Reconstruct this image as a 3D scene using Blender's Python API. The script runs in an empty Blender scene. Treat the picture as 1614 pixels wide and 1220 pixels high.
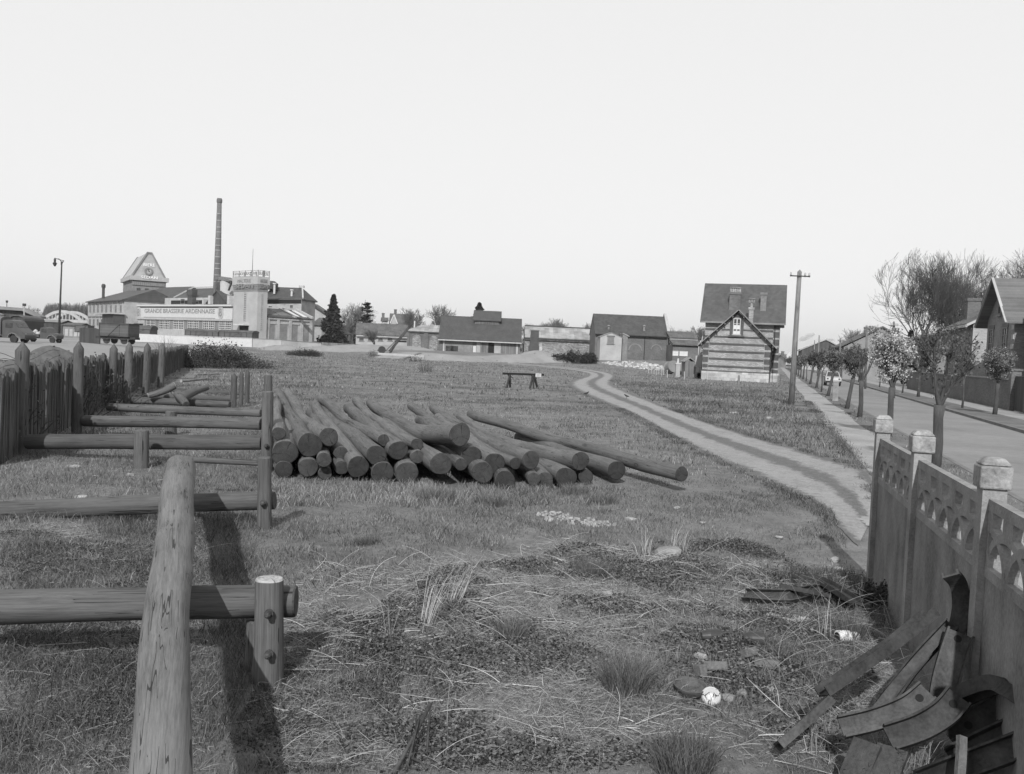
import bpy, bmesh, math, random
import numpy as np
from mathutils import Vector, Matrix

# ---------------------------------------------------------------- camera, sky, sun, exposure
R = math.radians
F_PX, CAM_H, PITCH, ROLL = 1400.0, 2.3, R(2.45), 0.044
SC = bpy.context.scene
COL = SC.collection
CAM_ROT = Matrix.Rotation(math.pi/2 - PITCH, 3, 'X') @ Matrix.Rotation(ROLL, 3, 'Z')
cd = bpy.data.cameras.new('camera'); cam = bpy.data.objects.new('camera', cd); COL.objects.link(cam)
cam.matrix_world = Matrix.Translation((0, 0, CAM_H)) @ CAM_ROT.to_4x4()
cd.sensor_fit = 'HORIZONTAL'; cd.sensor_width = 36; cd.lens = 36*F_PX/1614
cd.clip_start = 0.05; cd.clip_end = 8000
SC.camera = cam
SUN_EL, SUN_AZ = R(36), R(8)          # the sun stands behind the camera, a little to its left
sun_dir = Vector((-math.sin(SUN_AZ)*math.cos(SUN_EL), -math.cos(SUN_AZ)*math.cos(SUN_EL), math.sin(SUN_EL)))
ld = bpy.data.lights.new('sun', 'SUN'); ld.energy = 4.7; ld.angle = R(0.6); ld.color = (1, 1, 1)
lo = bpy.data.objects.new('sun', ld); COL.objects.link(lo)
lo.rotation_euler = sun_dir.to_track_quat('Z', 'Y').to_euler()
W = bpy.data.worlds.new('World'); SC.world = W; W.use_nodes = True
wn = W.node_tree; wn.nodes.clear()
sky = wn.nodes.new('ShaderNodeTexSky'); sky.sky_type = 'NISHITA'; sky.sun_disc = False
sky.sun_elevation = SUN_EL; sky.sun_rotation = R(180)+SUN_AZ
sky.air_density = 1.0; sky.dust_density = 2.0; sky.ozone_density = 1.0
bw = wn.nodes.new('ShaderNodeRGBToBW')            # black and white plate, the bright sky close to the end of its scale
pw = wn.nodes.new('ShaderNodeMath'); pw.operation = 'POWER'; pw.inputs[1].default_value = 0.10
ml = wn.nodes.new('ShaderNodeMath'); ml.operation = 'MULTIPLY'; ml.inputs[1].default_value = 7.6
bg = wn.nodes.new('ShaderNodeBackground'); bg.inputs[1].default_value = 0.1
wo = wn.nodes.new('ShaderNodeOutputWorld')
wn.links.new(sky.outputs[0], bw.inputs[0]); wn.links.new(bw.outputs[0], pw.inputs[0]); wn.links.new(pw.outputs[0], ml.inputs[0])
wn.links.new(ml.outputs[0], bg.inputs[0]); wn.links.new(bg.outputs[0], wo.inputs[0])
SC.view_settings.view_transform = 'Standard'; SC.view_settings.look = 'None'
SC.view_settings.exposure = 0.06; SC.view_settings.gamma = 1.0

rnd = random.Random(7)
nrs = np.random.RandomState(11)

# ---------------------------------------------------------------- pixel <-> ground measuring (photo pixels, 1614 wide)
def ray(px, py):
    d = CAM_ROT @ Vector(((px-807)/F_PX, -(py-610)/F_PX, -1))
    return d/d.y
def P(px, py, depth): return ray(px, py)*depth + Vector((0, 0, CAM_H))
def hy(px): return 515 + .044*px
def GP(px, py, z=0.0):
    d = ray(px, py); return d*((z-CAM_H)/d.z) + Vector((0, 0, CAM_H))
def sst(a, b, x):
    t = np.clip((x-a)/(b-a), 0, 1); return t*t*(3-2*t)
SN, CS = .2820, .9594                                   # street direction
def street(q, s, z=0.0): return Vector((q*CS + s*SN, -q*SN + s*CS, z))
def qs(x, y): return x*CS - y*SN, x*SN + y*CS
def terr(x, y):
    x = np.asarray(x, float); y = np.asarray(y, float)
    q = x*CS - y*SN
    side = sst(-50, -34, x - (y-150)*.0)
    left = .5*sst(62, 95, y)*sst(.35, .5, -x/np.maximum(y, 1))
    mid = 1.25*sst(138, 168, y)*sst(-3, -13, q)*side
    left2 = .5*sst(100, 150, y)*(1-side)
    z = np.maximum(np.maximum(left, left2), mid)
    near = sst(16, 9, y)*sst(1.0, .2, q)
    z = z + near*(.035*np.sin(x*1.3+.5)*np.cos(y*1.1) + .02*np.sin(x*4.3+y*1.7+1) + .02*np.sin(x*3.1+y*2.3) + .012*np.sin(x*6.7-y*5.1))
    # rubbish mound by the concrete fence
    z = z + .15*np.exp(-(((x-1.45)/1.1)**2 + ((y-6.6)/1.0)**2))
    z = z + .16*np.exp(-(((x-(-16.8))/3.0)**2 + ((y-82)/3.5)**2))
    return z
def tz(x, y): return float(terr(x, y))
def G(px, py):
    p = GP(px, py)
    for _ in range(6):
        p = GP(px, py, tz(p.x, p.y))
    return p

# ---------------------------------------------------------------- object helpers
def tag(o, label=None, cat=None, group=None, kind=None):
    if label: o['label'] = label
    if cat: o['category'] = cat
    if group: o['group'] = group
    if kind: o['kind'] = kind
    return o
def empty(name, loc, rz=0, label=None, cat=None, group=None):
    o = bpy.data.objects.new(name, None); COL.objects.link(o)
    o.location = loc; o.rotation_euler = (0, 0, rz); o.empty_display_size = .3
    return tag(o, label, cat, group)
def link_mesh(name, me, parent=None):
    o = bpy.data.objects.new(name, me); COL.objects.link(o); o.parent = parent; return o
def copy_tree(o, parent=None):
    c = o.copy(); COL.objects.link(c); c.parent = parent
    for ch in list(o.children): copy_tree(ch, c)
    return c

class MB:
    def __init__(s): s.v = []; s.f = []; s.mi = []; s.cur = 0
    def add(s, vs, fs):
        n = len(s.v); s.v += [tuple(v) for v in vs]
        for f in fs: s.f.append([n+i for i in f]); s.mi.append(s.cur)
    def box(s, x0, x1, y0, y1, z0, z1, m=None):
        vs = [Vector(p) for p in ((x0,y0,z0),(x1,y0,z0),(x1,y1,z0),(x0,y1,z0),(x0,y0,z1),(x1,y0,z1),(x1,y1,z1),(x0,y1,z1))]
        if m: vs = [m @ v for v in vs]
        s.add(vs, [(3,2,1,0),(4,5,6,7),(0,1,5,4),(1,2,6,5),(2,3,7,6),(3,0,4,7)])
    def bar(s, a, b, w, h, up=(0,0,1)):
        a = Vector(a); b = Vector(b); d = (b-a); L = d.length
        if L < 1e-6: return
        d.normalize(); up = Vector(up)
        if abs(d.dot(up)) > .98: up = Vector((0,1,0)) if abs(d.y) < .9 else Vector((1,0,0))
        x = d.cross(up).normalized(); u = x.cross(d)
        vs = []
        for t in (a, b):
            for i, j in ((-1,-1),(1,-1),(1,1),(-1,1)): vs.append(t + x*(i*w/2) + u*(j*h/2))
        s.add(vs, [(3,2,1,0),(4,5,6,7),(0,1,5,4),(1,2,6,5),(2,3,7,6),(3,0,4,7)])
    def prism(s, poly, d0, d1, mp):
        """polygon (a,z) extruded from d0 to d1; mp(a, d, z) -> point"""
        n = len(poly)
        vs = [mp(a, d0, z) for a, z in poly] + [mp(a, d1, z) for a, z in poly]
        s.add(vs, [tuple(range(n))[::-1], tuple(range(n, 2*n))] + [(i, (i+1) % n, (i+1) % n+n, i+n) for i in range(n)])
    def tube(s, pts, rad, n=8, cap=True, wob=0, rg=None):
        pts = [Vector(p) for p in pts]
        if not hasattr(rad, '__len__'): rad = [rad]*len(pts)
        base = len(s.v); prev = None
        for i, p in enumerate(pts):
            d = (pts[min(i+1, len(pts)-1)] - pts[max(i-1, 0)]).normalized()
            if prev is None:
                x = d.cross(Vector((0,0,1)) if abs(d.z) < .9 else Vector((1,0,0))).normalized()
            else: x = (prev - d*prev.dot(d)).normalized()
            prev = x; y = d.cross(x)
            for k in range(n):
                a = 2*math.pi*k/n; r = rad[i]
                if wob: r *= 1 + wob*((rg or rnd).random()-.5)
                s.v.append(tuple(p + x*(math.cos(a)*r) + y*(math.sin(a)*r)))
        for i in range(len(pts)-1):
            for k in range(n):
                a = base+i*n+k; b = base+i*n+(k+1) % n
                s.f.append([a, b, b+n, a+n]); s.mi.append(s.cur)
        if cap:
            s.f.append(list(range(base, base+n))[::-1]); s.mi.append(s.cur)
            m = base+(len(pts)-1)*n; s.f.append(list(range(m, m+n))); s.mi.append(s.cur)
    def lathe(s, prof, n=16, c=(0,0,0), m=None):
        base = len(s.v); c = Vector(c)
        for r, z in prof:
            for k in range(n):
                a = 2*math.pi*k/n; p = Vector((r*math.cos(a), r*math.sin(a), z))
                if m: p = m @ p
                s.v.append(tuple(p+c))
        for i in range(len(prof)-1):
            for k in range(n):
                a = base+i*n+k; b = base+i*n+(k+1) % n
                s.f.append([a, b, b+n, a+n]); s.mi.append(s.cur)
        s.f.append(list(range(base, base+n))[::-1]); s.mi.append(s.cur)
        q = base+(len(prof)-1)*n; s.f.append(list(range(q, q+n))); s.mi.append(s.cur)
    def build(s, name, mat, parent=None, smooth=False, label=None):
        me = bpy.data.meshes.new(name); me.from_pydata(s.v, [], s.f)
        for m in (mat if isinstance(mat, (list, tuple)) else [mat]): me.materials.append(m)
        if isinstance(mat, (list, tuple)): me.polygons.foreach_set('material_index', s.mi)
        if smooth: me.polygons.foreach_set('use_smooth', [True]*len(me.polygons))
        me.update()
        bm = bmesh.new(); bm.from_mesh(me); bmesh.ops.recalc_face_normals(bm, faces=bm.faces); bm.to_mesh(me); bm.free()
        o = link_mesh(name, me, parent)
        if label: o['label'] = label
        return o

def np_mesh(name, verts, quads=None, tris=None, mat=None, attr=None, parent=None, smooth=False):
    me = bpy.data.meshes.new(name)
    nv = len(verts); me.vertices.add(nv); me.vertices.foreach_set('co', np.asarray(verts, np.float32).ravel())
    nq = 0 if quads is None else len(quads); nt = 0 if tris is None else len(tris)
    me.loops.add(nq*4+nt*3); me.polygons.add(nq+nt)
    li = np.concatenate([a.ravel() for a in (quads, tris) if a is not None and len(a)]).astype(np.int32)
    me.loops.foreach_set('vertex_index', li)
    st = np.concatenate([np.arange(nq)*4, nq*4+np.arange(nt)*3]).astype(np.int32)
    tot = np.concatenate([np.full(nq, 4), np.full(nt, 3)]).astype(np.int32)
    me.polygons.foreach_set('loop_start', st); me.polygons.foreach_set('loop_total', tot)
    if attr is not None:
        a = me.attributes.new('v', 'FLOAT', 'POINT'); a.data.foreach_set('value', np.asarray(attr, np.float32))
    me.update(calc_edges=True)
    if smooth: me.polygons.foreach_set('use_smooth', np.ones(nq+nt, bool))
    if mat: me.materials.append(mat)
    return link_mesh(name, me, parent)

# ---------------------------------------------------------------- materials (all grey: the plate is black and white)
MATS = {}
def base_mat(name, rough=.9, spec=.25):
    m = bpy.data.materials.new(name); m.use_nodes = True; nt = m.node_tree
    b = nt.nodes['Principled BSDF']; b.inputs['Roughness'].default_value = rough
    b.inputs['Specular IOR Level'].default_value = spec
    MATS[name] = m
    return m, nt, b
def N(nt, t, **kw):
    n = nt.nodes.new(t)
    for k, v in kw.items():
        if k in n.inputs: n.inputs[k].default_value = v
        else: setattr(n, k, v)
    return n
def L(nt, a, b): nt.links.new(a, b)
def mth(nt, op, a, b=None, clamp=False):
    n = nt.nodes.new('ShaderNodeMath'); n.operation = op; n.use_clamp = clamp
    for i, x in enumerate((a, b)):
        if x is None: continue
        if isinstance(x, (int, float)): n.inputs[i].default_value = x
        else: L(nt, x, n.inputs[i])
    return n.outputs[0]
def mrange(nt, x, a, b, c, d):
    n = nt.nodes.new('ShaderNodeMapRange'); L(nt, x, n.inputs[0])
    for i, v in enumerate((a, b, c, d)): n.inputs[i+1].default_value = v
    return n.outputs[0]
def coords(nt, scale=(1,1,1), kind='Object'):
    tc = N(nt, 'ShaderNodeTexCoord'); mp = N(nt, 'ShaderNodeMapping'); mp.inputs['Scale'].default_value = scale
    L(nt, tc.outputs[kind], mp.inputs[0]); return mp.outputs[0]
def noise(nt, vec, scale, detail=4, rough=.6):
    n = N(nt, 'ShaderNodeTexNoise'); n.inputs['Scale'].default_value = scale
    n.inputs['Detail'].default_value = detail; n.inputs['Roughness'].default_value = rough
    if vec is not None: L(nt, vec, n.inputs['Vector'])
    return n.outputs['Fac']
def put(nt, b, val, bump=None, bs=.3, bd=.02):
    L(nt, val, b.inputs['Base Color'])
    if bump is not None:
        n = N(nt, 'ShaderNodeBump'); n.inputs['Strength'].default_value = bs; n.inputs['Distance'].default_value = bd
        L(nt, bump, n.inputs['Height']); L(nt, n.outputs[0], b.inputs['Normal'])
def mat_noise(name, v, var=.25, sc=2.0, fine=18.0, rough=.9, spec=.25, bs=.35, bd=.02, stretch=(1,1,1), metal=0):
    m, nt, b = base_mat(name, rough, spec); b.inputs['Metallic'].default_value = metal
    c = coords(nt, stretch)
    n1 = noise(nt, c, sc, 5); n2 = noise(nt, c, fine, 4)
    f = mth(nt, 'ADD', mrange(nt, n1, .3, .7, 1-var, 1+var), mrange(nt, n2, .3, .7, -var*.6, var*.6))
    put(nt, b, mth(nt, 'MULTIPLY', f, v), n2, bs, bd); return m
def mat_brick(name, v, mortar, sc=1.0, var=.25, bw=.24, bh=.075, rot=(R(90),0,0), off=.5, msize=.008, side=None, stain=.25):
    """brick / block courses; faces in XZ and in YZ both get courses (box mapping by normal)"""
    m, nt, b = base_mat(name, .92)
    tc = N(nt, 'ShaderNodeTexCoord'); sx = N(nt, 'ShaderNodeSeparateXYZ'); L(nt, tc.outputs['Object'], sx.inputs[0])
    cx = N(nt, 'ShaderNodeCombineXYZ'); L(nt, mth(nt, 'ADD', sx.outputs[0], sx.outputs[1]), cx.inputs[0]); L(nt, sx.outputs[2], cx.inputs[1])
    br = N(nt, 'ShaderNodeTexBrick'); L(nt, cx.outputs[0], br.inputs['Vector'])
    br.inputs['Scale'].default_value = 1.0; br.inputs['Brick Width'].default_value = bw*sc; br.inputs['Row Height'].default_value = bh*sc
    br.inputs['Mortar Size'].default_value = msize*sc; br.offset = off
    br.inputs['Color1'].default_value = (v*(1-var),)*3+(1,); br.inputs['Color2'].default_value = (v*(1+var),)*3+(1,)
    br.inputs['Mortar'].default_value = (mortar,)*3+(1,)
    n1 = noise(nt, tc.outputs['Object'], .5, 6, .65); n2 = noise(nt, tc.outputs['Object'], 9, 3)
    f = mth(nt, 'ADD', mrange(nt, n1, .3, .7, 1-stain, 1+stain), mrange(nt, n2, .3, .7, -.12, .12))
    mx = N(nt, 'ShaderNodeMix', data_type='RGBA', blend_type='MULTIPLY'); mx.inputs[0].default_value = 1
    L(nt, br.outputs['Color'], mx.inputs[6]); L(nt, f, mx.inputs[7])
    put(nt, b, mx.outputs[2], br.outputs['Fac'], -.25, .01); return m
def mat_rows(name, v, row=.3, axis=2, var=.2, lines=.25, rough=.85, other=None, stain=.25, w=.12, spec=.3):
    """roof tiles, planks, corrugation: thin dark joints across one axis (and staggered across another)"""
    m, nt, b = base_mat(name, rough, spec)
    tc = N(nt, 'ShaderNodeTexCoord'); sx = N(nt, 'ShaderNodeSeparateXYZ'); L(nt, tc.outputs['Object'], sx.inputs[0])
    t = mth(nt, 'DIVIDE', sx.outputs[axis], row)
    fl = mth(nt, 'FLOOR', t); fr = mth(nt, 'FRACT', t)
    ln = mth(nt, 'LESS_THAN', fr, w)
    wn_ = N(nt, 'ShaderNodeTexWhiteNoise', noise_dimensions='2D'); cx = N(nt, 'ShaderNodeCombineXYZ'); L(nt, fl, cx.inputs[0])
    if other is not None:
        t2 = mth(nt, 'ADD', mth(nt, 'DIVIDE', sx.outputs[other[0]], other[1]), mth(nt, 'MULTIPLY', mth(nt, 'MODULO', fl, 2.0), .5))
        L(nt, mth(nt, 'FLOOR', t2), cx.inputs[1])
    L(nt, cx.outputs[0], wn_.inputs[0])
    n1 = noise(nt, tc.outputs['Object'], .6, 6, .65); n2 = noise(nt, tc.outputs['Object'], 12, 3)
    f = mth(nt, 'ADD', mrange(nt, n1, .3, .7, 1-stain, 1+stain), mrange(nt, wn_.outputs[0], 0, 1, -var, var))
    f = mth(nt, 'ADD', f, mrange(nt, n2, .3, .7, -.1, .1))
    f = mth(nt, 'SUBTRACT', f, mth(nt, 'MULTIPLY', ln, lines))
    put(nt, b, mth(nt, 'MULTIPLY', f, v), fr, .15, .02); return m

def mat_log(name, v, vend=False):
    m, nt, b = base_mat(name, .85, .25)
    tc = N(nt, 'ShaderNodeTexCoord'); oi = N(nt, 'ShaderNodeObjectInfo')
    cb = N(nt, 'ShaderNodeCombineXYZ')
    L(nt, mth(nt, 'MULTIPLY', oi.outputs['Random'], 37.0), cb.inputs[2])
    va = N(nt, 'ShaderNodeVectorMath', operation='ADD'); L(nt, tc.outputs['Object'], va.inputs[0]); L(nt, cb.outputs[0], va.inputs[1])
    def mp(s):
        k = N(nt, 'ShaderNodeMapping'); k.inputs['Scale'].default_value = s; L(nt, va.outputs[0], k.inputs[0]); return k.outputs[0]
    if vend:
        sx = N(nt, 'ShaderNodeSeparateXYZ'); L(nt, tc.outputs['Object'], sx.inputs[0])
        ln = N(nt, 'ShaderNodeVectorMath', operation='LENGTH'); k = N(nt, 'ShaderNodeMapping'); k.inputs['Scale'].default_value = (1,1,0)
        L(nt, tc.outputs['Object'], k.inputs[0]); L(nt, k.outputs[0], ln.inputs[0])
        nn = noise(nt, va.outputs[0], 9, 4)
        rr = mth(nt, 'ADD', mth(nt, 'MULTIPLY', ln.outputs['Value'], 260), mth(nt, 'MULTIPLY', nn, 9))
        ring = mth(nt, 'SINE', rr)
        n2 = noise(nt, va.outputs[0], 22, 5, .7); n3 = noise(nt, va.outputs[0], 5, 2)
        # radial shakes
        at = mth(nt, 'ARCTAN2', sx.outputs[1], sx.outputs[0])
        sh = mth(nt, 'ADD', mth(nt, 'MULTIPLY', at, 1.0), mth(nt, 'MULTIPLY', oi.outputs['Random'], 9.0))
        cr = mth(nt, 'GREATER_THAN', mth(nt, 'SINE', mth(nt, 'ADD', mth(nt, 'MULTIPLY', sh, 3.0), mth(nt, 'MULTIPLY', nn, 2.5))), .985)
        cr = mth(nt, 'MULTIPLY', cr, mth(nt, 'GREATER_THAN', n3, .47))
        f = mth(nt, 'ADD', mrange(nt, n2, .3, .7, .7, 1.25), mth(nt, 'MULTIPLY', ring, .15))
        f = mth(nt, 'ADD', f, mrange(nt, n3, .3, .7, -.25, .25))
        f = mth(nt, 'MULTIPLY', f, mrange(nt, oi.outputs['Random'], 0, 1, .75, 1.3))
        f = mth(nt, 'MULTIPLY', f, mth(nt, 'SUBTRACT', 1.0, mth(nt, 'MULTIPLY', cr, .6)))
        put(nt, b, mth(nt, 'MULTIPLY', f, v), n2, .4, .01); return m
    st = noise(nt, mp((34, 34, 1.1)), 1.0, 6, .72)
    fine = noise(nt, mp((150, 150, 5)), 1.0, 3, .7)
    big = noise(nt, mp((3, 3, 1.0)), 1.0, 4, .6)
    ck = noise(nt, mp((30, 30, .30)), 1.0, 1, .5)          # drying cracks: iso-lines of a stretched noise
    ckl = mth(nt, 'LESS_THAN', mth(nt, 'ABSOLUTE', mth(nt, 'SUBTRACT', ck, .5)), .011)
    gate = mth(nt, 'GREATER_THAN', noise(nt, mp((9, 9, 1.6)), 1.0, 2), .52)
    ckl = mth(nt, 'MULTIPLY', ckl, gate)
    vo = N(nt, 'ShaderNodeTexVoronoi'); L(nt, mp((4.2, 4.2, 1.5)), vo.inputs['Vector']); vo.inputs['Scale'].default_value = 1.0
    kd = vo.outputs['Distance']
    kn = mth(nt, 'MULTIPLY', mth(nt, 'LESS_THAN', kd, .20), mrange(nt, mth(nt, 'SINE', mth(nt, 'MULTIPLY', kd, 95)), -1, 1, .0, .42))
    f = mth(nt, 'ADD', mrange(nt, st, .3, .7, .66, 1.3), mrange(nt, fine, .3, .7, -.2, .2))
    f = mth(nt, 'ADD', f, mrange(nt, big, .3, .7, -.2, .2))
    f = mth(nt, 'SUBTRACT', f, kn)
    f = mth(nt, 'MULTIPLY', f, mth(nt, 'SUBTRACT', 1.0, mth(nt, 'MULTIPLY', ckl, .75)))
    f = mth(nt, 'MULTIPLY', f, mrange(nt, oi.outputs['Random'], 0, 1, .85, 1.15))
    h = mth(nt, 'SUBTRACT', mth(nt, 'ADD', st, mth(nt, 'MULTIPLY', fine, .4)), mth(nt, 'MULTIPLY', ckl, 1.5))
    put(nt, b, mth(nt, 'MULTIPLY', f, v), h, .5, .006); return m

def mat_attr(name, k=1.0, rough=.8, trans=0.0, spec=.2):
    m, nt, b = base_mat(name, rough, spec)
    a = N(nt, 'ShaderNodeAttribute', attribute_name='v'); a.attribute_type = 'GEOMETRY'
    val = mth(nt, 'MULTIPLY', a.outputs['Fac'], k)
    L(nt, val, b.inputs['Base Color'])
    if trans:
        tr = N(nt, 'ShaderNodeBsdfTranslucent'); L(nt, val, tr.inputs[0])
        mx = N(nt, 'ShaderNodeMixShader'); mx.inputs[0].default_value = trans
        out = nt.nodes['Material Output']
        L(nt, b.outputs[0], mx.inputs[1]); L(nt, tr.outputs[0], mx.inputs[2]); L(nt, mx.outputs[0], out.inputs[0])
    return m
def mat_text(name, v): return mat_noise(name, v, .08, 3, 30, .7)

M_GLASS = mat_noise('window_glass', .035, .5, 1.5, 6, .15, .6, bs=.02)
M_WHITE = mat_noise('white_paint', .44, .08, 2, 22, .6)
M_WHITE2 = mat_noise('worn_white_paint', .33, .15, 1.2, 12, .7)
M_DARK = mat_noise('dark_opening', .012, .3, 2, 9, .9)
M_DWOOD = mat_rows('dark_boards', .045, .16, 0, .3, .35)
M_GWOOD = mat_rows('grey_boards', .13, .18, 0, .25, .3)
M_METAL = mat_noise('rusty_steel', .034, .5, 7, 50, .75, .2, bs=.3, bd=.004)
M_METALB = mat_noise('worn_steel', .046, .5, 9, 70, .7, .25, bs=.3, bd=.004)
M_ZINC = mat_noise('zinc_pipe', .34, .15, 2, 14, .5, .4)
M_CONC = mat_noise('weathered_concrete', .20, .3, 3.2, 60, .95, .15, bs=.7, bd=.008)
M_CONCD = mat_noise('grimy_concrete', .16, .36, 2.6, 40, .95, .15, bs=.7, bd=.007, stretch=(1,1.2,.75))
M_LOG = mat_log('log_wood', .102); M_LOGE = mat_log('log_end_grain', .031, True)
M_LOGD = mat_log('creosoted_wood', .070); M_RAIL = mat_log('weathered_rail_wood', .085)
# ================================================================ THE SETTING
def ground_material():
    m, nt, b = base_mat('field_ground', .98, .1)
    c = coords(nt)
    sx = N(nt, 'ShaderNodeSeparateXYZ'); L(nt, c, sx.inputs[0])
    n0 = noise(nt, c, .05, 5, .6); n1 = noise(nt, c, .35, 6, .7); n2 = noise(nt, c, 2.3, 5, .7); n3 = noise(nt, c, 16, 5, .75); n4 = noise(nt, c, 95, 3, .7)
    f = mth(nt, 'ADD', mrange(nt, n1, .3, .7, .72, 1.25), mrange(nt, n2, .3, .7, -.28, .28))
    f = mth(nt, 'ADD', f, mrange(nt, n3, .3, .7, -.25, .25)); f = mth(nt, 'ADD', f, mrange(nt, n4, .3, .7, -.2, .2))
    f = mth(nt, 'ADD', f, mrange(nt, n0, .35, .65, -.12, .12))
    # noise-shaped dark patches in the middle of the field
    cs = coords(nt, (.12, .42, 1)); nb = noise(nt, cs, 1.0, 6, .75)
    band = mth(nt, 'MULTIPLY', mrange(nt, sx.outputs[1], 26, 36, 0, 1), mrange(nt, sx.outputs[1], 75, 100, 1, 0))
    dark = mth(nt, 'MULTIPLY', mrange(nt, nb, .5, .62, 0, .5), band)
    f = mth(nt, 'MULTIPLY', f, mth(nt, 'SUBTRACT', 1.0, dark))
    h = mth(nt, 'ADD', n3, mth(nt, 'MULTIPLY', n4, .5))
    put(nt, b, mth(nt, 'MULTIPLY', mth(nt, 'MAXIMUM', f, .2), .15), h, .7, .04); return m
M_GROUND = ground_material()
def sheet_mat(name, v, var, s1=.5, s2=7, s3=60, bs=.4, stones=0, stretch=(1,1,1)):
    m, nt, b = base_mat(name, .97, .12)
    c = coords(nt, stretch); c0 = coords(nt)
    n1 = noise(nt, c, s1, 6, .65); n2 = noise(nt, c0, s2, 5, .7); n3 = noise(nt, c0, s3, 3, .7)
    f = mth(nt, 'ADD', mrange(nt, n1, .3, .7, 1-var, 1+var), mrange(nt, n2, .3, .7, -var*.6, var*.6))
    f = mth(nt, 'ADD', f, mrange(nt, n3, .3, .7, -.12, .12))
    h = n3
    if stones:
        vo = N(nt, 'ShaderNodeTexVoronoi'); L(nt, c0, vo.inputs['Vector']); vo.inputs['Scale'].default_value = stones
        st = mth(nt, 'LESS_THAN', vo.outputs['Distance'], .22)
        f = mth(nt, 'ADD', f, mth(nt, 'MULTIPLY', st, .28)); h = mth(nt, 'ADD', h, mth(nt, 'MULTIPLY', st, .5))
    put(nt, b, mth(nt, 'MULTIPLY', f, v), h, bs, .02); return m
M_TRACK = sheet_mat('track_grit', .26, .22, .6, 5, 40, .4, 9)
M_PAVE = sheet_mat('gravel_path', .235, .2, .5, 6, 70, .3, 16)
M_ROAD = sheet_mat('asphalt', .18, .17, .25, 3, 70, .25)
M_VERGE = sheet_mat('verge_earth', .12, .3, .8, 6, 50, .5)
M_KERB = mat_noise('kerb_stone', .13, .25, 1.5, 20, .9)
M_YARD = sheet_mat('yard_surface', .21, .12, .06, 1.2, 12, .2)

def grid_axis():
    ys = [-9.0]
    while ys[-1] < 20: ys.append(ys[-1] + .14)
    while ys[-1] < 5200: ys.append(ys[-1] + max(.14, (ys[-1]-8)*.018))
    xs = [0.0]
    while xs[-1] < 4200: xs.append(xs[-1] + (.14 if xs[-1] < 8 else max(.14, (xs[-1]-4)*.035)))
    xs = np.array(xs); return np.concatenate([-xs[:0:-1], xs]), np.array(ys)
def make_ground():
    xs, ys = grid_axis(); X, Y = np.meshgrid(xs, ys); Z = terr(X, Y)
    nx, ny = len(xs), len(ys)
    idx = np.arange(nx*ny).reshape(ny, nx)
    q = np.stack([idx[:-1,:-1], idx[:-1,1:], idx[1:,1:], idx[1:,:-1]], -1).reshape(-1, 4)
    o = np_mesh('ground', np.stack([X, Y, Z], -1).reshape(-1, 3), q, None, M_GROUND, smooth=True)
    tag(o, kind='structure')
make_ground()

def ribbon(name, left, right, mat, dz, nseg=200, nacross=6, jag=0.0, seed=1, jagr=None):
    """sheet laid on the terrain between two ground curves (lists of (x, y))"""
    def resample(p):
        p = np.array([(a[0], a[1]) for a in p]); d = np.r_[0, np.cumsum(np.hypot(*np.diff(p, axis=0).T))]
        t = np.linspace(0, 1, nseg)**1.0*d[-1]
        return np.stack([np.interp(t, d, p[:, 0]), np.interp(t, d, p[:, 1])], -1)
    l = resample(left); r = resample(right); rs = np.random.RandomState(seed)
    def rough(k):
        n = rs.randn(nseg)
        a = np.convolve(n, np.ones(3)/3, 'same') + np.convolve(rs.randn(nseg), np.ones(15)/15, 'same')*2
        return a*k
    c = r - l; u = c/np.maximum(np.linalg.norm(c, axis=1, keepdims=True), 1e-6)
    l = l + u*rough(jag)[:, None]; r = r + u*rough(jag if jagr is None else jagr)[:, None]
    t = np.linspace(0, 1, nacross)
    V = l[:, None]*(1-t)[None, :, None] + r[:, None]*t[None, :, None]
    Z = terr(V[..., 0], V[..., 1]) + dz
    V = np.concatenate([V, Z[..., None]], -1).reshape(-1, 3)
    idx = np.arange(nseg*nacross).reshape(nseg, nacross)
    q = np.stack([idx[:-1,:-1], idx[:-1,1:], idx[1:,1:], idx[1:,:-1]], -1).reshape(-1, 4)
    return tag(np_mesh(name, V, q, None, mat, np.tile(t, nseg), smooth=True), kind='structure')
def smooth_poly(p, n=3):
    p = np.array([(a[0], a[1]) for a in p], float)
    for _ in range(n):
        q = np.empty((len(p)*2-2, 2)); q[0::2] = p[:-1]*.75+p[1:]*.25; q[1::2] = p[:-1]*.25+p[1:]*.75
        p = np.vstack([p[:1], q, p[-1:]])
    return p
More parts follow.
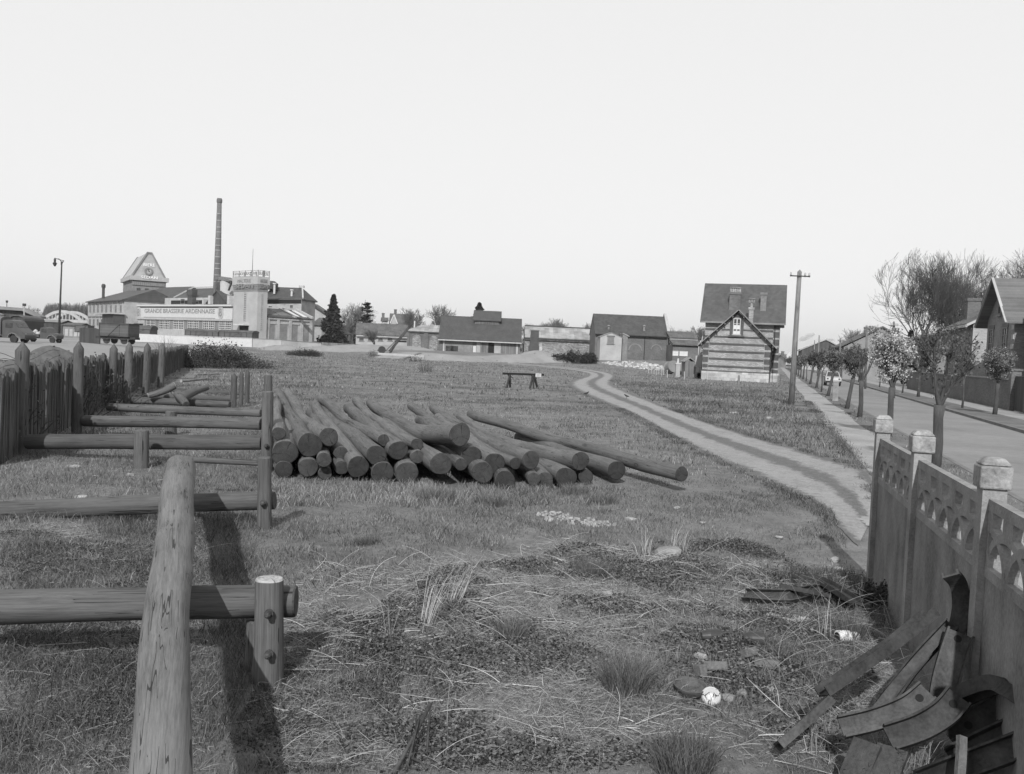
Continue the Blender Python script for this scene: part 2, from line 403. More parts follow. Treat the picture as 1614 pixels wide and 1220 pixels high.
# dirt track across the field (edges measured on the ground)
trkL = smooth_poly([G(*p) for p in ((1352,862),(1290,800),(1255,784),(1150,735),(1060,692),(985,648),(925,624),(893,606.5),(902,599.5),(928,593),(926,587),(880,580.5),(800,574))])
trkR = smooth_poly([G(*p) for p in ((1383,800),(1372,745),(1330,728),(1185,688),(1085,655),(1000,622),(962,606.5),(966,598.5),(972,592),(955,586),(890,578),(800,572))])
def track_mat():
    m, nt, b = base_mat('rutted_track', .97, .12); c = coords(nt); a = N(nt, 'ShaderNodeAttribute', attribute_name='v'); t = a.outputs['Fac']
    n1 = noise(nt, c, .7, 6, .7); n2 = noise(nt, c, 6, 5, .75); n3 = noise(nt, c, 45, 3, .7)
    # two bare ruts; grass in the middle and at both edges
    mid_ = mth(nt, 'MULTIPLY', mth(nt, 'ABSOLUTE', mth(nt, 'SUBTRACT', t, .5)), 2.0)           # 0 middle .. 1 edge
    rut = mrange(nt, mth(nt, 'ABSOLUTE', mth(nt, 'SUBTRACT', mid_, .50)), .16, .48, 0, 1)
    g = mth(nt, 'ADD', mth(nt, 'MULTIPLY', rut, .85), mth(nt, 'MULTIPLY', mth(nt, 'SUBTRACT', n1, .5), 2.1)); g = mth(nt, 'ADD', g, mth(nt, 'MULTIPLY', mth(nt, 'SUBTRACT', n2, .5), 1.8))
    gm = mrange(nt, g, .25, .48, 0, 1)
    vo = N(nt, 'ShaderNodeTexVoronoi'); L(nt, c, vo.inputs['Vector']); vo.inputs['Scale'].default_value = 9
    st = mth(nt, 'LESS_THAN', vo.outputs['Distance'], .2)
    f = mth(nt, 'ADD', mrange(nt, n1, .3, .7, .8, 1.15), mrange(nt, n2, .3, .7, -.22, .22)); f = mth(nt, 'ADD', f, mrange(nt, n3, .3, .7, -.14, .14)); f = mth(nt, 'ADD', f, mth(nt, 'MULTIPLY', st, .25))
    v1 = mth(nt, 'MULTIPLY', f, .235); v2 = mth(nt, 'MULTIPLY', mth(nt, 'ADD', mrange(nt, n2, .3, .7, .7, 1.3), mrange(nt, n3, .3, .7, -.2, .2)), .115)
    val = mth(nt, 'ADD', mth(nt, 'MULTIPLY', v1, mth(nt, 'SUBTRACT', 1.0, gm)), mth(nt, 'MULTIPLY', v2, gm))
    put(nt, b, val, mth(nt, 'ADD', n2, n3), .5, .03); return m
ribbon('dirt_track', trkL, trkR, track_mat(), .012, 1500, 40, .03, 3)
TRK = np.vstack([trkL, trkR[::-1]])
# grassy strip between the two ruts
mid = (lambda a, b: np.array([a[int(i)] for i in np.linspace(0, len(a)-1, 60)])*.5 + np.array([b[int(i)] for i in np.linspace(0, len(b)-1, 60)])*.5)(trkL, trkR)
mm = mid[14:50]
dirv = np.gradient(mm, axis=0); dirv /= np.linalg.norm(dirv, axis=1, keepdims=True); nrm = np.stack([-dirv[:, 1], dirv[:, 0]], -1)

# street: path, verge, kerb, road, far kerb, far verge, far path
SL = 1250
def strip(name, q0, q1, s0, s1, mat, dz, jag=0, n=200, jagr=0):
    ss = s0 + (s1-s0)*np.linspace(0, 1, 160)**2.2
    return ribbon(name, [street(q0, s) for s in ss], [street(q1, s) for s in ss], mat, dz, 420, 3, jag, 5, jagr)
def slab(name, q0, q1, s0, s1, z0, z1, mat):
    mb = MB(); m = Matrix.Rotation(-math.asin(SN), 4, 'Z')
    k = [s0 + (s1-s0)*(i/40)**2 for i in range(41)]
    for a, b in zip(k[:-1], k[1:]): mb.box(q0, q1, a, b-.012, z0, z1, m)
    return tag(mb.build(name, mat), kind='structure')
strip('road', 4.42, 9.0, -4, SL, M_ROAD, .004)
slab('kerb', 4.30, 4.42, -4, 500, -.1, .014, M_KERB)
slab('kerb', 9.0, 9.16, -4, 500, -.1, .12, M_KERB)
strip('pavement', 1.95, 3.2, 14, SL, M_PAVE, .012, .09, jagr=.12)
strip('path', 1.35, 3.15, -4, 14.3, M_PAVE, .016, .10, jagr=.07)
strip('verge', 3.0, 4.30, -4, SL, M_VERGE, .006, 0)
def raised(name, q0, q1, s0, s1, z, mat):
    ss = s0 + (s1-s0)*np.linspace(0, 1, 160)**2.2
    o = ribbon(name, [street(q0, s) for s in ss], [street(q1, s) for s in ss], mat, z, 420, 3, 0, 5); return o
raised('far_verge', 9.16, 10.9, -4, SL, .11, M_VERGE)
raised('far_pavement', 10.9, 12.6, -4, SL, .115, M_PAVE)
# railway yard, pale and level
YARDL, YARDR = [(-27.5, 60), (-28, 70), (-33, 95), (-44, 130), (-70, 185)], [(-90, 60), (-100, 70), (-130, 95), (-170, 130), (-240, 185)]
ribbon('yard', YARDL, YARDR, M_YARD, .04, 160, 60, .5, 4)
YARD = np.array(YARDL+YARDR[::-1])
# hills on the horizon behind the end of the street
def hill(name, x0, x1, y, h, seed, v=.10):
    rs = np.random.RandomState(seed); n = 90; k = 7
    xs = np.linspace(x0, x1, n); prof = np.convolve(rs.randn(n+20), np.ones(21)/21, 'valid')[:n]
    prof = h*(.8+.35*prof/np.abs(prof).max())*np.sin(np.pi*np.linspace(.02, .98, n))**.5
    V = []
    for j in range(k):
        t = j/(k-1)
        for i in range(n): V.append((xs[i], y + 500*t, prof[i]*math.sin(math.pi*t)**.8 - 3))
    idx = np.arange(n*k).reshape(k, n)
    q = np.stack([idx[:-1,:-1], idx[:-1,1:], idx[1:,1:], idx[1:,:-1]], -1).reshape(-1, 4)
    tag(np_mesh(name, np.array(V), q, None, mat_noise('hill_woods%d' % seed, v, .3, .01, .08, bs=0), smooth=True), kind='structure')
hill('hills', 320, 1600, 1900, 44, 3)
hill('hills', -2600, 200, 3000, 26, 5)
# ================================================================ BUILDINGS
class Bld:
    """local frame of a building: x along its front, y into it, z up; pixels are measured onto its wall planes"""
    def __init__(s, name, label, px, depth, deg, z0, cat='building', group=None):
        p = P(px, hy(px), depth); s.o = Vector((p.x, p.y, z0)); s.a = R(deg)
        s.root = empty(name, s.o, s.a, label, cat, group)
        s.inv = Matrix.Rotation(-s.a, 3, 'Z')
    def rl(s, px, py):
        return s.inv @ (Vector((0, 0, CAM_H)) - s.o), s.inv @ ray(px, py)
    def f(s, px, py, y=0.0):
        o, d = s.rl(px, py); t = (y-o.y)/d.y; p = o+d*t; return p.x, p.z
    def s_(s, px, py, x=0.0):
        o, d = s.rl(px, py); t = (x-o.x)/d.x; p = o+d*t; return p.y, p.z
def mapf(face, c):
    if face == 'f': return lambda a, out, z: (a, c-out, z)
    if face == 'b': return lambda a, out, z: (a, c+out, z)
    if face == 's': return lambda a, out, z: (c+out, a, z)
    return lambda a, out, z: (c-out, a, z)
def fbox(mb, mp, a0, a1, o0, o1, z0, z1):
    p = mp(a0, o0, z0); q = mp(a1, o1, z1)
    mb.box(min(p[0], q[0]), max(p[0], q[0]), min(p[1], q[1]), max(p[1], q[1]), min(z0, z1), max(z0, z1))
def window(par, mp, a0, a1, z0, z1, nx=2, nz=2, fw=.07, frame=M_WHITE, pane=M_GLASS, sill=M_CONC, name='window', mull=None, bars=.05, lintel=None):
    a0, a1 = min(a0, a1), max(a0, a1)
    mb = MB()
    fbox(mb, mp, a0, a0+fw, .003, .07, z0, z1); fbox(mb, mp, a1-fw, a1, .003, .07, z0, z1)
    fbox(mb, mp, a0+fw, a1-fw, .003, .07, z0, z0+fw); fbox(mb, mp, a0+fw, a1-fw, .003, .07, z1-fw, z1)
    for i in range(1, nx):
        w = (mull if mull and i*2 == nx else bars)
        c = a0+(a1-a0)*i/nx; fbox(mb, mp, c-w/2, c+w/2, .025, .06, z0+fw, z1-fw)
    for j in range(1, nz):
        c = z0+(z1-z0)*j/nz; fbox(mb, mp, a0+fw, a1-fw, .022, .055, c-bars/2, c+bars/2)
    w = mb.build(name, frame, par)
    mb = MB(); fbox(mb, mp, a0+fw*.5, a1-fw*.5, .004, .02, z0+fw*.5, z1-fw*.5); mb.build('pane', pane, w)
    if sill: mb = MB(); fbox(mb, mp, a0-.1, a1+.1, .002, .14, z0-.12, z0-.003); mb.build('sill', sill, w)
    if lintel: mb = MB(); fbox(mb, mp, a0-.15, a1+.15, .002, .05, z1+.004, z1+.25); mb.build('lintel', lintel, w)
    return w
def wall_block(mb, x0, x1, y0, y1, z0, ze, zr=None, axis='x'):
    if zr is None: mb.box(x0, x1, y0, y1, z0, ze); return
    if axis == 'x':      # ridge runs along x, gables at x0 and x1
        pl = [(y0, z0), (y1, z0), (y1, ze), ((y0+y1)/2, zr), (y0, ze)]; mb.prism(pl, x0, x1, lambda a, d, z: (d, a, z))
    else:
        pl = [(x0, z0), (x1, z0), (x1, ze), ((x0+x1)/2, zr), (x0, ze)]; mb.prism(pl, y0, y1, lambda a, d, z: (a, d, z))
def roof_gable(mb, x0, x1, y0, y1, ze, zr, axis='x', ov=.3, go=.2, th=.14):
    a0, a1, d0, d1 = (y0, y1, x0-go, x1+go) if axis == 'x' else (x0, x1, y0-go, y1+go)
    mp = (lambda a, d, z: (d, a, z)) if axis == 'x' else (lambda a, d, z: (a, d, z))
    m = (a0+a1)/2; sl = (zr-ze)/(m-a0); e = ze-ov*sl; u = .01
    mb.prism([(a0-ov, e+u), (m, zr+u), (m, zr+th+u), (a0-ov, e+th+u)], d0, d1, mp)
    mb.prism([(a1+ov, e+u), (a1+ov, e+th+u), (m+.0005, zr+th+u), (m+.0005, zr+u)], d0, d1, mp)
def roof_hip(mb, x0, x1, y0, y1, ze, zr, ov=.4, hl=None, hr=None, th=.12):
    """hipped roof, ridge along x; hl / hr: inset of the ridge ends"""
    m = (y0+y1)/2; hl = (y1-y0)/2 if hl is None else hl; hr = (y1-y0)/2 if hr is None else hr
    v = [(x0-ov, y0-ov, ze), (x1+ov, y0-ov, ze), (x1+ov, y1+ov, ze), (x0-ov, y1+ov, ze), (x0+hl-(ov if hl == 0 else 0), m, zr), (x1-hr+(ov if hr == 0 else 0), m, zr)]
    mb.add(v + [(a, b, c-th) for a, b, c in v[:4]], [(0,1,5,4), (1,2,5), (2,3,4,5), (3,0,4), (6,7,1,0), (7,8,2,1), (8,9,3,2), (9,6,0,3), (9,8,7,6)])
def chimney(par, x, y, z0, z1, w=.7, d=.5, mat=None, pots=0, name='chimney'):
    mb = MB(); mb.box(x-w/2, x+w/2, y-d/2, y+d/2, z0, z1-.25); mb.box(x-w/2-.07, x+w/2+.07, y-d/2-.07, y+d/2+.07, z1-.249, z1)
    for i in range(pots):
        cx = x-w/2+w*(i+.5)/pots; mb.lathe([(.1, z1+.002), (.12, z1+.1), (.09, z1+.4)], 8, (cx, y, 0))
    return mb.build(name, mat or M_BRK, par)
def lettering(par, txt, mp_m, h, w, mat, name='lettering', depth=.05):
    cu = bpy.data.curves.new(name, 'FONT'); cu.body = txt; cu.size = h*1.38; cu.extrude = depth; cu.resolution_u = 3
    cu.align_x = 'CENTER'; cu.align_y = 'CENTER'
    t = bpy.data.objects.new('tmp', cu); COL.objects.link(t); bpy.context.view_layer.update()
    me = bpy.data.meshes.new_from_object(t.evaluated_get(bpy.context.evaluated_depsgraph_get()))
    bpy.data.objects.remove(t); bpy.data.curves.remove(cu)
    c = np.empty(len(me.vertices)*3, np.float32); me.vertices.foreach_get('co', c); c = c.reshape(-1, 3)
    sx = w/max(c[:, 0].max()-c[:, 0].min(), .01); c[:, 0] *= sx
    sy = h/max(c[:, 1].max()-c[:, 1].min(), .01); c[:, 1] -= (c[:, 1].max()+c[:, 1].min())/2; c[:, 1] *= sy
    me.vertices.foreach_set('co', c.ravel()); me.materials.clear(); me.materials.append(mat); me.transform(mp_m); me.update()
    return link_mesh(name, me, par)
FRONT = Matrix(((1,0,0,0),(0,0,-1,0),(0,1,0,0),(0,0,0,1)))            # text plane -> wall facing -y
SIDE = Matrix(((0,0,1,0),(1,0,0,0),(0,1,0,0),(0,0,0,1)))              # text plane -> wall facing +x

M_BRK = mat_brick('dark_brick', .10, .13, 1.0, .2)
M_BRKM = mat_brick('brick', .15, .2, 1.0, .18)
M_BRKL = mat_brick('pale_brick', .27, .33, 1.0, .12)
M_STONE = mat_brick('rubble_stone', .22, .13, 1.0, .45, bw=.42, bh=.2, msize=.035)
M_STONEP = mat_brick('pale_rubble_plinth', .33, .3, 1.0, .3, bw=.6, bh=.35, msize=.035)
M_RENDER = mat_noise('grey_render', .30, .16, .6, 8, .9)
M_RENDERD = mat_noise('dark_render', .17, .2, .6, 8, .9)
M_SLATE = mat_rows('slate_roof', .065, .16, 2, .22, .22, .6, (0, .3), .25, .14)
M_SLATED = mat_rows('dark_slate_roof', .05, .16, 2, .2, .22, .6, (0, .3), .25, .14)
M_TILE = mat_rows('tile_roof', .085, .14, 2, .25, .25, .8, (0, .22), .3, .16)
M_TILEL = mat_rows('pale_sheet_roof', .23, .9, 0, .2, .22, .7, (2, 1.1), .3, .07)
M_SHEET = mat_rows('corrugated_sheet', .12, .16, 0, .1, .3, .6, None, .3, .3)
M_SGLASS = mat_noise('skylight_glass', .5, .1, .7, 6, .3, .5, bs=.02)
M_LET = mat_noise('grey_lettering', .2, .1, 3, 20, .8)
M_LETW = mat_noise('white_lettering', .75, .05, 3, 20, .8)

# ---- brewery: banded hall and tower share one frame
A0 = -42.3
B = Bld('brewery_hall', 'long white brewery hall with a lettered band above a row of paned windows', 404, 215, A0, .5)
r = B.root
xl = B.f(197, 500)[0]; xr = B.f(367, 500)[0]
zt = B.f(280, 480.4)[1]; zb0 = B.f(280, 501.5)[1]; mpf = mapf('f', 0)
mb = MB(); mb.box(xl, xr, 0, 9, -1.5, zt-.45); mb.build('wall', mat_brick('hall_brick', .16, .2, 1, .15), r)
mb = MB(); fbox(mb, mpf, xl-.05, xr, .002, .16, zb0, zt-.9); mb.build('sign_band', M_WHITE, r)
mb = MB(); fbox(mb, mpf, xl-.2, xr, .0, .5, zt-.44, zt); mb.box(xl, xr, .01, 9, zt-.44, zt-.1); mb.build('cornice', M_WHITE, r)
mb = MB(); fbox(mb, mpf, xl-.1, xr, .002, .35, zb0-.5, zb0-.02); mb.build('string_course', M_WHITE2, r)
wz1 = B.f(300, 504.6)[1]; wz0 = B.f(300, 517)[1]
mb = MB(); fbox(mb, mpf, B.f(197,510)[0], B.f(228,510)[0], .002, .06, -1.5, zb0-.52); mb.build('plaster_bay', M_RENDER, r)
wx = [(231,244.5),(251,266.8),(273.3,289.7),(296.3,312.9),(320,338),(345.5,364.8)]
for i, (a, b) in enumerate(wx):
    x0 = B.f(a, 510)[0]; x1 = B.f(b, 510)[0]
    window(r, mpf, x0, x1, B.f(a, 518.6+i*.15)[1], B.f(a, 503.6+i*.4)[1], 6, 4, .16, bars=.13, mull=.3, sill=M_WHITE2)
mb = MB(); fbox(mb, mpf, xl, xr, .002, .12, -1.5, B.f(300, 520)[1]); mb.build('plinth', M_WHITE2, r)
window(r, mpf, B.f(217.5,505)[0], B.f(225.5,505)[0], B.f(220,506.4)[1], B.f(220,503)[1], 3, 1, .08, sill=None)
mb = MB(); fbox(mb, mpf, B.f(215,511)[0], B.f(226,511)[0], .0, 1.2, B.f(220,512)[1]-.1, B.f(220,510)[1]); mb.build('door_canopy', M_DARK, r)
tx0, tx1 = B.f(229, 491)[0], B.f(339.5, 491)[0]; tzc = B.f(284, 490.2)[1]
t = lettering(r, 'GRANDE BRASSERIE ARDENNAISE', Matrix.Translation(((tx0+tx1)/2, -.2, tzc)) @ FRONT, B.f(284,487)[1]-B.f(284,493.6)[1], tx1-tx0, M_LET)
mb = MB(); fbox(mb, mpf, tx0-.5, tx1+.3, .161, .22, tzc-2.0, tzc-1.75); mb.build('underline', M_LET, r)
for px in (219.8, 349):
    cx, cz = B.f(px, 492.3); mb = MB()
    n = 24; ring = [(cx+1.35*math.cos(2*math.pi*i/n), cz+1.75*math.sin(2*math.pi*i/n)) for i in range(n)]
    mb.prism(ring, .162, .26, lambda a, d, z: (a, -d, z)); e = mb.build('oval_medallion', mat_noise('medallion_grey', .32, .2, 1.5, 6) if px < 300 else MATS['medallion_grey'], r)
    lettering(e, 'B', Matrix.Translation((cx, -.3, cz)) @ FRONT, 1.9, 1.2, M_LET, 'emblem')

# rear factory range with its roof and broken parapet wall
F_ = Bld('brewery_range', 'slate-roofed brewery range standing behind the white band, with a dark gabled dormer', 404, 228, A0, .5)
r = F_.root; mp0 = mapf('f', 0)
x0 = F_.f(195, 470)[0]; x1 = F_.f(368, 470)[0]; xm = F_.f(273.5, 470)[0]; ze = F_.f(285, 469.5)[1]; zr = F_.f(255, 453, 6)[1]; zr2 = F_.f(320, 456, 6)[1]
mb = MB(); mb.box(x0, x1, 0, 12, -1, ze); mb.build('wall', M_RENDER, r)
mb = MB(); roof_hip(mb, x0+4, xm, .4, 11.8, ze+.1, zr, .1, 9, 0); mb.build('roof', M_SLATED, r)
mb = MB(); roof_hip(mb, xm+.4, x1, .2, 12, ze+.1, zr2+.3, .1, 0, 0); rr = mb.build('roof', M_SLATED, r)
mb = MB(); mb.bar((xm+.2, 0, ze+.1), (xm+.2, 6, zr2+.7), .35, .35); mb.bar((xm+.2, 6, zr2+.6), (x1, 6, zr2+.6), .3, .25); mb.build('ridge_capping', M_WHITE2, rr)
for a, b, c, d in ((269.7,475.2,473.4,479),(285,291,471.5,479),(307,312.8,474.5,480)):
    q0, z1_ = F_.f(a, c); q1, z0_ = F_.f(b, d); window(r, mp0, q0, q1, z0_, z1_, 1, 1, .08, pane=M_DARK, frame=M_RENDERD, sill=None)
q0 = F_.f(296.5,470,-1)[0]; q1 = F_.f(304,470,-1)[0]
mb = MB(); mb.box(q0, q1, -1.2, .0, F_.f(300,480,-1)[1], F_.f(300,458,-1)[1]); mb.box(q0-.2, q1+.2, -1.4, .2, F_.f(300,466,-1)[1], F_.f(300,458,-1)[1]+.3); mb.build('lift_shaft', M_SLATED, r)
gx0, gx1 = F_.f(324,480,-2)[0], F_.f(360.5,480,-2)[0]; gz0 = F_.f(342,480.5,-2)[1]; gz1 = F_.f(343,459,-2)[1]; gm = (gx0+gx1)/2
mb = MB(); mb.prism([(gx0, gz0-2), (gx1, gz0-2), (gx1, gz0), (gm, gz1), (gx0, gz0)], -2, 6, lambda a, d, z: (a, d, z)); g = mb.build('dormer', mat_rows('dark_cladding', .045, .3, 0, .2, .3), r)
mb = MB(); roof_gable(mb, gx0, gx1, -2, 6, gz0, gz1, 'y', .3, .3, .2); mb.build('roof', M_SLATED, g)
for px, w in ((333.3, 1.1), (363.5, 1.1), (323.5, .7)):
    cx, cz = F_.f(px, 472, -2.2); mb = MB(); mb.box(cx-w/2, cx+w/2, -2.9, -1.0, cz-1.3, cz+(1.0 if w > 1 else .0)); v_ = mb.build('vent_box', M_ZINC, r)

# office wing on the left
O_ = Bld('brewery_office_wing', 'two-storey pilastered office wing at the left end of the brewery, low slate roof', 195, 255, -51.8, .5)
r = O_.root; xo = O_.f(139.5, 500)[0]; ze = O_.f(180, 473.6)[1]
mb = MB(); mb.box(xo, 0, 0, 16, -1.5, ze); mb.build('wall', M_BRKL, r)
mb = MB(); v = [(xo-.9,-.9,ze), (.3,-.9,ze), (.3,16.5,ze), (xo-.9,16.5,ze), (xo+14,8,O_.f(186,460,8)[1]), (.3,8,O_.f(230,453.5,8)[1]-.8)]
mb.add(v+[(a,b,c-.25) for a,b,c in v[:4]], [(0,1,5,4),(1,2,5),(2,3,4,5),(3,0,4),(6,7,1,0),(7,8,2,1),(8,9,3,2),(9,6,0,3),(9,8,7,6)]); rf = mb.build('roof', M_SLATED, r)
mpo = mapf('f', 0)
for px in (142.5,148.2,154.5,161,167.6,175,182.4,190.3):
    a = O_.f(px-1.1, 485)[0]; b = O_.f(px+1.6, 485)[0]
    window(r, mpo, a, b, O_.f(px, 491.5)[1], O_.f(px, 481)[1], 1, 2, .08, frame=M_RENDERD, bars=.06)
    window(r, mpo, a, b, O_.f(px, 512)[1], O_.f(px, 503)[1], 1, 2, .08, frame=M_RENDERD, bars=.06)
mb = MB()
for i in range(9):
    px = (139.9,145.2,151.3,157.7,164.3,171.3,178.7,186.3,194.3)[i]; a = O_.f(px, 485)[0]; fbox(mb, mpo, a-.35, a+.35, .004, .18, -1.5, ze-.02)
mb.build('pilasters', M_RENDER, r)
mb = MB(); fbox(mb, mpo, xo, 0, .006, .3, O_.f(167, 499.5)[1], O_.f(167, 497.8)[1]); mb.build('string_course', M_RENDERD, r)
a = O_.f(172, 498)[0]; zc = O_.f(183, 496)[1]
mb = MB(); mb.box(a, 1, -4, -.02, zc, zc+.35); c_ = mb.build('canopy', M_WHITE2, r)
mb = MB(); mb.box(O_.f(178,505)[0], .5, -3, -.03, -1, zc-.02); mb.build('loading_bay', M_DWOOD, r)
cx, cz = O_.f(163.2, 450, 2); mb = MB(); mb.lathe([(.42, O_.f(163,470,2)[1]), (.42, cz-.8), (.62, cz-.6), (.62, cz+.1), (.35, cz+.5)], 10, (cx, 2, 0)); mb.build('stove_flue', M_DWOOD, r)

# clock gable tower
T = Bld('clock_tower', 'pale stone tower with a steep triangular gable and a round dark clock', 206, 290, 30, .5, 'tower')
r = T.root; x1 = T.f(261.6, 445)[0]; y1 = T.s_(194.3, 441, 0)[0]; zc0 = T.f(230, 442.5)[1]; zc1 = T.f(230, 436)[1]; zp = T.f(235, 398.6)[1]
mb = MB(); mb.box(0, x1, 0, y1, -1, zc0); mb.build('wall', M_BRKM, r)
mb = MB(); mb.box(-.8, x1+.8, -.8, y1+.8, zc0-.02, zc1); mb.build('cornice', M_RENDER, r)
mb = MB(); gl = T.f(207.5,434)[0]; gr = T.f(260,437.5)[0]; pl0 = T.f(232.2,399)[0]; pr0 = T.f(238.8,399)[0]
mb.prism([(gl, zc1+.01), (gr, zc1+.01), (pr0, zp), (pl0, zp)], -.3, y1+.3, lambda a, d, z: (a, d, z)); mb.build('gable', M_RENDER, r)
mb = MB()
for p, q in (((gl, zc1), (pl0, zp)), ((pl0-.2, zp), (pr0+.2, zp)), ((pr0, zp), (gr, zc1))):
    for yy in (-.35, y1+.2): mb.bar((p[0], yy, p[1]), (q[0], yy, q[1]), .5, .45, (0, 1, 0))
mb.build('gable_coping', M_RENDERD, r)
cx, cz = T.f(234.4, 427.6, -.4); cr = abs(T.f(240.9,428)[0]-T.f(234.4,428)[0])
mb = MB(); n = 28
for i in range(n):
    a = 2*math.pi*i/n; b = 2*math.pi*(i+1)/n
    mb.prism([(cx+cr*math.cos(a), cz+cr*math.sin(a)), (cx+cr*math.cos(b), cz+cr*math.sin(b)), (cx+cr*.62*math.cos(b), cz+cr*.62*math.sin(b)), (cx+cr*.62*math.cos(a), cz+cr*.62*math.sin(a))], .305, .6, lambda a_, d, z: (a_, -d, z))
ck = mb.build('clock', M_RENDERD, r)
mb = MB(); mb.prism([(cx+cr*.62*math.cos(2*math.pi*i/n), cz+cr*.62*math.sin(2*math.pi*i/n)) for i in range(n)], .302, .42, lambda a_, d, z: (a_, -d, z)); mb.build('clock_face', M_RENDER, ck)
mb = MB(); mb.bar((cx, -.45, cz), (cx, -.45, cz+cr*.5), .18, .1, (0,1,0)); mb.bar((cx, -.45, cz), (cx+cr*.3, -.45, cz-cr*.15), .2, .1, (0,1,0)); mb.build('clock_hands', M_DARK, ck)
a, b = T.f(222, 437)[0], T.f(248, 439)[0]
lettering(r, 'SEDAN', Matrix.Translation(((a+b)/2, -.95, T.f(235,437.6)[1])) @ FRONT, .8*(T.f(235,434.5)[1]-T.f(235,440)[1]), b-a, M_LETW)
a, b = T.f(226, 417)[0], T.f(244, 419)[0]
lettering(r, 'BIERE', Matrix.Translation(((a+b)/2, -.4, T.f(235,417.8)[1])) @ FRONT, T.f(235,415.3)[1]-T.f(235,420)[1], b-a, M_LETW)
mb = MB(); fr0, fr1 = T.f(210,443)[0], T.f(258,446)[0]
for i in range(16):
    a = fr0+(fr1-fr0)*i/15; mb.box(a-.28, a+.28, -.35, -.003, zc0-1.6, zc0-.5)
mb.build('bracket_frieze', M_RENDERD, r)
for a, b in ((T.f(215,450)[0], T.f(222,450)[0]), (T.f(228,450)[0], T.f(235,450)[0])): window(r, mapf('f', 0), a, b, zc0-4.6, zc0-2.4, 1, 1, .1, frame=M_RENDERD, pane=M_GLASS)

# brick chimney
C_ = Bld('factory_chimney', 'tall tapering brick factory chimney with pale iron rings beside the brewery roofs', 339.6, 245, 0, .5, 'chimney')
zt = C_.f(342.6, 312.5)[1]; ax = C_.f(342.6, 312.5)[0]
def cr_(z): return 1.28 - .72*(z/zt)
mb = MB(); lean = ax/zt*0
mb.lathe([(cr_(0), -1), (cr_(zt*.5), zt*.5), (cr_(zt*.93), zt*.97)], 24); mb.build('shaft', M_BRK, C_.root, True)
mb = MB(); mb.lathe([(.60, zt*.968), (.74, zt*.972), (.74, zt*.99), (.62, zt)], 24); mb.build('cap', M_BRK, C_.root)
for i in range(12):
    z = zt*(.42+.042*i+.004*(i % 3)); mb = MB(); mb.lathe([(cr_(z)+.03, z), (cr_(z)+.06, z+.02), (cr_(z)+.06, z+.16), (cr_(z)+.03, z+.18)], 24); mb.build('iron_ring', M_RENDER, C_.root)

# lettered tower
K = Bld('brewery_tower', 'square concrete brewery tower with a long slit window and lettered cap', 404, 213.5, A0, .5, 'tower')
r = K.root; xl = K.f(367.6, 490)[0]; ys = K.s_(421, 490, 0)[0]; zc = K.f(385, 457.5)[1]; zcap0 = K.f(385, 453)[1]; zcap1 = K.f(385, 436.4)[1]; mp0 = mapf('f', 0); mps = mapf('s', 0)
mb = MB(); mb.box(xl, 0, 0, ys, -1.5, zc+.5); mb.build('shaft', mat_noise('tower_render', .31, .12, .35, 5, .9), r)
mb = MB()
for k in range(3): mb.box(xl-.06-.07*k, .06+.07*k, -.06-.07*k, ys+.06+.07*k, zc+.55*k-.3, zc+.55*k+.22)
mb.build('moulding', M_RENDERD, r)
mb = MB(); mb.box(xl-.32, .32, -.32, ys+.32, zc+1.33, zcap1); mb.build('cap', MATS['tower_render'], r)
wa, wb = K.f(384.2, 480)[0], K.f(388.4, 480)[0]
window(r, mp0, wa, wb, K.f(386, 507)[1], K.f(386, 460)[1], 2, 16, .2, frame=M_RENDER, bars=.16, sill=None)
sa, sb = K.s_(411, 480, 0)[0], K.s_(414.5, 480, 0)[0]
window(r, mps, sa, sb, K.s_(412.5, 521, 0)[1], K.s_(412.5, 463, 0)[1], 2, 18, .15, frame=M_RENDER, bars=.12, sill=None)
mb = MB(); a, b = K.f(377,512)[0], K.f(393,512)[0]; fbox(mb, mp0, a, b, .0, 1.6, K.f(385,513)[1], K.f(385,511)[1]); mb.build('porch_canopy', M_WHITE, r)
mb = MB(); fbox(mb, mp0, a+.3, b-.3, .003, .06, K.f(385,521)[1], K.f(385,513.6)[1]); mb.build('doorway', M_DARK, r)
mb = MB(); zr0 = zcap1; zr1 = K.f(368, 427.5)[1]
nx = 4
for i in range(nx+1):
    a = xl-.2 + (.4-xl)*i/nx; mb.box(a-.07, a+.07, -.26, -.12, zr0, zr1)
    mb.box(a-.07, a+.07, ys+.1, ys+.24, zr0, zr1)
mb.box(.05, .3, ys/2-.25, ys/2+.25, zr0, zr1)
mb.box(xl-.2, .2, -.24, -.16, zr0+.05, zr0+.15); mb.box(xl-.2, .2, -.24, -.16, zr1-.15, zr1-.05); mb.box(.16, .24, -.2, ys+.2, zr1-.15, zr1-.05)
mb.build('roof_railing', M_RENDERD, r)
lettering(r, 'GRANDE BRASSERIE', Matrix.Translation(((xl)/2, -.3, (zr0+zr1)/2)) @ FRONT, (zr1-zr0)*.5, -xl-.4, mat_noise('rail_letters', .2, .1, 3, 9), 'lettering', .04)
lettering(r, 'BRASSERIE', Matrix.Translation((.2, ys/2, (zr0+zr1)/2)) @ SIDE, (zr1-zr0)*.6, ys, MATS['rail_letters'], 'lettering', .04)
lettering(r, 'MALTERIE', Matrix.Translation((xl*.52, -.35, zcap1-1.0)) @ FRONT, .8, -xl*.55, M_LET)
lettering(r, 'SEDAN', Matrix.Translation((xl*.5, -.35, zcap1-2.25)) @ FRONT, 1.1, -xl*.72, M_LET)
lettering(r, 'MALTERIE', Matrix.Translation((.35, ys/2, zcap1-1.0)) @ SIDE, .8, ys*.7, M_LET)
lettering(r, 'SEDAN', Matrix.Translation((.35, ys/2, zcap1-2.25)) @ SIDE, 1.1, ys*.8, M_LET)
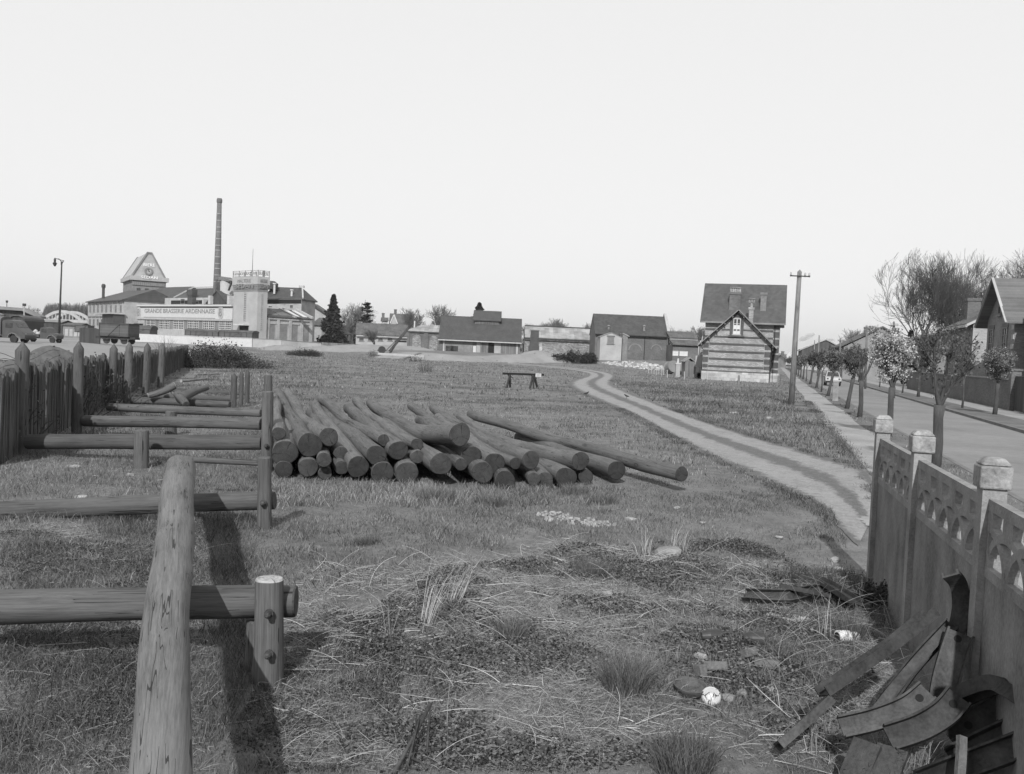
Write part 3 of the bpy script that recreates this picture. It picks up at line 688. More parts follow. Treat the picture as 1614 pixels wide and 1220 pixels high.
mx = K.f(397.7, 430, 1)[0]; mb = MB(); mb.tube([(mx, 1, zr0-.5), (mx, 1, K.f(398, 392, 1)[1])], [.09, .04], 6); mb.build('mast', M_METAL, r)

# silo behind the tower
Z = Bld('grain_silo', 'pale round silo with a metal hoist roof between the chimney and the tower', 356, 240, -20, .5, 'silo')
zt = Z.f(356, 441)[1]; mb = MB(); mb.lathe([(1.9, -1), (1.9, zt)], 20, (0,0,0)); mb.build('drum', M_RENDER, Z.root, True)
mb = MB(); mb.prism([(-2.3, zt+.0), (2.1, zt-.6), (2.1, zt-.3), (-.5, zt+.75), (-2.3, zt+.5)], -2, 2, lambda a, d, z: (a, d, z)); mb.build('hoist_roof', M_SHEET, Z.root)
mb = MB()
for a in (-2.2, -1.6): mb.bar((a, -2, zt-6), (a, -2, zt), .12, .12)
for k in range(6): mb.bar((-2.2, -2, zt-6+k), (-1.6, -2, zt-5+k), .08, .08)
mb.build('hoist_frame', M_DWOOD, Z.root)
mb = MB(); mb.bar((1.9,-1.9,zt-3),(2.9,-1.9,zt-.4),.5,.3); mb.build('hoist_arm', M_DWOOD, Z.root)

# tall slate-roofed malt house behind
Q = Bld('malt_house', 'three-storey brick malt house with a steep slate roof right behind the brewery tower', 476, 236, -8, .5)
r = Q.root; x0 = Q.f(418, 480)[0]; x1 = Q.f(475.3, 480)[0]; ze = Q.f(450, 470.4)[1]; zr = Q.f(440, 452.5, 5)[1]; mp0 = mapf('f', 0)
mb = MB(); mb.box(x0, x1, 0, 10, -1, ze); mb.build('wall', M_BRKL, r)
mb = MB(); v = [(x0-.4,-.4,ze),(x1+.5,-.4,ze),(x1+.5,10.4,ze),(x0-.4,10.4,ze),(x0-.4,5,zr),(x1-1.9,5,zr)]
mb.add(v+[(a,b,c-.3) for a,b,c in v[:4]], [(0,1,5,4),(1,2,5),(2,3,4,5),(3,0,4),(6,7,1,0),(7,8,2,1),(8,9,3,2),(9,6,0,3),(9,8,7,6)]); mb.build('roof', M_SLATED, r)
mb = MB(); mb.bar((x1+.5,-.5,ze+.2),(x1-1.9,5,zr+.15),.4,.4); mb.bar((x1-2.8,5,zr+.3),(x1-1.4,5,zr+.3),.6,.6); mb.build('hip_coping', M_WHITE2, r)
for a, b, c, d in ((422.5,429.8,472.3,476.8),(443.5,451,473,480),(460,468,474,480),(423,429,481.6,485),(443.5,449,485,490),(457,462,480,486)):
    q0, z1_ = Q.f(a, c); q1, z0_ = Q.f(b, d); window(r, mp0, q0, q1, z0_, z1_, 2, 1, .12, frame=M_RENDER, pane=(M_SGLASS if a == 422.5 else M_GLASS), sill=None, lintel=M_WHITE2)
for px, t_, b_ in ((431.7, 446, 460), (458.9, 456, 465)):
    cx, c1 = Q.f(px, t_, .5); c0 = Q.f(px, b_, .5)[1]; mb = MB(); mb.lathe([(.28, c0-.5), (.28, c1-.3), (.5, c1-.28), (.5, c1)], 10, (cx, 1.0, 0)); mb.build('vent_pipe', M_WHITE, r)
cx = Q.f(426.5, 450, 3)[0]; mb = MB(); mb.lathe([(2.0, Q.f(426,456,3)[1]), (2.0, Q.f(426,447,3)[1]), (1.1, Q.f(426,443,3)[1])], 16, (cx, 3, 0)); mb.build('round_turret', M_SLATED, r)

# low wing with skylights running back from the tower (faces right)
V = Bld('skylight_wing', 'low brick brewery wing with blind bays and glass skylights right of the tower', 404, 213.5, A0, .5)
r = V.root; XF = -.8
ya = V.s_(421, 500, XF)[0]; yb = V.s_(491, 510, XF)[0]; ze = V.s_(450, 501, XF)[1]; mps = mapf('s', XF); zr = V.s_(450, 489, XF-7)[1]
mb = MB(); mb.prism([(XF, -1.5), (XF, ze), (XF-7, zr-.15), (XF-7, -1.5)], ya, yb, lambda a, d, z: (a, d, z)); mb.build('wall', M_BRKL, r)
mb = MB(); mb.prism([(XF+.4, ze-.1), (XF+.4, ze+.12), (XF-7, zr+.2), (XF-7, zr)], ya, yb+.3, lambda a, d, z: (a, d, z)); rf = mb.build('roof', M_SLATED, r)
def onroof(t, k=.0): return (XF-7*t, ze+(zr-ze)*t+.22+k)
ylen = yb-ya
for f0, f1 in ((.0,.30),(.305,.60),(.66,.76),(.84,.94)):
    (xa, za), (xb, zb) = onroof(.12), onroof(.88); yy0, yy1 = ya+ylen*f0+.2, ya+ylen*f1
    if f0 < .6: pane = M_SHEET
    else: pane = M_SGLASS
    mb = MB(); mb.prism([(xa, za), (xa, za+.14), (xb, zb+.14), (xb, zb)], yy0, yy1, lambda a, d, z: (a, d, z)); mb.build('skylight', pane, rf)
mb = MB(); yw = ya+ylen*.615; mb.bar((XF+.4, yw, ze+.3), (XF-7, yw, zr+.35), .5, .35); mb.bar((XF+.4, yb, ze+.35), (XF-7, yb, zr+.4), .6, .6); mb.build('fire_wall_coping', M_WHITE2, rf)
bays = ((423,433),(442.5,452.5),(461,469),(479,487))
for i, (a, b) in enumerate(bays):
    y0_, y1_ = V.s_(a, 515, XF)[0], V.s_(b, 515, XF)[0]; z1_ = V.s_((a+b)/2, 510.6+i*.6, XF)[1]
    mb = MB(); fbox(mb, mps, y0_, y1_, .004, .05, -1.4, z1_); mb.build('blind_bay', M_BRKM, r)
    mb = MB(); fbox(mb, mps, y0_-.5, y1_+.5, .004, .16, z1_+.003, z1_+.45); mb.build('lintel', M_RENDER, r)
mb = MB()
for px in (421.8, 438, 457, 475, 489.5):
    a = V.s_(px, 515, XF)[0]; fbox(mb, mps, a-.4, a+.4, .005, .25, -1.5, ze-.6)
fbox(mb, mps, ya, yb, .006, .3, ze-.59, ze-.25); mb.build('pilasters', M_BRKL, r)

# end pavilion and dark lean-to
E_ = Bld('end_pavilion', 'small brick pavilion with a low hipped slate roof at the right end of the brewery', 501, 262, -12, .5)
r = E_.root; x1 = E_.f(524, 515)[0]; ze = E_.f(512, 511.8)[1]; zr = E_.f(503, 500.6, 4)[1]; mp0 = mapf('f', 0)
mb = MB(); mb.box(-1.5, x1, 0, 8, -1.5, ze); mb.build('wall', M_BRKL, r)
mb = MB(); v = [(-2.2,-.5,ze),(x1+.8,-.5,ze-.1),(x1+.8,8.5,ze-.1),(-2.2,8.5,ze),(-1.6,4,zr),(.4,4,zr)]
mb.add(v+[(a,b,c-.3) for a,b,c in v[:4]], [(0,1,5,4),(1,2,5),(2,3,4,5),(3,0,4),(6,7,1,0),(7,8,2,1),(8,9,3,2),(9,6,0,3),(9,8,7,6)]); mb.build('roof', M_SLATE, r)
mb = MB(); a, b = E_.f(507,520)[0], E_.f(514,520)[0]; fbox(mb, mp0, a, b, .004, .06, -1, E_.f(510,517)[1]); mb.build('blind_bay', M_BRKM, r)
mb = MB(); fbox(mb, mp0, -1.55, -1.2, .004, .3, -1, ze-.4); mb.build('downpipe', M_DARK, r)
E2 = Bld('lean_to_shed', 'dark open lean-to shed against the brick pavilion', 525, 264, -12, .5, 'shed')
r = E2.root; x1 = E2.f(533,520)[0]; mb = MB(); mb.box(.2, x1, 1, 6, -1, E2.f(530,520)[1]); mb.build('wall', M_DWOOD, r)
mb = MB(); za = E2.f(525,514.5)[1]; xb, zb = E2.f(542.5,526.5); mb.prism([(0, za-.35), (xb, zb-.2), (xb, zb+.05), (0, za)], -.5, 6.5, lambda a, d, z: (a, d, z)); mb.build('roof', M_SLATED, r)
# gabled hall further back
H_ = Bld('gabled_hall', 'pale gabled hall with dark verges and a round window behind the skylight wing', 476, 285, 4, .5)
r = H_.root; x0, x1 = H_.f(474,495)[0], H_.f(514,495)[0]; xa = H_.f(492,480)[0]; zp = H_.f(492,479.8)[1]; ze = H_.f(514,494)[1]
mb = MB(); pl = [(x0+1,-1),(x1,-1),(x1,ze-.1),(xa,zp-.2),(x0+1,H_.f(475,489)[1]-.3)]; mb.prism(pl, 0, 12, lambda a,d,z:(a,d,z)); mb.build('wall', M_RENDER, r)
mb = MB(); ove = (xa-x0)*1.0
mb.prism([(x0-1.5, H_.f(473,487)[1]), (xa, zp-.15), (xa, zp+.5), (x0-1.5, H_.f(473,487)[1]+.6)], -1, 12.5, lambda a,d,z:(a,d,z))
mb.prism([(x1+1, ze-.9), (x1+1, ze-.25), (xa+.001, zp+.5), (xa+.001, zp-.15)], -1, 12.5, lambda a,d,z:(a,d,z)); mb.build('roof', M_SLATED, r)
cx, cz = H_.f(490.5, 489.8); mb = MB(); mb.prism([(cx+.95*math.cos(2*math.pi*i/18), cz+.95*math.sin(2*math.pi*i/18)) for i in range(18)], .004, .12, lambda a_, d, z: (a_, -d, z)); mb.build('round_window', M_GLASS, r)

# white yard wall in front of the brewery
def px_wall(name, label, pts, thick, mat, zoff=-.6, cat='wall', cap=None, group=None):
    """pts: (px, py_top, depth)"""
    ps = [P(a, b, d) for a, b, d in pts]; base = Vector((ps[0].x, ps[0].y, tz(ps[0].x, ps[0].y)))
    e = empty(name, base, 0, label, cat, group)
    mb = MB(); mc = MB()
    for p, q in zip(ps[:-1], ps[1:]):
        d = Vector((q.x-p.x, q.y-p.y, 0)).normalized(); n = Vector((-d.y, d.x, 0))*thick/2
        zb = min(tz(p.x, p.y), tz(q.x, q.y)) + zoff
        v = [Vector((p.x,p.y,zb))-n, Vector((q.x,q.y,zb))-n, Vector((q.x,q.y,zb))+n, Vector((p.x,p.y,zb))+n, Vector((p.x,p.y,p.z))-n, Vector((q.x,q.y,q.z))-n, Vector((q.x,q.y,q.z))+n, Vector((p.x,p.y,p.z))+n]
        mb.add([w-base for w in v], [(3,2,1,0),(4,5,6,7),(0,1,5,4),(1,2,6,5),(2,3,7,6),(3,0,4,7)])
        mc.bar(Vector((p.x,p.y,p.z+.06))-base, Vector((q.x,q.y,q.z+.06))-base, thick+.12, .12)
    mb.build('wall_body', mat, e)
    if cap: mc.build('coping', cap, e)
    return e
px_wall('white_yard_wall', 'long low white wall running in front of the brewery tower and hall', [(198,524.5,172),(262,528,170),(330,531.5,168),(398,533.6,166)], .3, M_WHITE, -.6, cap=M_WHITE2)
px_wall('grey_yard_wall', 'low grey concrete panel wall continuing right of the white yard wall', [(398.6,534,166),(444,536,166),(470,538.6,168),(506,541,170)], .25, M_RENDER, -.6, cap=M_RENDERD)
px_wall('board_fence', 'weathered grey board fence between the brewery and the low long building', [(507,539.5,176),(560,542.5,178),(642,548,186)], .1, M_GWOOD, -.6, 'fence')

# long low building
Lb = Bld('long_low_building', 'long low building with a white gable end and tiled roof left of the arched hall', 561, 208, 9, .9)
r = Lb.root; x1 = Lb.f(643, 530)[0]; ze = Lb.f(600, 528.2)[1]; yw = 13.0; zr = Lb.f(600, 511.6, 6.5)[1]
mb = MB(); wall_block(mb, 0, x1, 0, yw, -1.2, ze, zr, 'x'); mb.build('wall', M_RENDER, r)
mb = MB(); roof_gable(mb, 0, x1, 0, yw, ze, zr, 'x', .5, .15, .25); mb.build('roof', M_TILE, r)
mb = MB(); mb.bar((0,-.6,ze-.35),(x1,-.6,ze-.35),.2,.2); mb.build('gutter', M_ZINC, r)
mb = MB(); mb.box(-.04, -.002, 0, yw, -1.2, ze-.2); mb.build('gable_wall', M_WHITE2, r)
a, b = Lb.f(622,535)[0], Lb.f(641,535)[0]
mb = MB(); fbox(mb, mapf('f',0), a, b, .003, .1, Lb.f(630,539)[1], Lb.f(630,536.8)[1]); mb.build('window_strip', M_DARK, r)
for a in (566,580,596,611):
    q0 = Lb.f(a,533)[0]; window(r, mapf('f',0), q0, q0+1.1, Lb.f(a,537)[1], Lb.f(a,532.6)[1], 1, 2, .08, frame=M_RENDERD)

# houses on the rise
def small_house(px0, px1, pye, pyr, pyb, depth, label, deg=8, z0=1.0, mat=None, roof=None, dpt=8, wins=2, chim=1, name='house', group=None, cat='house'):
    b = Bld(name, label, px0, depth, deg, z0, cat, group); x1 = b.f(px1, pye)[0]
    ze = b.f((px0+px1)/2, pye)[1]; zr = b.f((px0+px1)/2, pyr, dpt/2)[1]
    mb = MB(); wall_block(mb, 0, x1, 0, dpt, -2, ze, zr, 'x'); mb.build('wall', mat or M_RENDER, b.root)
    mb = MB(); roof_gable(mb, 0, x1, 0, dpt, ze, zr, 'x', .4, .3, .2); rf = mb.build('roof', roof or M_TILE, b.root)
    for i in range(wins):
        c = x1*(i+.5)/wins; window(b.root, mapf('f', 0), c-.5, c+.5, ze-2.2, ze-.7, 2, 1, .1, frame=M_WHITE2)
    for i in range(chim): chimney(rf, x1*(.2+.6*i), dpt/2+.1, zr-.6, zr+1.5, .8, .6)
    return b
hh = small_house(615, 652, 511, 495.8, 530, 270, 'two-storey house with a steep tiled roof above the long low building', 10, 1, M_BRKL)
hh2 = small_house(601, 611, 505.5, 501.5, 530, 262, 'narrow pale annex with a chimney left of the steep-roofed house', 10, 1, M_RENDER, wins=1, dpt=5)
mb = MB()
for t in (0, 4.2): mb.bar((t, -.6, 6.3), (t+2.1, -.6, 9.8), .25, .25, (0,1,0)); mb.bar((t+4.2, -.6, 6.3), (t+2.1, -.6, 9.8), .25, .25, (0,1,0))
hz = hh.f(620,509)[1]
mb = MB(); g0 = hh.f(616,511)[0]; g1 = hh.f(624.5,511)[0]; gp = hh.f(619.5,497)[1]; mb.prism([(g0, hz-3), (g1, hz-3), (g1, hz), ((g0+g1)/2, gp), (g0, hz)], -1.2, 3, lambda a,d,z:(a,d,z)); gb = mb.build('front_gable', M_RENDER, hh.root)
mb = MB(); mb.bar((g0-.3,-1.3,hz-.2),((g0+g1)/2,-1.3,gp+.2),.3,.3,(0,1,0)); mb.bar((g1+.3,-1.3,hz-.2),((g0+g1)/2,-1.3,gp+.2),.3,.3,(0,1,0)); mb.build('bargeboard', M_WHITE, gb)

# arched hall
Ah = Bld('arched_hall', 'brick hall with two tall blind arches of pale rubble and a pale hipped roof', 642, 198, 0, 1.1)
r = Ah.root; x1 = Ah.f(690.6+8, 540)[0]; ze = Ah.f(665, 522.8)[1]; zr = Ah.f(670, 511.8, 5.5)[1]; mp0 = mapf('f',0)
mb = MB(); mb.box(0, x1, 0, 11, -1.5, ze); mb.build('wall', M_BRK, r)
mb = MB(); roof_hip(mb, 0, x1, 0, 11, ze+.15, zr, .35, 2.6, 0); mb.build('roof', M_TILEL, r)
mb = MB(); mb.box(-.3, x1, -.3, 0, ze-.25, ze); mb.build('cornice', M_DWOOD, r)
def arch_panel(par, mp, b, a, c, pyt, pyb, mat, name='blind_arch', off=.004, out=.05, edge=None):
    x0 = b(a, pyb)[0]; x1 = b(c, pyb)[0]; z1 = b((a+c)/2, pyt)[1]; z0 = b((a+c)/2, pyb)[1]; rx = (x1-x0)/2; cx = (x0+x1)/2
    top = [(cx+rx*math.cos(t), z1-abs(rx)+abs(rx)*math.sin(t)) for t in [math.pi*i/12 for i in range(13)]]
    mb = MB(); mb.prism([(x1, z0)]+top+[(x0, z0)], off, out, mp); o = mb.build(name, mat, par)
    if edge:
        mb = MB()
        for p, q in zip(top[:-1], top[1:]):
            mb.prism([p, q, (cx+(q[0]-cx)*1.18, z1-abs(rx)+(q[1]-z1+abs(rx))*1.18), (cx+(p[0]-cx)*1.18, z1-abs(rx)+(p[1]-z1+abs(rx))*1.18)], off, out+.08, mp)
        mb.build('arch_ring', edge, o)
    return o
for a, c, t_, b_ in ((649.3,662.6,526.8,551),(676.6,689,528.3,552)): arch_panel(r, mp0, Ah.f, a, c, t_, b_, M_STONE, edge=M_BRK)
for px in (643.5, 669.5, 673): mb = MB(); a = Ah.f(px,540)[0]; fbox(mb, mp0, a-.25, a+.25, .005, .22, -1.5, ze-.3); mb.build('pilaster', M_BRK, r)
cx, cz = Ah.f(653.7, 506, 3); mb = MB(); mb.lathe([(.16, cz-1.8), (.16, cz)], 8, (cx, 3, 0)); mb.build('flue', M_WHITE, r)

# warehouse
Wh = Bld('warehouse', 'old brick warehouse with a broad dark roof and a raised ventilator on the ridge', 692, 190, 0.6, 1.2)
r = Wh.root; x1 = Wh.f(820, 545)[0]; ze = Wh.f(755, 533.4, -.8)[1]; yw = 14; zr = Wh.f(757, 501.2, 7)[1]; mp0 = mapf('f',0)
mb = MB(); wall_block(mb, 0, x1, 0, yw, -1.3, ze-.1, zr-.25, 'x'); mb.build('wall', M_BRK, r)
M_WROOF = mat_rows('warehouse_roof', .052, .12, 2, .15, .12, .8, (0, .2), .2, .14)
mb = MB(); roof_gable(mb, 0, x1, 0, yw, ze, zr, 'x', .9, .25, .2); rf = mb.build('roof', M_WROOF, r)
mb = MB(); sl = (zr-ze)/(yw/2); mb.bar((-.2,-.98,ze-.9*sl-.05),(x1+.2,-.98,ze-.9*sl-.05),.16,.22); mb.build('gutter', M_ZINC, r)
c0, c1 = Wh.f(749,505,5.2)[0], Wh.f(787,505,5.2)[0]; cz0 = Wh.f(768,511,4.5)[1]; cze = Wh.f(768,503.5,5)[1]; czr = Wh.f(768,491,7)[1]
mb = MB(); wall_block(mb, c0, c1, 4.6, 9.4, cz0-1.0, cze, czr-.2, 'x'); vt = mb.build('ventilator', M_GWOOD, r)
mb = MB(); roof_gable(mb, c0, c1, 4.6, 9.4, cze, czr, 'x', .5, .45, .15); mb.build('roof', M_WROOF, vt)
mb = MB(); fbox(mb, mapf('f',4.6), c0+.3, c1-.3, .004, .1, cz0+.2, cze-.5); mb.build('louvres', M_GWOOD, vt)
def panel(name, mat, a, b, t_, bt, out=.08, par=r, fr=Wh, pl=mp0, off=.004):
    q0 = fr.f(a, (t_+bt)/2)[0]; q1 = fr.f(b, (t_+bt)/2)[0]; mb = MB(); fbox(mb, pl, q0, q1, off, out, fr.f((a+b)/2, bt)[1], fr.f((a+b)/2, t_)[1]); return mb.build(name, mat, par)
panel('door_post', M_WHITE2, 698.3, 700.6, 536, 554, .16); panel('door_post', M_WHITE2, 813.6, 816.3, 541, 559, .16)
panel('brick_panel', M_BRKM, 701, 745, 537, 555, .05)
w_ = panel('window', M_GLASS, 702.5, 722, 545, 554, .10); panel('shutter', M_DARK, 710.8, 714.6, 545, 554, .16)
panel('end_panel', M_RENDER, 751, 757, 540, 556.5, .07); panel('white_door', M_WHITE, 745.6, 750.4, 545, 556, .13)
panel('door_jamb', M_RENDERD, 757.3, 759.3, 538, 557, .2); panel('sliding_door', M_GWOOD, 759.6, 769.4, 539, 556.8, .12)
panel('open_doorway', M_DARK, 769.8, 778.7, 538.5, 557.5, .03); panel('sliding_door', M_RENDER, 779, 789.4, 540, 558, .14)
panel('sliding_door', M_GWOOD, 790.5, 812.6, 540, 558.5, .12)
panel('window', M_GLASS, 703, 706, 546, 552, .13)

# dark brick kiln stack
Kn = Bld('brick_kiln', 'square dark brick kiln stack standing by the right end of the warehouse', 833, 180, 0, 1.2, 'kiln')
r = Kn.root; x1 = Kn.f(850,540)[0]; zt = Kn.f(842,521)[1]; zm = Kn.f(842,545)[1]
M_KILN = mat_brick('sooty_brick', .055, .08, 1, .2)
mb = MB(); mb.box(0, x1, 0, 2.2, -1.2, zm); mb.build('base', M_KILN, r)
mb = MB(); mb.prism([(.15, zm+.003), (x1-.1, zm+.003), (x1-.15, zt), (.35, zt)], .1, 2.0, lambda a,d,z:(a,d,z)); mb.build('stack', M_KILN, r)
mb = MB(); mb.box(.2, x1-.05, -.0, 2.1, zt+.003, zt+.2); mb.build('cap', M_RENDERD, r)

# long stone shed
St = Bld('stone_shed', 'long pale rubble-stone shed with a light sheet roof right of the dark kiln', 826, 192, 0.4, 1.25, 'shed')
r = St.root; x1 = St.f(940,540)[0]; ze = St.f(880,532.8)[1]; zr = St.f(880,517.2,6)[1]; mp0 = mapf('f',0)
mb = MB(); wall_block(mb, 0, x1, 0, 12, -1.3, ze-.1, zr-.2, 'x'); mb.build('wall', M_STONE, r)
mb = MB(); roof_gable(mb, 0, x1, 0, 12, ze, zr, 'x', .5, .0, .18); mb.build('roof', M_TILEL, r)
mb = MB(); mb.bar((0,-.6,ze-.35),(x1,-.6,ze-.35),.2,.22); mb.bar((0,6,zr+.28),(x1,6,zr+.28),.5,.16); mb.build('gutter', M_DWOOD, r)
panel('blocked_door', M_STONEP, 850, 854, 541, 562, .06, r, St, mp0); panel('lintel', M_RENDERD, 854.5, 880, 539.5, 541, .06, r, St, mp0)

# engine hall
En = Bld('engine_hall', 'dark brick engine hall with two blind arches and a pale gable coping', 937, 178, .8, 1.25)
r = En.root; x1 = En.f(1053,545)[0]; ze = En.f(990,527.3)[1]; yw = 11; zr = En.f(1000,498.6,5.5)[1]; mp0 = mapf('f',0)
mb = MB(); wall_block(mb, 0, x1, 0, yw, -1.3, ze-.1, zr-.1, 'x'); mb.build('wall', M_BRK, r)
mb = MB(); roof_gable(mb, 0, x1-.2, 0, yw, ze, zr, 'x', .35, .1, .2); mb.build('roof', M_SLATED, r)
mb = MB(); d = .55
for s0_, s1_ in (((-.6, ze-.2), (yw/2, zr+.75)), ((yw+.6, ze-.2), (yw/2, zr+.75))): mb.bar((x1+.1, s0_[0], s0_[1]), (x1+.1, s1_[0], s1_[1]), d, .35)
mb.build('gable_coping', M_RENDER, r)
mb = MB(); mb.box(x1-.3, x1+.35, -.35, .35, -1.3, ze+.3); mb.build('corner_pier', M_BRK, r)
mb = MB(); mb.bar((0,-.5,ze-.25),(x1-.4,-.5,ze-.25),.16,.18); a = En.f(1016,540)[0]; mb.bar((a,-.12,-1),(a,-.12,ze-.3),.12,.12); mb.build('gutter', M_DARK, r)
for a, c, t_, b_ in ((991,1009.5,543,566),(1026,1041,544,567)): arch_panel(r, mp0, En.f, a, c, t_, b_, M_BRK, edge=M_BRKM)
for px in (959.5, 1015.5):
    cx, cz = En.f(px, 514.5, 1.2); mb = MB(); mb.lathe([(.3, cz-1.1), (.22, cz-.5), (.22, cz), (.4, cz+.05), (.1, cz+.3)], 10, (cx, 1.2, 0)); mb.build('roof_vent', M_BRKM, r)

# small gable-fronted hut
Hu = Bld('pump_hut', 'small pale rendered hut with a peaked front and a high shuttered window', 945.2, 160, 1.0, 1.2, 'hut')
r = Hu.root; x1 = Hu.f(979.6,550)[0]; ze = Hu.f(962,531.5)[1]; xa = x1/2; zp = Hu.f(962,524.6)[1]; mp0 = mapf('f',0)
mb = MB(); mb.prism([(0,-1.4),(x1,-1.4),(x1,ze),(xa,zp),(0,ze)], 0, 4, lambda a,d,z:(a,d,z)); mb.build('wall', M_RENDER, r)
mb = MB(); roof_gable(mb, 0, x1, 0, 4, ze, zp, 'y', .12, .1, .1); mb.build('roof', M_RENDERD, r)
q0, z1_ = Hu.f(957.5, 530.8); q1, z0_ = Hu.f(967.5, 542); window(r, mp0, q0, q1, z0_, z1_, 2, 2, .08, frame=M_RENDERD, pane=M_BRKM, sill=M_BRKM, lintel=M_BRK)
Hx = Bld('hut_annex', 'narrow brick annex stuck to the right side of the pale hut', 980.2, 161, 1, 1.2, 'annex')
x1 = Hx.f(988.5,550)[0]; mb = MB(); mb.prism([(0,-1.4),(x1,-1.4),(x1,Hx.f(988,530)[1]),(0,Hx.f(981,526)[1])], 0, 3.5, lambda a,d,z:(a,d,z)); mb.build('wall', M_BRKM, Hx.root)
mb = MB(); mb.prism([(0,Hx.f(981,526)[1]+.01),(x1+.3,Hx.f(988,530)[1]-.1),(x1+.3,Hx.f(988,530)[1]+.06),(0,Hx.f(981,526)[1]+.16)], -.15, 3.7, lambda a,d,z:(a,d,z)); mb.build('roof', M_TILEL, Hx.root)

# link sheds
Lk = Bld('link_shed', 'low brick shed with a two-step roof and bright windows between engine hall and striped house', 1060, 172, 2, 1.25, 'shed')
r = Lk.root; x1 = Lk.f(1106,545)[0]; mp0 = mapf('f',0)
z = [Lk.f(1080,p)[1] for p in (524, 533, 536.5, 544.5)]
mb = MB(); mb.box(0, x1, 0, 8, -1.2, z[3]); mb.build('wall', M_BRK, r)
mb = MB(); mb.prism([(-.4, z[3]), (3.2, z[2]), (3.2, z[2]+.15), (-.4, z[3]+.18)], -.1, x1, lambda a,d,z_:(d,a,z_)); mb.build('roof', M_TILE, r)
mb = MB(); mb.box(0, x1, 3.2, 3.6, z[2]-.6, z[1]); mb.build('upper_wall', M_RENDER, r)
mb = MB(); mb.prism([(3.0, z[1]), (7, Lk.f(1080,524,7)[1]), (7, Lk.f(1080,524,7)[1]+.15), (3.0, z[1]+.15)], -.1, x1, lambda a,d,z_:(d,a,z_)); mb.build('roof', M_TILE, r)
for a, b in ((1059.8+.4,1069.3),(1071,1084)):
    q0 = Lk.f(a,555)[0]; q1 = Lk.f(b,555)[0]; window(r, mp0, q0, q1, Lk.f(1070,561)[1], Lk.f(1070,553.3)[1], 2, 2, .08, frame=M_WHITE, pane=M_SGLASS, sill=None)
mb = MB(); fbox(mb, mp0, Lk.f(1060,546)[0], Lk.f(1100,546)[0], .003, .14, Lk.f(1080,546.6)[1], Lk.f(1080,545.6)[1]); mb.build('door_rail', M_DARK, r)

# ---- the striped keeper's house
Hs = Bld('striped_house', 'tall brick-banded stone house with a gabled front wing and a broad slate roof', 1108, 92.5, -16.0, 0.0, 'house')
r = Hs.root
YM = 3.2                                                # main block stands back behind the gabled wing
x0, _ = Hs.f(1110.5, 540, YM); x1 = Hs.f(1228, 540, YM)[0]; ze = Hs.f(1165, 502.3, YM)[1]; yw = 7.4; zr = Hs.f(1175, 450, YM+yw/2)[1]
M_HSTONE = mat_brick('coursed_pale_stone', .28, .13, 1, .22, bw=.3, bh=.11, msize=.014)
M_BAND = mat_brick('dark_band_brick', .058, .11, 1, .15)
mb = MB(); wall_block(mb, x0, x1, YM, YM+yw, -.6, ze, zr-.1, 'x'); mb.build('wall', M_HSTONE, r)
mb = MB(); roof_gable(mb, x0, x1, YM, YM+yw, ze, zr, 'x', .55, .55, .14); rf = mb.build('roof', mat_rows('house_slates', .062, .2, 2, .14, .14, .55, (0, .3), .2, .12), r)
mpm = mapf('f', YM)
wx0 = Hs.f(1108.5, 560)[0]; wx1 = Hs.f(1214, 560)[0]; wze = Hs.f(1110, 537)[1]; wxa = (wx0+wx1)/2; wzp = Hs.f(1163.5, 489.5)[1]
mb = MB(); mb.prism([(wx0,-.6),(wx1,-.6),(wx1,wze),(wxa,wzp-.15),(wx0,wze)], 0, YM-.003, lambda a,d,z:(a,d,z)); mb.build('wing_wall', M_HSTONE, r)
mb = MB(); roof_gable(mb, wx0, wx1, 0, YM-.5, wze, wzp, 'y', .62, .5, .12); wr = mb.build('wing_roof', MATS['house_slates'], r)
mb = MB(); sl = (wzp-wze)/((wx1-wx0)/2)
for s in (-1, 1):
    e = wx0-.62 if s < 0 else wx1+.62
    mb.bar((e, -.56, wze-.62*sl+.05), (wxa, -.56, wzp+.06), .09, .2, (0,1,0))
    for k in range(5):
        t = .1+.19*k; xx = e+(wxa-e)*t; zz = wze-.62*sl+(wzp-wze+.62*sl)*t
        mb.bar((xx, -.5, zz-.12), (xx, .0, zz-.12), .12, .16); mb.bar((xx, -.03, zz-.55), (xx, -.4, zz-.15), .09, .09)
mb.build('bargeboard', M_RENDERD, wr)
mb = MB(); mb.box(wx0-.1, wx1+.12, -.12, -.003, -.6, Hs.f(1160, 586.5)[1]); mb.box(wx1+.13, Hs.f(1226,590,YM)[0]+.1, YM-.14, YM-.003, -.6, Hs.f(1160, 586.5)[1]); mb.build('plinth', M_STONEP, r)
mb = MB(); mb.box(wx0-.14, wx1+.16, -.16, -.004, Hs.f(1160, 586.5)[1]+.003, Hs.f(1160, 585)[1]); mb.build('plinth_course', M_BAND, r)
mpw = mapf('f', 0)
def band(par, mp, b, xa_, xb_, pyc, pyb_, yl=0, clip=None):
    z1_ = b(1160, pyc)[1]; z0_ = b(1160, pyb_)[1]; mb = MB(); fbox(mb, mp, xa_, xb_, .002, .035, z0_, z1_); return mb.build('brick_band', M_BAND, par)
for yc in (541.3, 553.3, 565, 577):
    band(r, mpw, Hs.f, wx0+.55, wx1-.62, yc, yc+3.2)
def clipx(z):
    t = max(0, (z-wze)/(wzp-wze)); return wx0+(wxa-wx0)*t, wx1-(wx1-wxa)*t
for yc in (530.0, 518.8):
    z = Hs.f(1160, yc)[1]; a, b = clipx(z+.1); band(r, mpw, Hs.f, a+.25, b-.25, yc, yc+2.8)
mb = MB()
for a, b in ((wx0-.03, wx0+.5), (wx1-.58, wx1+.03)): mb.box(a, b, -.05, -.002, Hs.f(1160,585)[1]+.02, wze)
mb.build('corner_quoins', M_BAND, r)
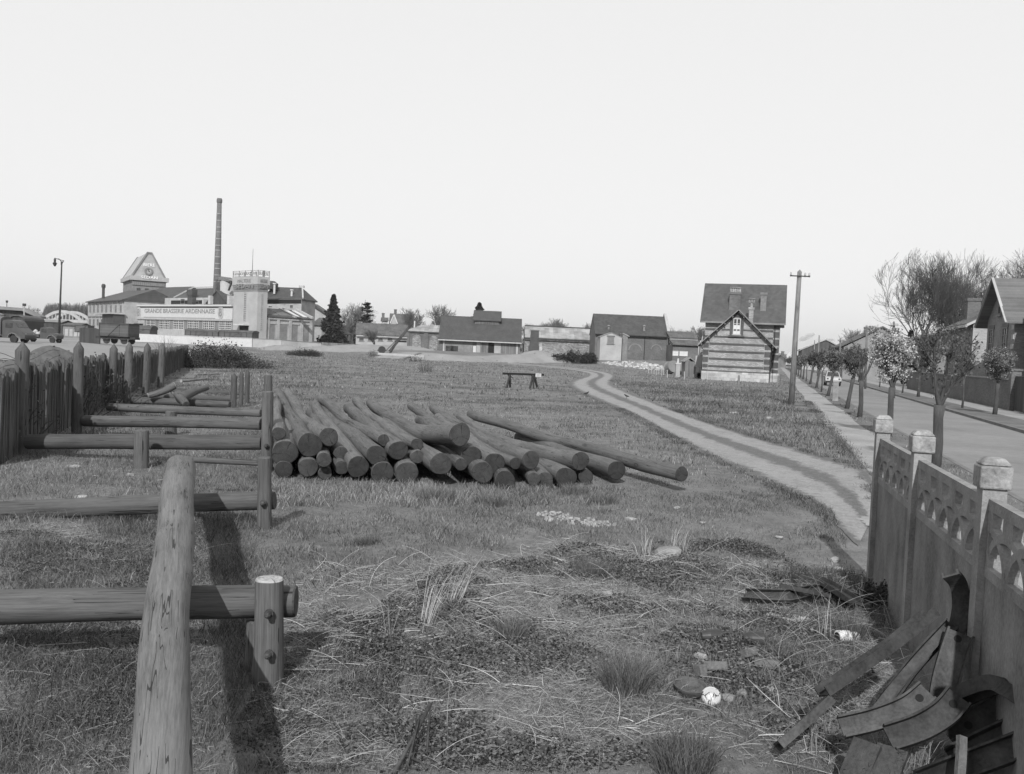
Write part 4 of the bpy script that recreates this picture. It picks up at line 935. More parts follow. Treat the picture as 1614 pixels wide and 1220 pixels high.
mb = MB()
for yc in (583, 574.5, 563, 551.5, 540.5):
    z = Hs.f(1160, yc)[1]
    for a, b in ((wx0-.05, wx0+.52), (wx1-.6, wx1+.05)): mb.box(a, b, -.07, -.002, z-.1, z+.1)
mb.build('quoin_stones', M_HSTONE, r)
# bands on the main block
xm0 = x0; xm1 = x1
for yc in (507, 518.5, 530, 541, 553.5, 565.5, 577.5):
    z1_ = Hs.f(1200, yc+1.6, YM)[1]; z0_ = Hs.f(1200, yc+4.6, YM)[1]
    mb = MB(); fbox(mb, mpm, xm0+.02, xm1-.02, .002, .035, z0_, z1_); mb.build('brick_band', M_BAND, r)
mb = MB(); mb.box(x1-.62, x1+.03, YM-.06, YM-.002, 0, ze-.1); mb.build('corner_quoins', M_BAND, r)
mb = MB()
for yc in (511, 522, 534, 546.5, 558, 570, 582):
    z = Hs.f(1222, yc, YM)[1]; mb = MB(); mb.box(x1-.64, x1+.055, YM-.08, YM-.061, z-.09, z+.09); mb.build('quoin_stone', M_HSTONE, r)
mb = MB(); n = 26
for i in range(n): a = x0-.45+(x1-x0+.9)*i/(n-1); mb.box(a-.05, a+.05, YM-.55, YM-.01, ze-.52, ze-.40)
mb.box(x0-.5, x1+.5, YM-.62, YM-.55, ze-.56, ze-.38); mb.build('rafter_ends', M_RENDERD, r)
mb = MB(); a = Hs.f(1220.5,540,YM)[0]; mb.tube([(a,YM-.1,0),(a,YM-.1,ze-.8),(a,YM-.5,ze-.45)],.05,8); a = Hs.f(1213,590)[0]; mb.tube([(a,-.18,0),(a,-.18,wze-.9)],.05,8); mb.build('downpipe', M_DWOOD, r)
# gable window
q0 = Hs.f(1155.6, 515)[0]; q1 = Hs.f(1167.2, 515)[0]; z0_ = Hs.f(1161, 527)[1]; z1_ = Hs.f(1161, 503.5)[1]
mb = MB(); mb.box(q0-.32, q0-.004, -.07, -.002, z0_-.1, z1_+.1); mb.box(q1+.004, q1+.32, -.07, -.002, z0_-.1, z1_+.1)
cxw = (q0+q1)/2; rr_ = (q1-q0)/2
for i in range(10):
    t0, t1 = math.pi*i/10, math.pi*(i+1)/10
    mb.prism([(cxw+(rr_+.32)*math.cos(t0), z1_+.1+(rr_*.55+.3)*math.sin(t0)), (cxw+(rr_+.32)*math.cos(t1), z1_+.1+(rr_*.55+.3)*math.sin(t1)), (cxw+rr_*math.cos(t1), z1_+.1+rr_*.5*math.sin(t1)), (cxw+rr_*math.cos(t0), z1_+.1+rr_*.5*math.sin(t0))], .002, .08, lambda a,d,z:(a,-d,z))
mb.build('window_surround', M_BAND, r)
M_CURT = mat_noise('window_curtain', .5, .1, 2, 10)
w = window(r, mpw, q0, q1, z0_, z1_+.1, 2, 3, .07, pane=M_GLASS, sill=M_HSTONE, bars=.045, mull=.1)
mb = MB(); fbox(mb, mpw, q0+.07, q1-.07, .0205, .024, z0_+.07, z0_+(z1_-z0_)*.62); mb.build('curtain', M_CURT, w)
mb = MB(); mb.box(q0-.45, q1+.45, -.2, -.003, z0_-.28, z0_-.13); mb.build('balcony_ledge', M_BAND, r)
# iron stay marks low on the wall, three drain vents
mb = MB()
for px in (1115.5, 1150, 1185.5): a = Hs.f(px, 592)[0]; mb.box(a-.03, a+.03, -.19, -.125, 0, .95)
mb.build('lightning_strips', M_WHITE2, r)
# chimneys on the back roof slope
def roofz(y): return ze+(zr-ze)*(y-YM)/(yw/2)
for pa, pb, pt, pbm, pots in ((1149.5,1167,461.2,489,5), (1198.8,1208,460.5,492.8,0)):
    yy = YM+.75; q0 = Hs.f(pa,475,yy)[0]; q1 = Hs.f(pb,475,yy)[0]; zt_ = Hs.f(1180,pt,yy)[1]
    c = chimney(rf, (q0+q1)/2, yy+.3, roofz(yy)-.8, zt_, abs(q1-q0), .6, M_BRK if pots else M_BRKM)
    if pots:
        mb = MB()
        for i in range(pots): a = q0+(q1-q0)*(i+.5)/pots; mb.lathe([(.12, zt_+.003), (.14, zt_+.1), (.1, zt_+.5)], 8, (a, yy+.3, 0))
        mb.box(q0, q1, yy+.1, yy+.5, zt_+.503, zt_+.56); mb.build('chimney_pots', M_HSTONE, c)
a = Hs.f(1184.3,490,1.5)[0]; zt_ = Hs.f(1184,484.5,1.5)[1]; tt = (wx1-a)/(wx1-wxa); zb_ = wze+(wzp-wze)*tt
c = chimney(wr, a, 1.5, zb_-.5, zt_, .45, .45, M_HSTONE)
mb = MB(); mb.lathe([(.14, zt_+.003), (.12, zt_+.5)], 8, (a, 1.5, 0)); mb.box(a-.32, a+.32, 1.3, 1.7, zt_+.5, zt_+.56); mb.box(a-.32, a+.32, 1.3, 1.7, zt_+.9, zt_+.95)
for i in range(4): mb.box(a-.3+.18*i, a-.24+.18*i, 1.45, 1.5, zt_+.56, zt_+.9)
mb.build('chimney_cowl', M_HSTONE, c)
# ---- houses on the far side of the street (fronts face the street: local x runs toward the camera)
SD = -math.degrees(math.pi/2 + math.asin(SN))
class SBld(Bld):
    def __init__(s, name, label, q, s0, z0=.12, cat='house', group=None):
        p = street(q, s0); s.o = Vector((p.x, p.y, z0)); s.a = R(SD)
        s.root = empty(name, s.o, s.a, label, cat, group); s.inv = Matrix.Rotation(-s.a, 3, 'Z')
# H1: big gabled brick house at the picture's right edge
h1 = SBld('gabled_house', 'dark brick house with a front gable and scalloped slate roof at the right edge', 14.6, 57.5)
r = h1.root; mp0 = mapf('f', 0)
gx0 = h1.f(1551, 600)[0]; gx1 = h1.f(1594, 600)[0]; gm, gp = h1.f(1571.5, 442)[0], h1.f(1571.5, 442)[1]; gze = h1.f(1592, 500)[1]
mb = MB(); xe = gx1+12
mb.prism([(gx0,-.5),(gx1,-.5),(gx1,gze),((gx0+gx1)/2,gp-.2),(gx0,gze)], 0, 5, lambda a,d,z:(a,d,z)); wall_block(mb, gx0+.3, xe, .8, 9.5, -.5, gze, gp, 'x'); mb.build('wall', M_BRKM, r)
mb = MB(); roof_gable(mb, gx0+.3, xe, .8, 9.5, gze, gp, 'x', .5, .45, .14); roof_gable(mb, gx0, gx1, 0, 4.6, gze, gp-.15, 'y', .75, .65, .13)
rf = mb.build('roof', mat_rows('scalloped_slates', .10, .2, 2, .2, .2, .6, (0, .35), .2, .16), r)
mb = MB(); c = (gx0+gx1)/2; sl = (gp-gze)/(gx1-c)
mb.bar((gx0-.75,-.68,gze-.75*sl+.1),(c,-.68,gp),.07,.16,(0,1,0)); mb.bar((gx1+.75,-.68,gze-.75*sl+.1),(c,-.68,gp),.07,.16,(0,1,0))
mb.build('bargeboard', M_RENDER, rf)
def swin(b, par, a, c, t_, bt, nx=2, nz=2, **k):
    q0 = b.f(a, (t_+bt)/2)[0]; q1 = b.f(c, (t_+bt)/2)[0]; m = (a+c)/2
    return window(par, mapf('f', 0), q0, q1, b.f(m, bt)[1], b.f(m, t_)[1], nx, nz, .08, **k)
for a, c, t_, bt in ((1559.5,1566,519,553),(1580.5,1588,516,553)): swin(h1, r, a, c, t_, bt, 2, 3, frame=M_RENDERD, lintel=M_BRK)
swin(h1, r, 1575, 1579.6, 468, 496, 1, 2, frame=M_RENDERD)
for a, c, t_, bt in ((1556,1563,585,617),(1578,1588,585,622)): swin(h1, r, a, c, t_, bt, 2, 3, frame=M_RENDERD, lintel=M_BRK)
mb = MB(); z = h1.f(1572,556)[1]; fbox(mb, mp0, gx0, gx1, .003, .12, z-.3, z); mb.build('string_course', M_RENDERD, r)
mb = MB(); z = h1.f(1572,632)[1]; fbox(mb, mp0, gx0, gx1, .003, .1, -.5, max(z,.4)); mb.build('plinth', M_CONC, r)
mb = MB()
for k in range(9): z = .5+k*.62; fbox(mb, mp0, gx1-.45-(k%2)*.15, gx1-.003, .004, .06, z, z+.3)
mb.build('quoin_stones', M_RENDER, r)
# H2: paler house with two chimneys
h2 = SBld('plain_house', 'plain house with two tall chimneys and sunlit blank end wall beside the gabled house', 14.6, 72)
r = h2.root; x1 = h2.f(1531, 560)[0]; x0 = x1-9.5; ze = h2.f(1531, 508.5)[1]; zr = h2.f(1540, 480)[1]+.6
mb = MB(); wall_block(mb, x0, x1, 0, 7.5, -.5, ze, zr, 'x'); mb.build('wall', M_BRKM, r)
mb = MB(); mb.prism([(0,-.4),(7.5,-.4),(7.5,ze),(3.75,zr),(0,ze)], x1+.002, x1+.05, lambda a,d,z:(d,a,z)); mb.build('end_wall', M_BRKL, r)  # sunlit end: paler brick than the street front puts sunlight into the colour
mb = MB(); roof_gable(mb, x0, x1, 0, 7.5, ze, zr, 'x', .45, .2, .13); rf = mb.build('roof', M_TILE, r)
mb = MB(); mb.bar((x0,-.5,ze-.3),(x1+.2,-.5,ze-.3),.15,.2); mb.bar((x1+.22,-.5,ze-.25),(x1+.22,3.75,zr+.15),.08,.18); mb.build('gutter', M_ZINC, rf)
chimney(rf, x1-1.2, 1.6, ze-.2, h2.f(1547,470.5,1.6)[1], .9, 1.3, M_BRK); chimney(rf, x0+2.2, 1.3, ze-.2, h2.f(1515,476.5,1.3)[1], .8, 1.0, M_BRK)
for k in range(3):
    c = x0+1.4+k*3.0
    for z0_, z1_ in ((ze-2.6, ze-.9), (.9, 2.7)): window(r, mp0, c-.5, c+.5, z0_, z1_, 2, 2, .08, frame=M_WHITE2)
# garden wall along the street with gate piers
gw = SBld('garden_wall', 'low dark brick garden wall with piers along the far pavement', 12.75, 96, cat='wall')
mb = MB(); xe = 60.0
mb.box(0, 40, 0, .25, -.3, 1.65); mb.build('wall_body', M_BRK, gw.root)
mb = MB(); mb.box(0, 40, -.05, .3, 1.652, 1.74); mb.build('coping', M_RENDERD, gw.root)
for a in (40.3, 43.6, 47.0, 52, 57): mb = MB(); mb.box(a, a+.5, -.1, .4, -.3, 2.2); mb.box(a-.06, a+.56, -.16, .46, 2.202, 2.32); mb.build('pier', M_BRK, gw.root)
mb = MB(); mb.box(40.82, 43.58, .1, .16, 0, 1.9); mb.build('gate', M_DWOOD, gw.root)
mb = MB()
for k in range(30): a = 44.2+k*.09; mb.box(a, a+.03, .12, .15, .8, 1.9)
for a0_, a1_ in ((44.12,46.98),(47.52,51.98),(52.52,56.98)): mb.box(a0_, a1_, 0, .25, -.3, .9)
for k in range(48): a = 47.6+k*.092; mb.box(a, a+.03, .12, .15, .9, 1.8)
for k in range(48): a = 52.6+k*.092; mb.box(a, a+.03, .12, .15, .9, 1.8)
mb.build('railing', M_METAL, gw.root)
# row further down: low wings with one gabled end
h3 = SBld('gabled_row_house', 'pale gabled house with chimney stacks seen above the street trees', 17.5, 132)
r = h3.root; zb = 0
gxw = 7.5
mb = MB(); ze = h3.s_(1365, 541, 0)[1]; zr = h3.s_(1391, 516.5, 0)[1]
y0 = h3.s_(1330, 550, 0)[0]; y1 = h3.s_(1423, 545, 0)[0]; ym = h3.s_(1391, 520, 0)[0]; ze = h3.s_(1423, 537, 0)[1]; zel = h3.s_(1335, 547, 0)[1]
mb.prism([(y0,-.5),(y1,-.5),(y1,ze),(ym,zr),(y0,zel)], -26, 0, lambda a,d,z:(d,a,z)); mb.build('wall', mat_noise('row_render', .2, .15, .5, 6, .9), r)
mb = MB(); mb.prism([(y0-.6,zel-.1),(ym,zr+.01),(ym,zr+.22),(y0-.6,zel+.12)], -26.2, .3, lambda a,d,z:(d,a,z)); mb.prism([(y1+.6,ze-.2),(y1+.6,ze+.02),(ym+.001,zr+.22),(ym+.001,zr+.01)], -26.2, .3, lambda a,d,z:(d,a,z)); rf = mb.build('roof', M_TILE, r)
for pa, pb, pt, dd in ((1363,1370,515,-1.2),(1371,1378.5,513,-1.6),(1399.5,1408,516.5,-6),(1409.5,1418.5,516,-2)):
    a = h3.s_(pa,530,0)[0]; b = h3.s_(pb,530,0)[0]; zt_ = h3.s_((pa+pb)/2,pt,0)[1]; chimney(rf, dd, (a+b)/2, zt_-4, zt_, .7, abs(b-a), M_BRK)
mps = mapf('s', 0)
for pa, pb in ((1384.5,1388.5),(1396.5,1400.5)):
    a = h3.s_(pa,533,0)[0]; b = h3.s_(pb,533,0)[0]; window(r, mps, a, b, h3.s_(1390,536.5,0)[1], h3.s_(1390,529,0)[1], 2, 2, .08, frame=M_WHITE2)
h4 = SBld('long_roof_house', 'long low terrace with a sloping pale roof down the street behind the pollard trees', 13.6, 165)
r = h4.root; z1a = 4.4; mb = MB(); mb.prism([(0,-.5),(11,-.5),(11,7.4),(0,z1a)], -62, 30, lambda a,d,z:(d,a,z)); mb.build('wall', M_BRKM, r)
mb = MB(); mb.prism([(-.5,z1a),(11,7.5),(11,7.75),(-.5,z1a+.2)], -62.3, 30.4, lambda a,d,z:(d,a,z)); mb.build('roof', M_TILEL, r)
h5 = SBld('far_shed', 'dark gabled shed far down the street with a pale lower wall', 13.6, 262, cat='shed')
r = h5.root; y0 = h5.s_(1264,552,0)[0]; y1 = h5.s_(1316,545,0)[0]; ym = h5.s_(1302,536,0)[0]; zr = h5.s_(1302,536,0)[1]; z0_ = h5.s_(1264,551,0)[1]; z1_ = h5.s_(1316,544,0)[1]
mb = MB(); mb.prism([(y0,-.5),(y1,-.5),(y1,z1_),(ym,zr),(y0,z0_)], -40, 0, lambda a,d,z:(d,a,z)); mb.build('wall', mat_rows('tarred_boards', .06, .3, 1, .2, .3), r)
mb = MB(); mb.prism([(y0-.5,z0_-.1),(ym,zr+.01),(ym,zr+.3),(y0-.5,z0_+.2)], -40.2, .4, lambda a,d,z:(d,a,z)); mb.prism([(y1+.5,z1_-.1),(y1+.5,z1_+.2),(ym+.001,zr+.3),(ym+.001,zr+.01)], -40.2, .4, lambda a,d,z:(d,a,z)); mb.build('roof', M_RENDER, r)
mb = MB(); mb.box(.003, .06, y0+.2, y1-1, 0, 3.4); mb.build('lower_wall', M_RENDER, r)
# small far houses at the street's end (left side)
small_house(1229, 1240, 566, 560.5, 572, 330, 'tiny dark-roofed house at the far end of the street', 5, 0, M_RENDERD, M_SLATE, wins=1, chim=0)
fh = small_house(1238, 1250, 566, 561, 572, 300, 'tiny house showing a bright white gable at the end of the street', 5, 0, M_RENDER, M_TILE, wins=1, chim=1)
mb = MB(); a, b = fh.f(1239,560)[0], fh.f(1247,560)[0]; mb.prism([(a, 1),(b,1),(b,fh.f(1240,560)[1]),((a+b)/2,fh.f(1243,554)[1]),(a,fh.f(1240,560)[1])], -.6, -.01, lambda a,d,z:(a,d,z)); mb.build('white_gable', M_WHITE, fh.root)

# ---------------------------------------------------------------- left background: station shed, bridge
sh = Bld('station_shed', 'broad dark-roofed railway shed at the far left edge', 60, 190, 12, .5, 'shed')
r = sh.root; x0 = sh.f(-40,500)[0]; z0_ = sh.f(60,498.5)[1]
mb = MB(); zt_ = sh.f(38,488)[1]; xt = sh.f(37,488)[0]; zl = sh.f(-5,485)[1]
mb.prism([(x0,-.5),(-.3,-.5),(-.3,z0_-.3),(xt,zt_-.3),(x0,zl-.3)], 0, 3, lambda a,d,z:(a,d,z)); mb.build('wall', M_DWOOD, r)
mb = MB(); mb.prism([(x0,zl-.29),(xt,zt_-.29),(xt,zt_+.3),(x0,zl+.5)], -1, 3.5, lambda a,d,z:(a,d,z)); mb.prism([(xt+.001,zt_-.29),(.6,z0_-.5),(.6,z0_),(xt+.001,zt_+.3)], -1, 3.5, lambda a,d,z:(a,d,z)); mb.build('roof', M_RENDERD, r)
mb = MB(); a = sh.f(7,500)[0]; z1_ = sh.f(5,494)[1]
mb.prism([(x0,-.4),(a,-.4),(a,sh.f(7,496)[1]),(x0,z1_+2)], -3, -.02, lambda a,d,z:(a,d,z)); mb.build('side_porch', M_WHITE2, r)
# bowstring bridge
br = Bld('arched_bridge', 'white concrete bowstring bridge arch beyond the railway yard', 66, 300, 0, .5, 'bridge')
r = br.root; x1 = br.f(131,503)[0]; zd = br.f(95,506.5)[1]; zt_ = br.f(100,491)[1]
for j, yy in enumerate((0, 7)):
    mb = MB(); n = 24
    pts = [(x1*i/n, yy, zd+(zt_-zd)*(1-(2*i/n-1)**2)) for i in range(n+1)]
    for p, q in zip(pts[:-1], pts[1:]): mb.bar(p, q, .6, .95)
    a_ = mb.build('arch_rib', M_WHITE2, r)
    for i in range(2, n-1, 2): mb = MB(); mb.bar((x1*i/n, yy, zd), (x1*i/n, yy, pts[i][2]-.3), .3, .3); mb.build('hanger', M_WHITE2, a_)
mb = MB(); mb.box(-14, x1+12, -.6, 7.6, zd-1.0, zd); mb.box(-14, x1+12, -.7, -.61, zd-.2, zd+.7); mb.build('deck', M_WHITE2, r)
mb = MB(); mb.box(-2, 1.2, -.5, 7.5, -.5, zd-1.02); mb.box(x1-1, x1+2, -.5, 7.5, -.5, zd-1.02); mb.build('abutment', M_RENDERD, r)
# low sheds between the bridge and the offices
def lowshed(px0, px1, pt, depth, label, mat, roof, deg=0, z0=.5, pr=None, cat='shed', name='goods_shed'):
    b = Bld(name, label, px0, depth, deg, z0, cat); x1_ = b.f(px1, pt)[0]; z = b.f((px0+px1)/2, pt)[1]
    mb = MB(); mb.box(0, x1_, 0, 5, -.5, z); mb.build('wall', mat, b.root)
    mb = MB(); roof_gable(mb, 0, x1_, 0, 5, z, z+.5 if pr is None else b.f(px0, pr, 2.5)[1], 'x', .3, .2, .1); mb.build('roof', roof, b.root); return b
b_ = lowshed(66, 98, 507.5, 215, 'long dark goods shed under the bridge arch', M_DWOOD, M_RENDERD)
b_ = lowshed(99, 126, 513, 190, 'pale plank goods shed just right of the lamp post', M_RENDERD, M_SLATE)
mb = MB()
for k in range(4): mb.box(.5+k*.95, 1.2+k*.95, -.06, -.003, .4, 1.9)
mb.build('shutters', M_RENDER, b_.root)
lowshed(40, 56, 509, 230, 'small pale cabin between the station shed and the bridge', M_RENDER, M_RENDERD, name='cabin', cat='cabin')
b_ = Bld('yard_shed', 'round-topped dark shed beside the station', 14, 150, 0, .5, 'shed'); x1_ = b_.f(39.5,505)[0]; z = b_.f(20,505)[1]; zt_ = b_.f(20,497.5)[1]
mb = MB(); n = 12; pl = [(x1_,-.3)]+[(x1_/2+x1_/2*math.cos(math.pi*i/n), z+(zt_-z)*math.sin(math.pi*i/n)) for i in range(n+1)]+[(0,-.3)]
mb.prism(pl, 0, 6, lambda a,d,z:(a,d,z)); mb.build('wall', M_DWOOD, b_.root)
mb = MB()
for i in range(n):
    p, q = pl[1+i], pl[2+i]; mb.prism([p, q, (q[0], q[1]+.14), (p[0], p[1]+.14)], -.3, 6.3, lambda a,d,z:(a,d,z+.005))
mb.build('roof', M_SLATE, b_.root)

# ---------------------------------------------------------------- poles and lamps
M_POLE = mat_log('pole_wood', .15)
def tele_pole(px, base_py, top_px, top_py, depth, r0, label, arms=1, z=None, group='telegraph poles', armw=.9, right=1.0):
    p = P(px, base_py, depth) if z is None else P(px, base_py, depth); zb = tz(p.x, p.y)
    t = P(top_px, top_py, depth); h = t.z-zb; e = empty('telegraph_pole', (p.x, p.y, zb), 0, label, 'pole', group)
    dx = (t.x-p.x)
    mb = MB(); mb.tube([(0,0,-.4),(dx*.5,0,h*.5),(dx,0,h-.12),(dx,0,h)], [r0,r0*.85,r0*.72,.02], 12); mb.build('post', M_POLE, e, True)
    for k in range(arms):
        za = h-.35-.35*k; mb = MB(); mb.bar((dx-armw*.5,-.12,za),(dx+armw*.5*right,-.12,za),.05,.06); mb.build('crossarm', M_METAL, e)
        for s_ in ((-.46,.25,.46) if k == 0 else (-.4,.4)):
            mb = MB(); mb.lathe([(.012,-.06),(.012,.03),(.05,.04),(.06,.09),(.045,.11),(.05,.16),(.03,.2)], 10, (dx+armw*s_,-.12,za)); mb.build('insulator', M_ZINC, e)
    return e
tele_pole(1247, 638, 1260.5, 425, 47, .16, 'tall wooden telegraph pole on the grass edge beside the pavement', 1, armw=1.05)
tele_pole(1290.5, 560, 1291.3, 528, 150, .13, 'thin pale telegraph pole furthest down the street', 0)
tele_pole(1283.5, 566, 1284, 536, 200, .13, 'faint distant pole left of the pale pole', 0)
tele_pole(1323, 600, 1324.5, 532.5, 100, .12, 'thin pole standing before the long pale roof', 1, armw=.6)
tele_pole(1364, 610, 1366.5, 512, 84, .11, 'dark pole close to the twin chimney stacks', 0)
tele_pole(1408, 640, 1409, 506, 63, .11, 'dark pole with small insulators beside the rightmost chimney stack', 2, armw=.5, right=.2)
def yard_lamp():
    p = P(92.5, 537, 128); zb = .55; t = P(94.5, 412, 128); h = t.z-zb
    e = empty('yard_lamp', (p.x, p.y, zb), 0, 'tall swan-neck yard lamp on a thin mast in the railway yard', 'lamp post')
    mb = MB(); mb.tube([(0,0,-.3),(.1,0,h*.5),(.2,0,h)], [.19,.13,.09], 12); mb.lathe([(.3,-.1),(.3,.5),(.2,.6),(.2,.9)], 12); mb.build('mast', M_METAL, e, True)
    mb = MB(); mb.tube([(.1,0,h-.5),(.1,0,h-.0),(-.2,0,h+.35),(-.75,0,h+.35)], .05, 6); mb.tube([(.2,0,h-.35),(.45,0,h+.1)], .06, 6); mb.bar((-.75,0,h+.4),(.5,0,h+.1),.08,.08); mb.build('arm', M_METAL, e)
    mb = MB(); mb.lathe([(.08,h+.45),(.16,h+.2),(.14,h-.15),(.3,h-.3),(.12,h-.7),(.05,h-.75)], 12, (-.8,0,0)); mb.build('lantern', M_METAL, e)
yard_lamp()
for px, t_, d_, w_, lab in ((37.5, 482.5, 170, .16, 'pale mast with a thick head rising by the end of the station shed'), (10, 477, 200, .1, 'signal mast with a lantern head above the station roof'), (59, 486, 260, .12, 'thin mast left of the bridge')):
    p = P(px, 520, d_); t = P(px, t_, d_); e = empty('signal_mast', (p.x, p.y, .5), 0, lab, 'mast', 'masts in the railway yard')
    h = t.z-.5; mb = MB(); mb.tube([(0,0,-.3),(0,0,h)], [w_,w_*.7], 8); mb.build('pole', M_RENDER if px == 37.5 else M_METAL, e); mb = MB(); mb.box(-w_*1.8,w_*1.8,-.15,.15,h+.003,h+.5) if px != 59 else mb.box(-.8,.8,-.05,.05,h-.6,h-.45); mb.build('head', M_METAL, e)

# ---------------------------------------------------------------- railway wagons
M_WAGON = mat_rows('wagon_boards', .075, .16, 2, .25, .3)
def wagon(name, px0, px1, pt, pb, depth, label, roof='flat', mat=None, deg=0, z0=.5, wheels=True, group='goods wagons in the railway yard', boards=True, door=True, roofh=.35):
    b = Bld(name, label, px0, depth, deg, z0, 'wagon', group); x1_ = b.f(px1, pt)[0]; zt_ = b.f((px0+px1)/2, pt)[1]; zb_ = b.f((px0+px1)/2, pb)[1]
    mat = mat or M_WAGON; wd = 2.6; zf = zb_+1.0 if wheels else zb_
    r = b.root; mb = MB(); mb.box(0, x1_, 0, wd, zf, zt_-roofh); mb.build('body', mat, r)
    if roof == 'round':
        n = 8; pts = [(wd/2-(wd/2+.08)*math.cos(math.pi*i/n), zt_-roofh+roofh*math.sin(math.pi*i/n)) for i in range(n+1)]
        mb = MB(); mb.prism(pts[::-1], -.12, x1_+.12, lambda a,d,z:(d,a,z+.005)); mb.build('roof', M_SLATE, r)
    else: mb = MB(); mb.box(-.05, x1_+.05, -.05, wd+.05, zt_-roofh+.003, zt_-roofh+.1); mb.build('top_rail', mat, r)
    if door: mb = MB(); c = x1_/2; mb.box(c-.8, c+.8, -.06, -.003, zf+.1, zt_-roofh-.1); mb.bar((c-.8,-.09,zf+.1),(c+.8,-.09,zt_-roofh-.1),.05,.1,(0,1,0)); mb.build('door', mat, r)
    mb = MB()
    n = max(3, int(x1_/1.1))
    for i in range(n+1):
        c = x1_*i/n
        if door and abs(c-x1_/2) < .95: continue
        mb.box(c-.05, c+.05, -.07, -.004, zf, zt_-roofh)
    mb.build('posts', M_METAL, r)
    if wheels:
        mb = MB(); mb.box(-.3, x1_+.3, .3, wd-.3, zf-.35, zf-.003); mb.bar((-.75, .5, zf-.15), (-.3, .5, zf-.15), .3, .3); mb.bar((x1_+.3, .5, zf-.15), (x1_+.75, .5, zf-.15), .3, .3); mb.build('underframe', M_METAL, r)
        for c in (x1_*.2, x1_*.8):
            for yy in (.35, wd-.45):
                m = Matrix.Rotation(math.pi/2, 4, 'X'); mb = MB(); mb.lathe([(.48,-.07),(.52,-.07),(.52,0),(.48,.0),(.15,.02)], 20, (c, yy, zb_+.5), m); mb.build('wheel', M_METAL, r, False)
            mb = MB(); mb.box(c-.45, c+.45, .12, .2, zb_+.55, zb_+.7); mb.build('axle_spring', M_METAL, r)
    return b
wagon('goods_wagon', 156.5, 203, 510, 542, 120, 'high-sided board wagon standing alone on its wheels by the pale yard', 'flat', roofh=.02, deg=-8)
wagon('covered_wagon', 203.5, 237, 512.5, 526, 160, 'covered wagon with a rounded roof right of the board wagon', 'round', deg=-6, roofh=.7, wheels=False)
wagon('covered_wagon', 291.5, 344, 518.5, 530.5, 180, 'longer dark covered wagon in front of the paned hall windows', 'round', deg=-12, roofh=.45, wheels=False)
wagon('covered_wagon', 345, 398, 520, 532, 178, 'dark covered wagon at the foot of the brewery tower', 'round', deg=-12, roofh=.45, wheels=False)
wagon('covered_wagon', 118, 139, 512.5, 524, 170, 'short dark wagon before the office wing', 'flat', deg=0, roofh=.1, wheels=False)
px_wall('dark_palisade', 'dark close-boarded palisade behind the board wagon', [(126,517,128),(150,517,124),(158,520,122)], .12, M_DWOOD, -.4, 'fence')

# ---------------------------------------------------------------- lorries and cars
M_PAINTD = mat_noise('dark_vehicle_paint', .05, .2, 2, 20, .45, .5, bs=.05)
M_PAINTM = mat_noise('grey_vehicle_paint', .14, .2, 2, 20, .5, .4, bs=.05)
M_CANVAS = mat_noise('canvas_tilt', .10, .2, 1.5, 9, .9, stretch=(3,3,.6))
M_TYRE = mat_noise('tyre_rubber', .03, .2, 4, 30, .9)
def wheel(par, x, y, z, rr, w, name='wheel'):
    m = Matrix.Rotation(math.pi/2, 4, 'X'); mb = MB(); mb.lathe([(rr*.6,-w/2),(rr*.95,-w/2),(rr,-w/4),(rr,w/4),(rr*.95,w/2),(rr*.6,w/2)], 24, (x,y,z), m); o = mb.build(name, M_TYRE, par, False)
    mb = MB(); mb.lathe([(rr*.58,-w/2+.02),(rr*.58,w/2-.02)], 20, (x,y,z), m); mb.lathe([(rr*.2,-w/2-.04),(rr*.25,0)], 12, (x,y,z), m); mb.build('hub', M_PAINTM, o); return o
def prof_body(par, name, prof, y0, y1, mat):
    mb = MB(); mb.prism(prof, y0, y1, lambda a,d,z:(a,d,z)); return mb.build(name, mat, par)
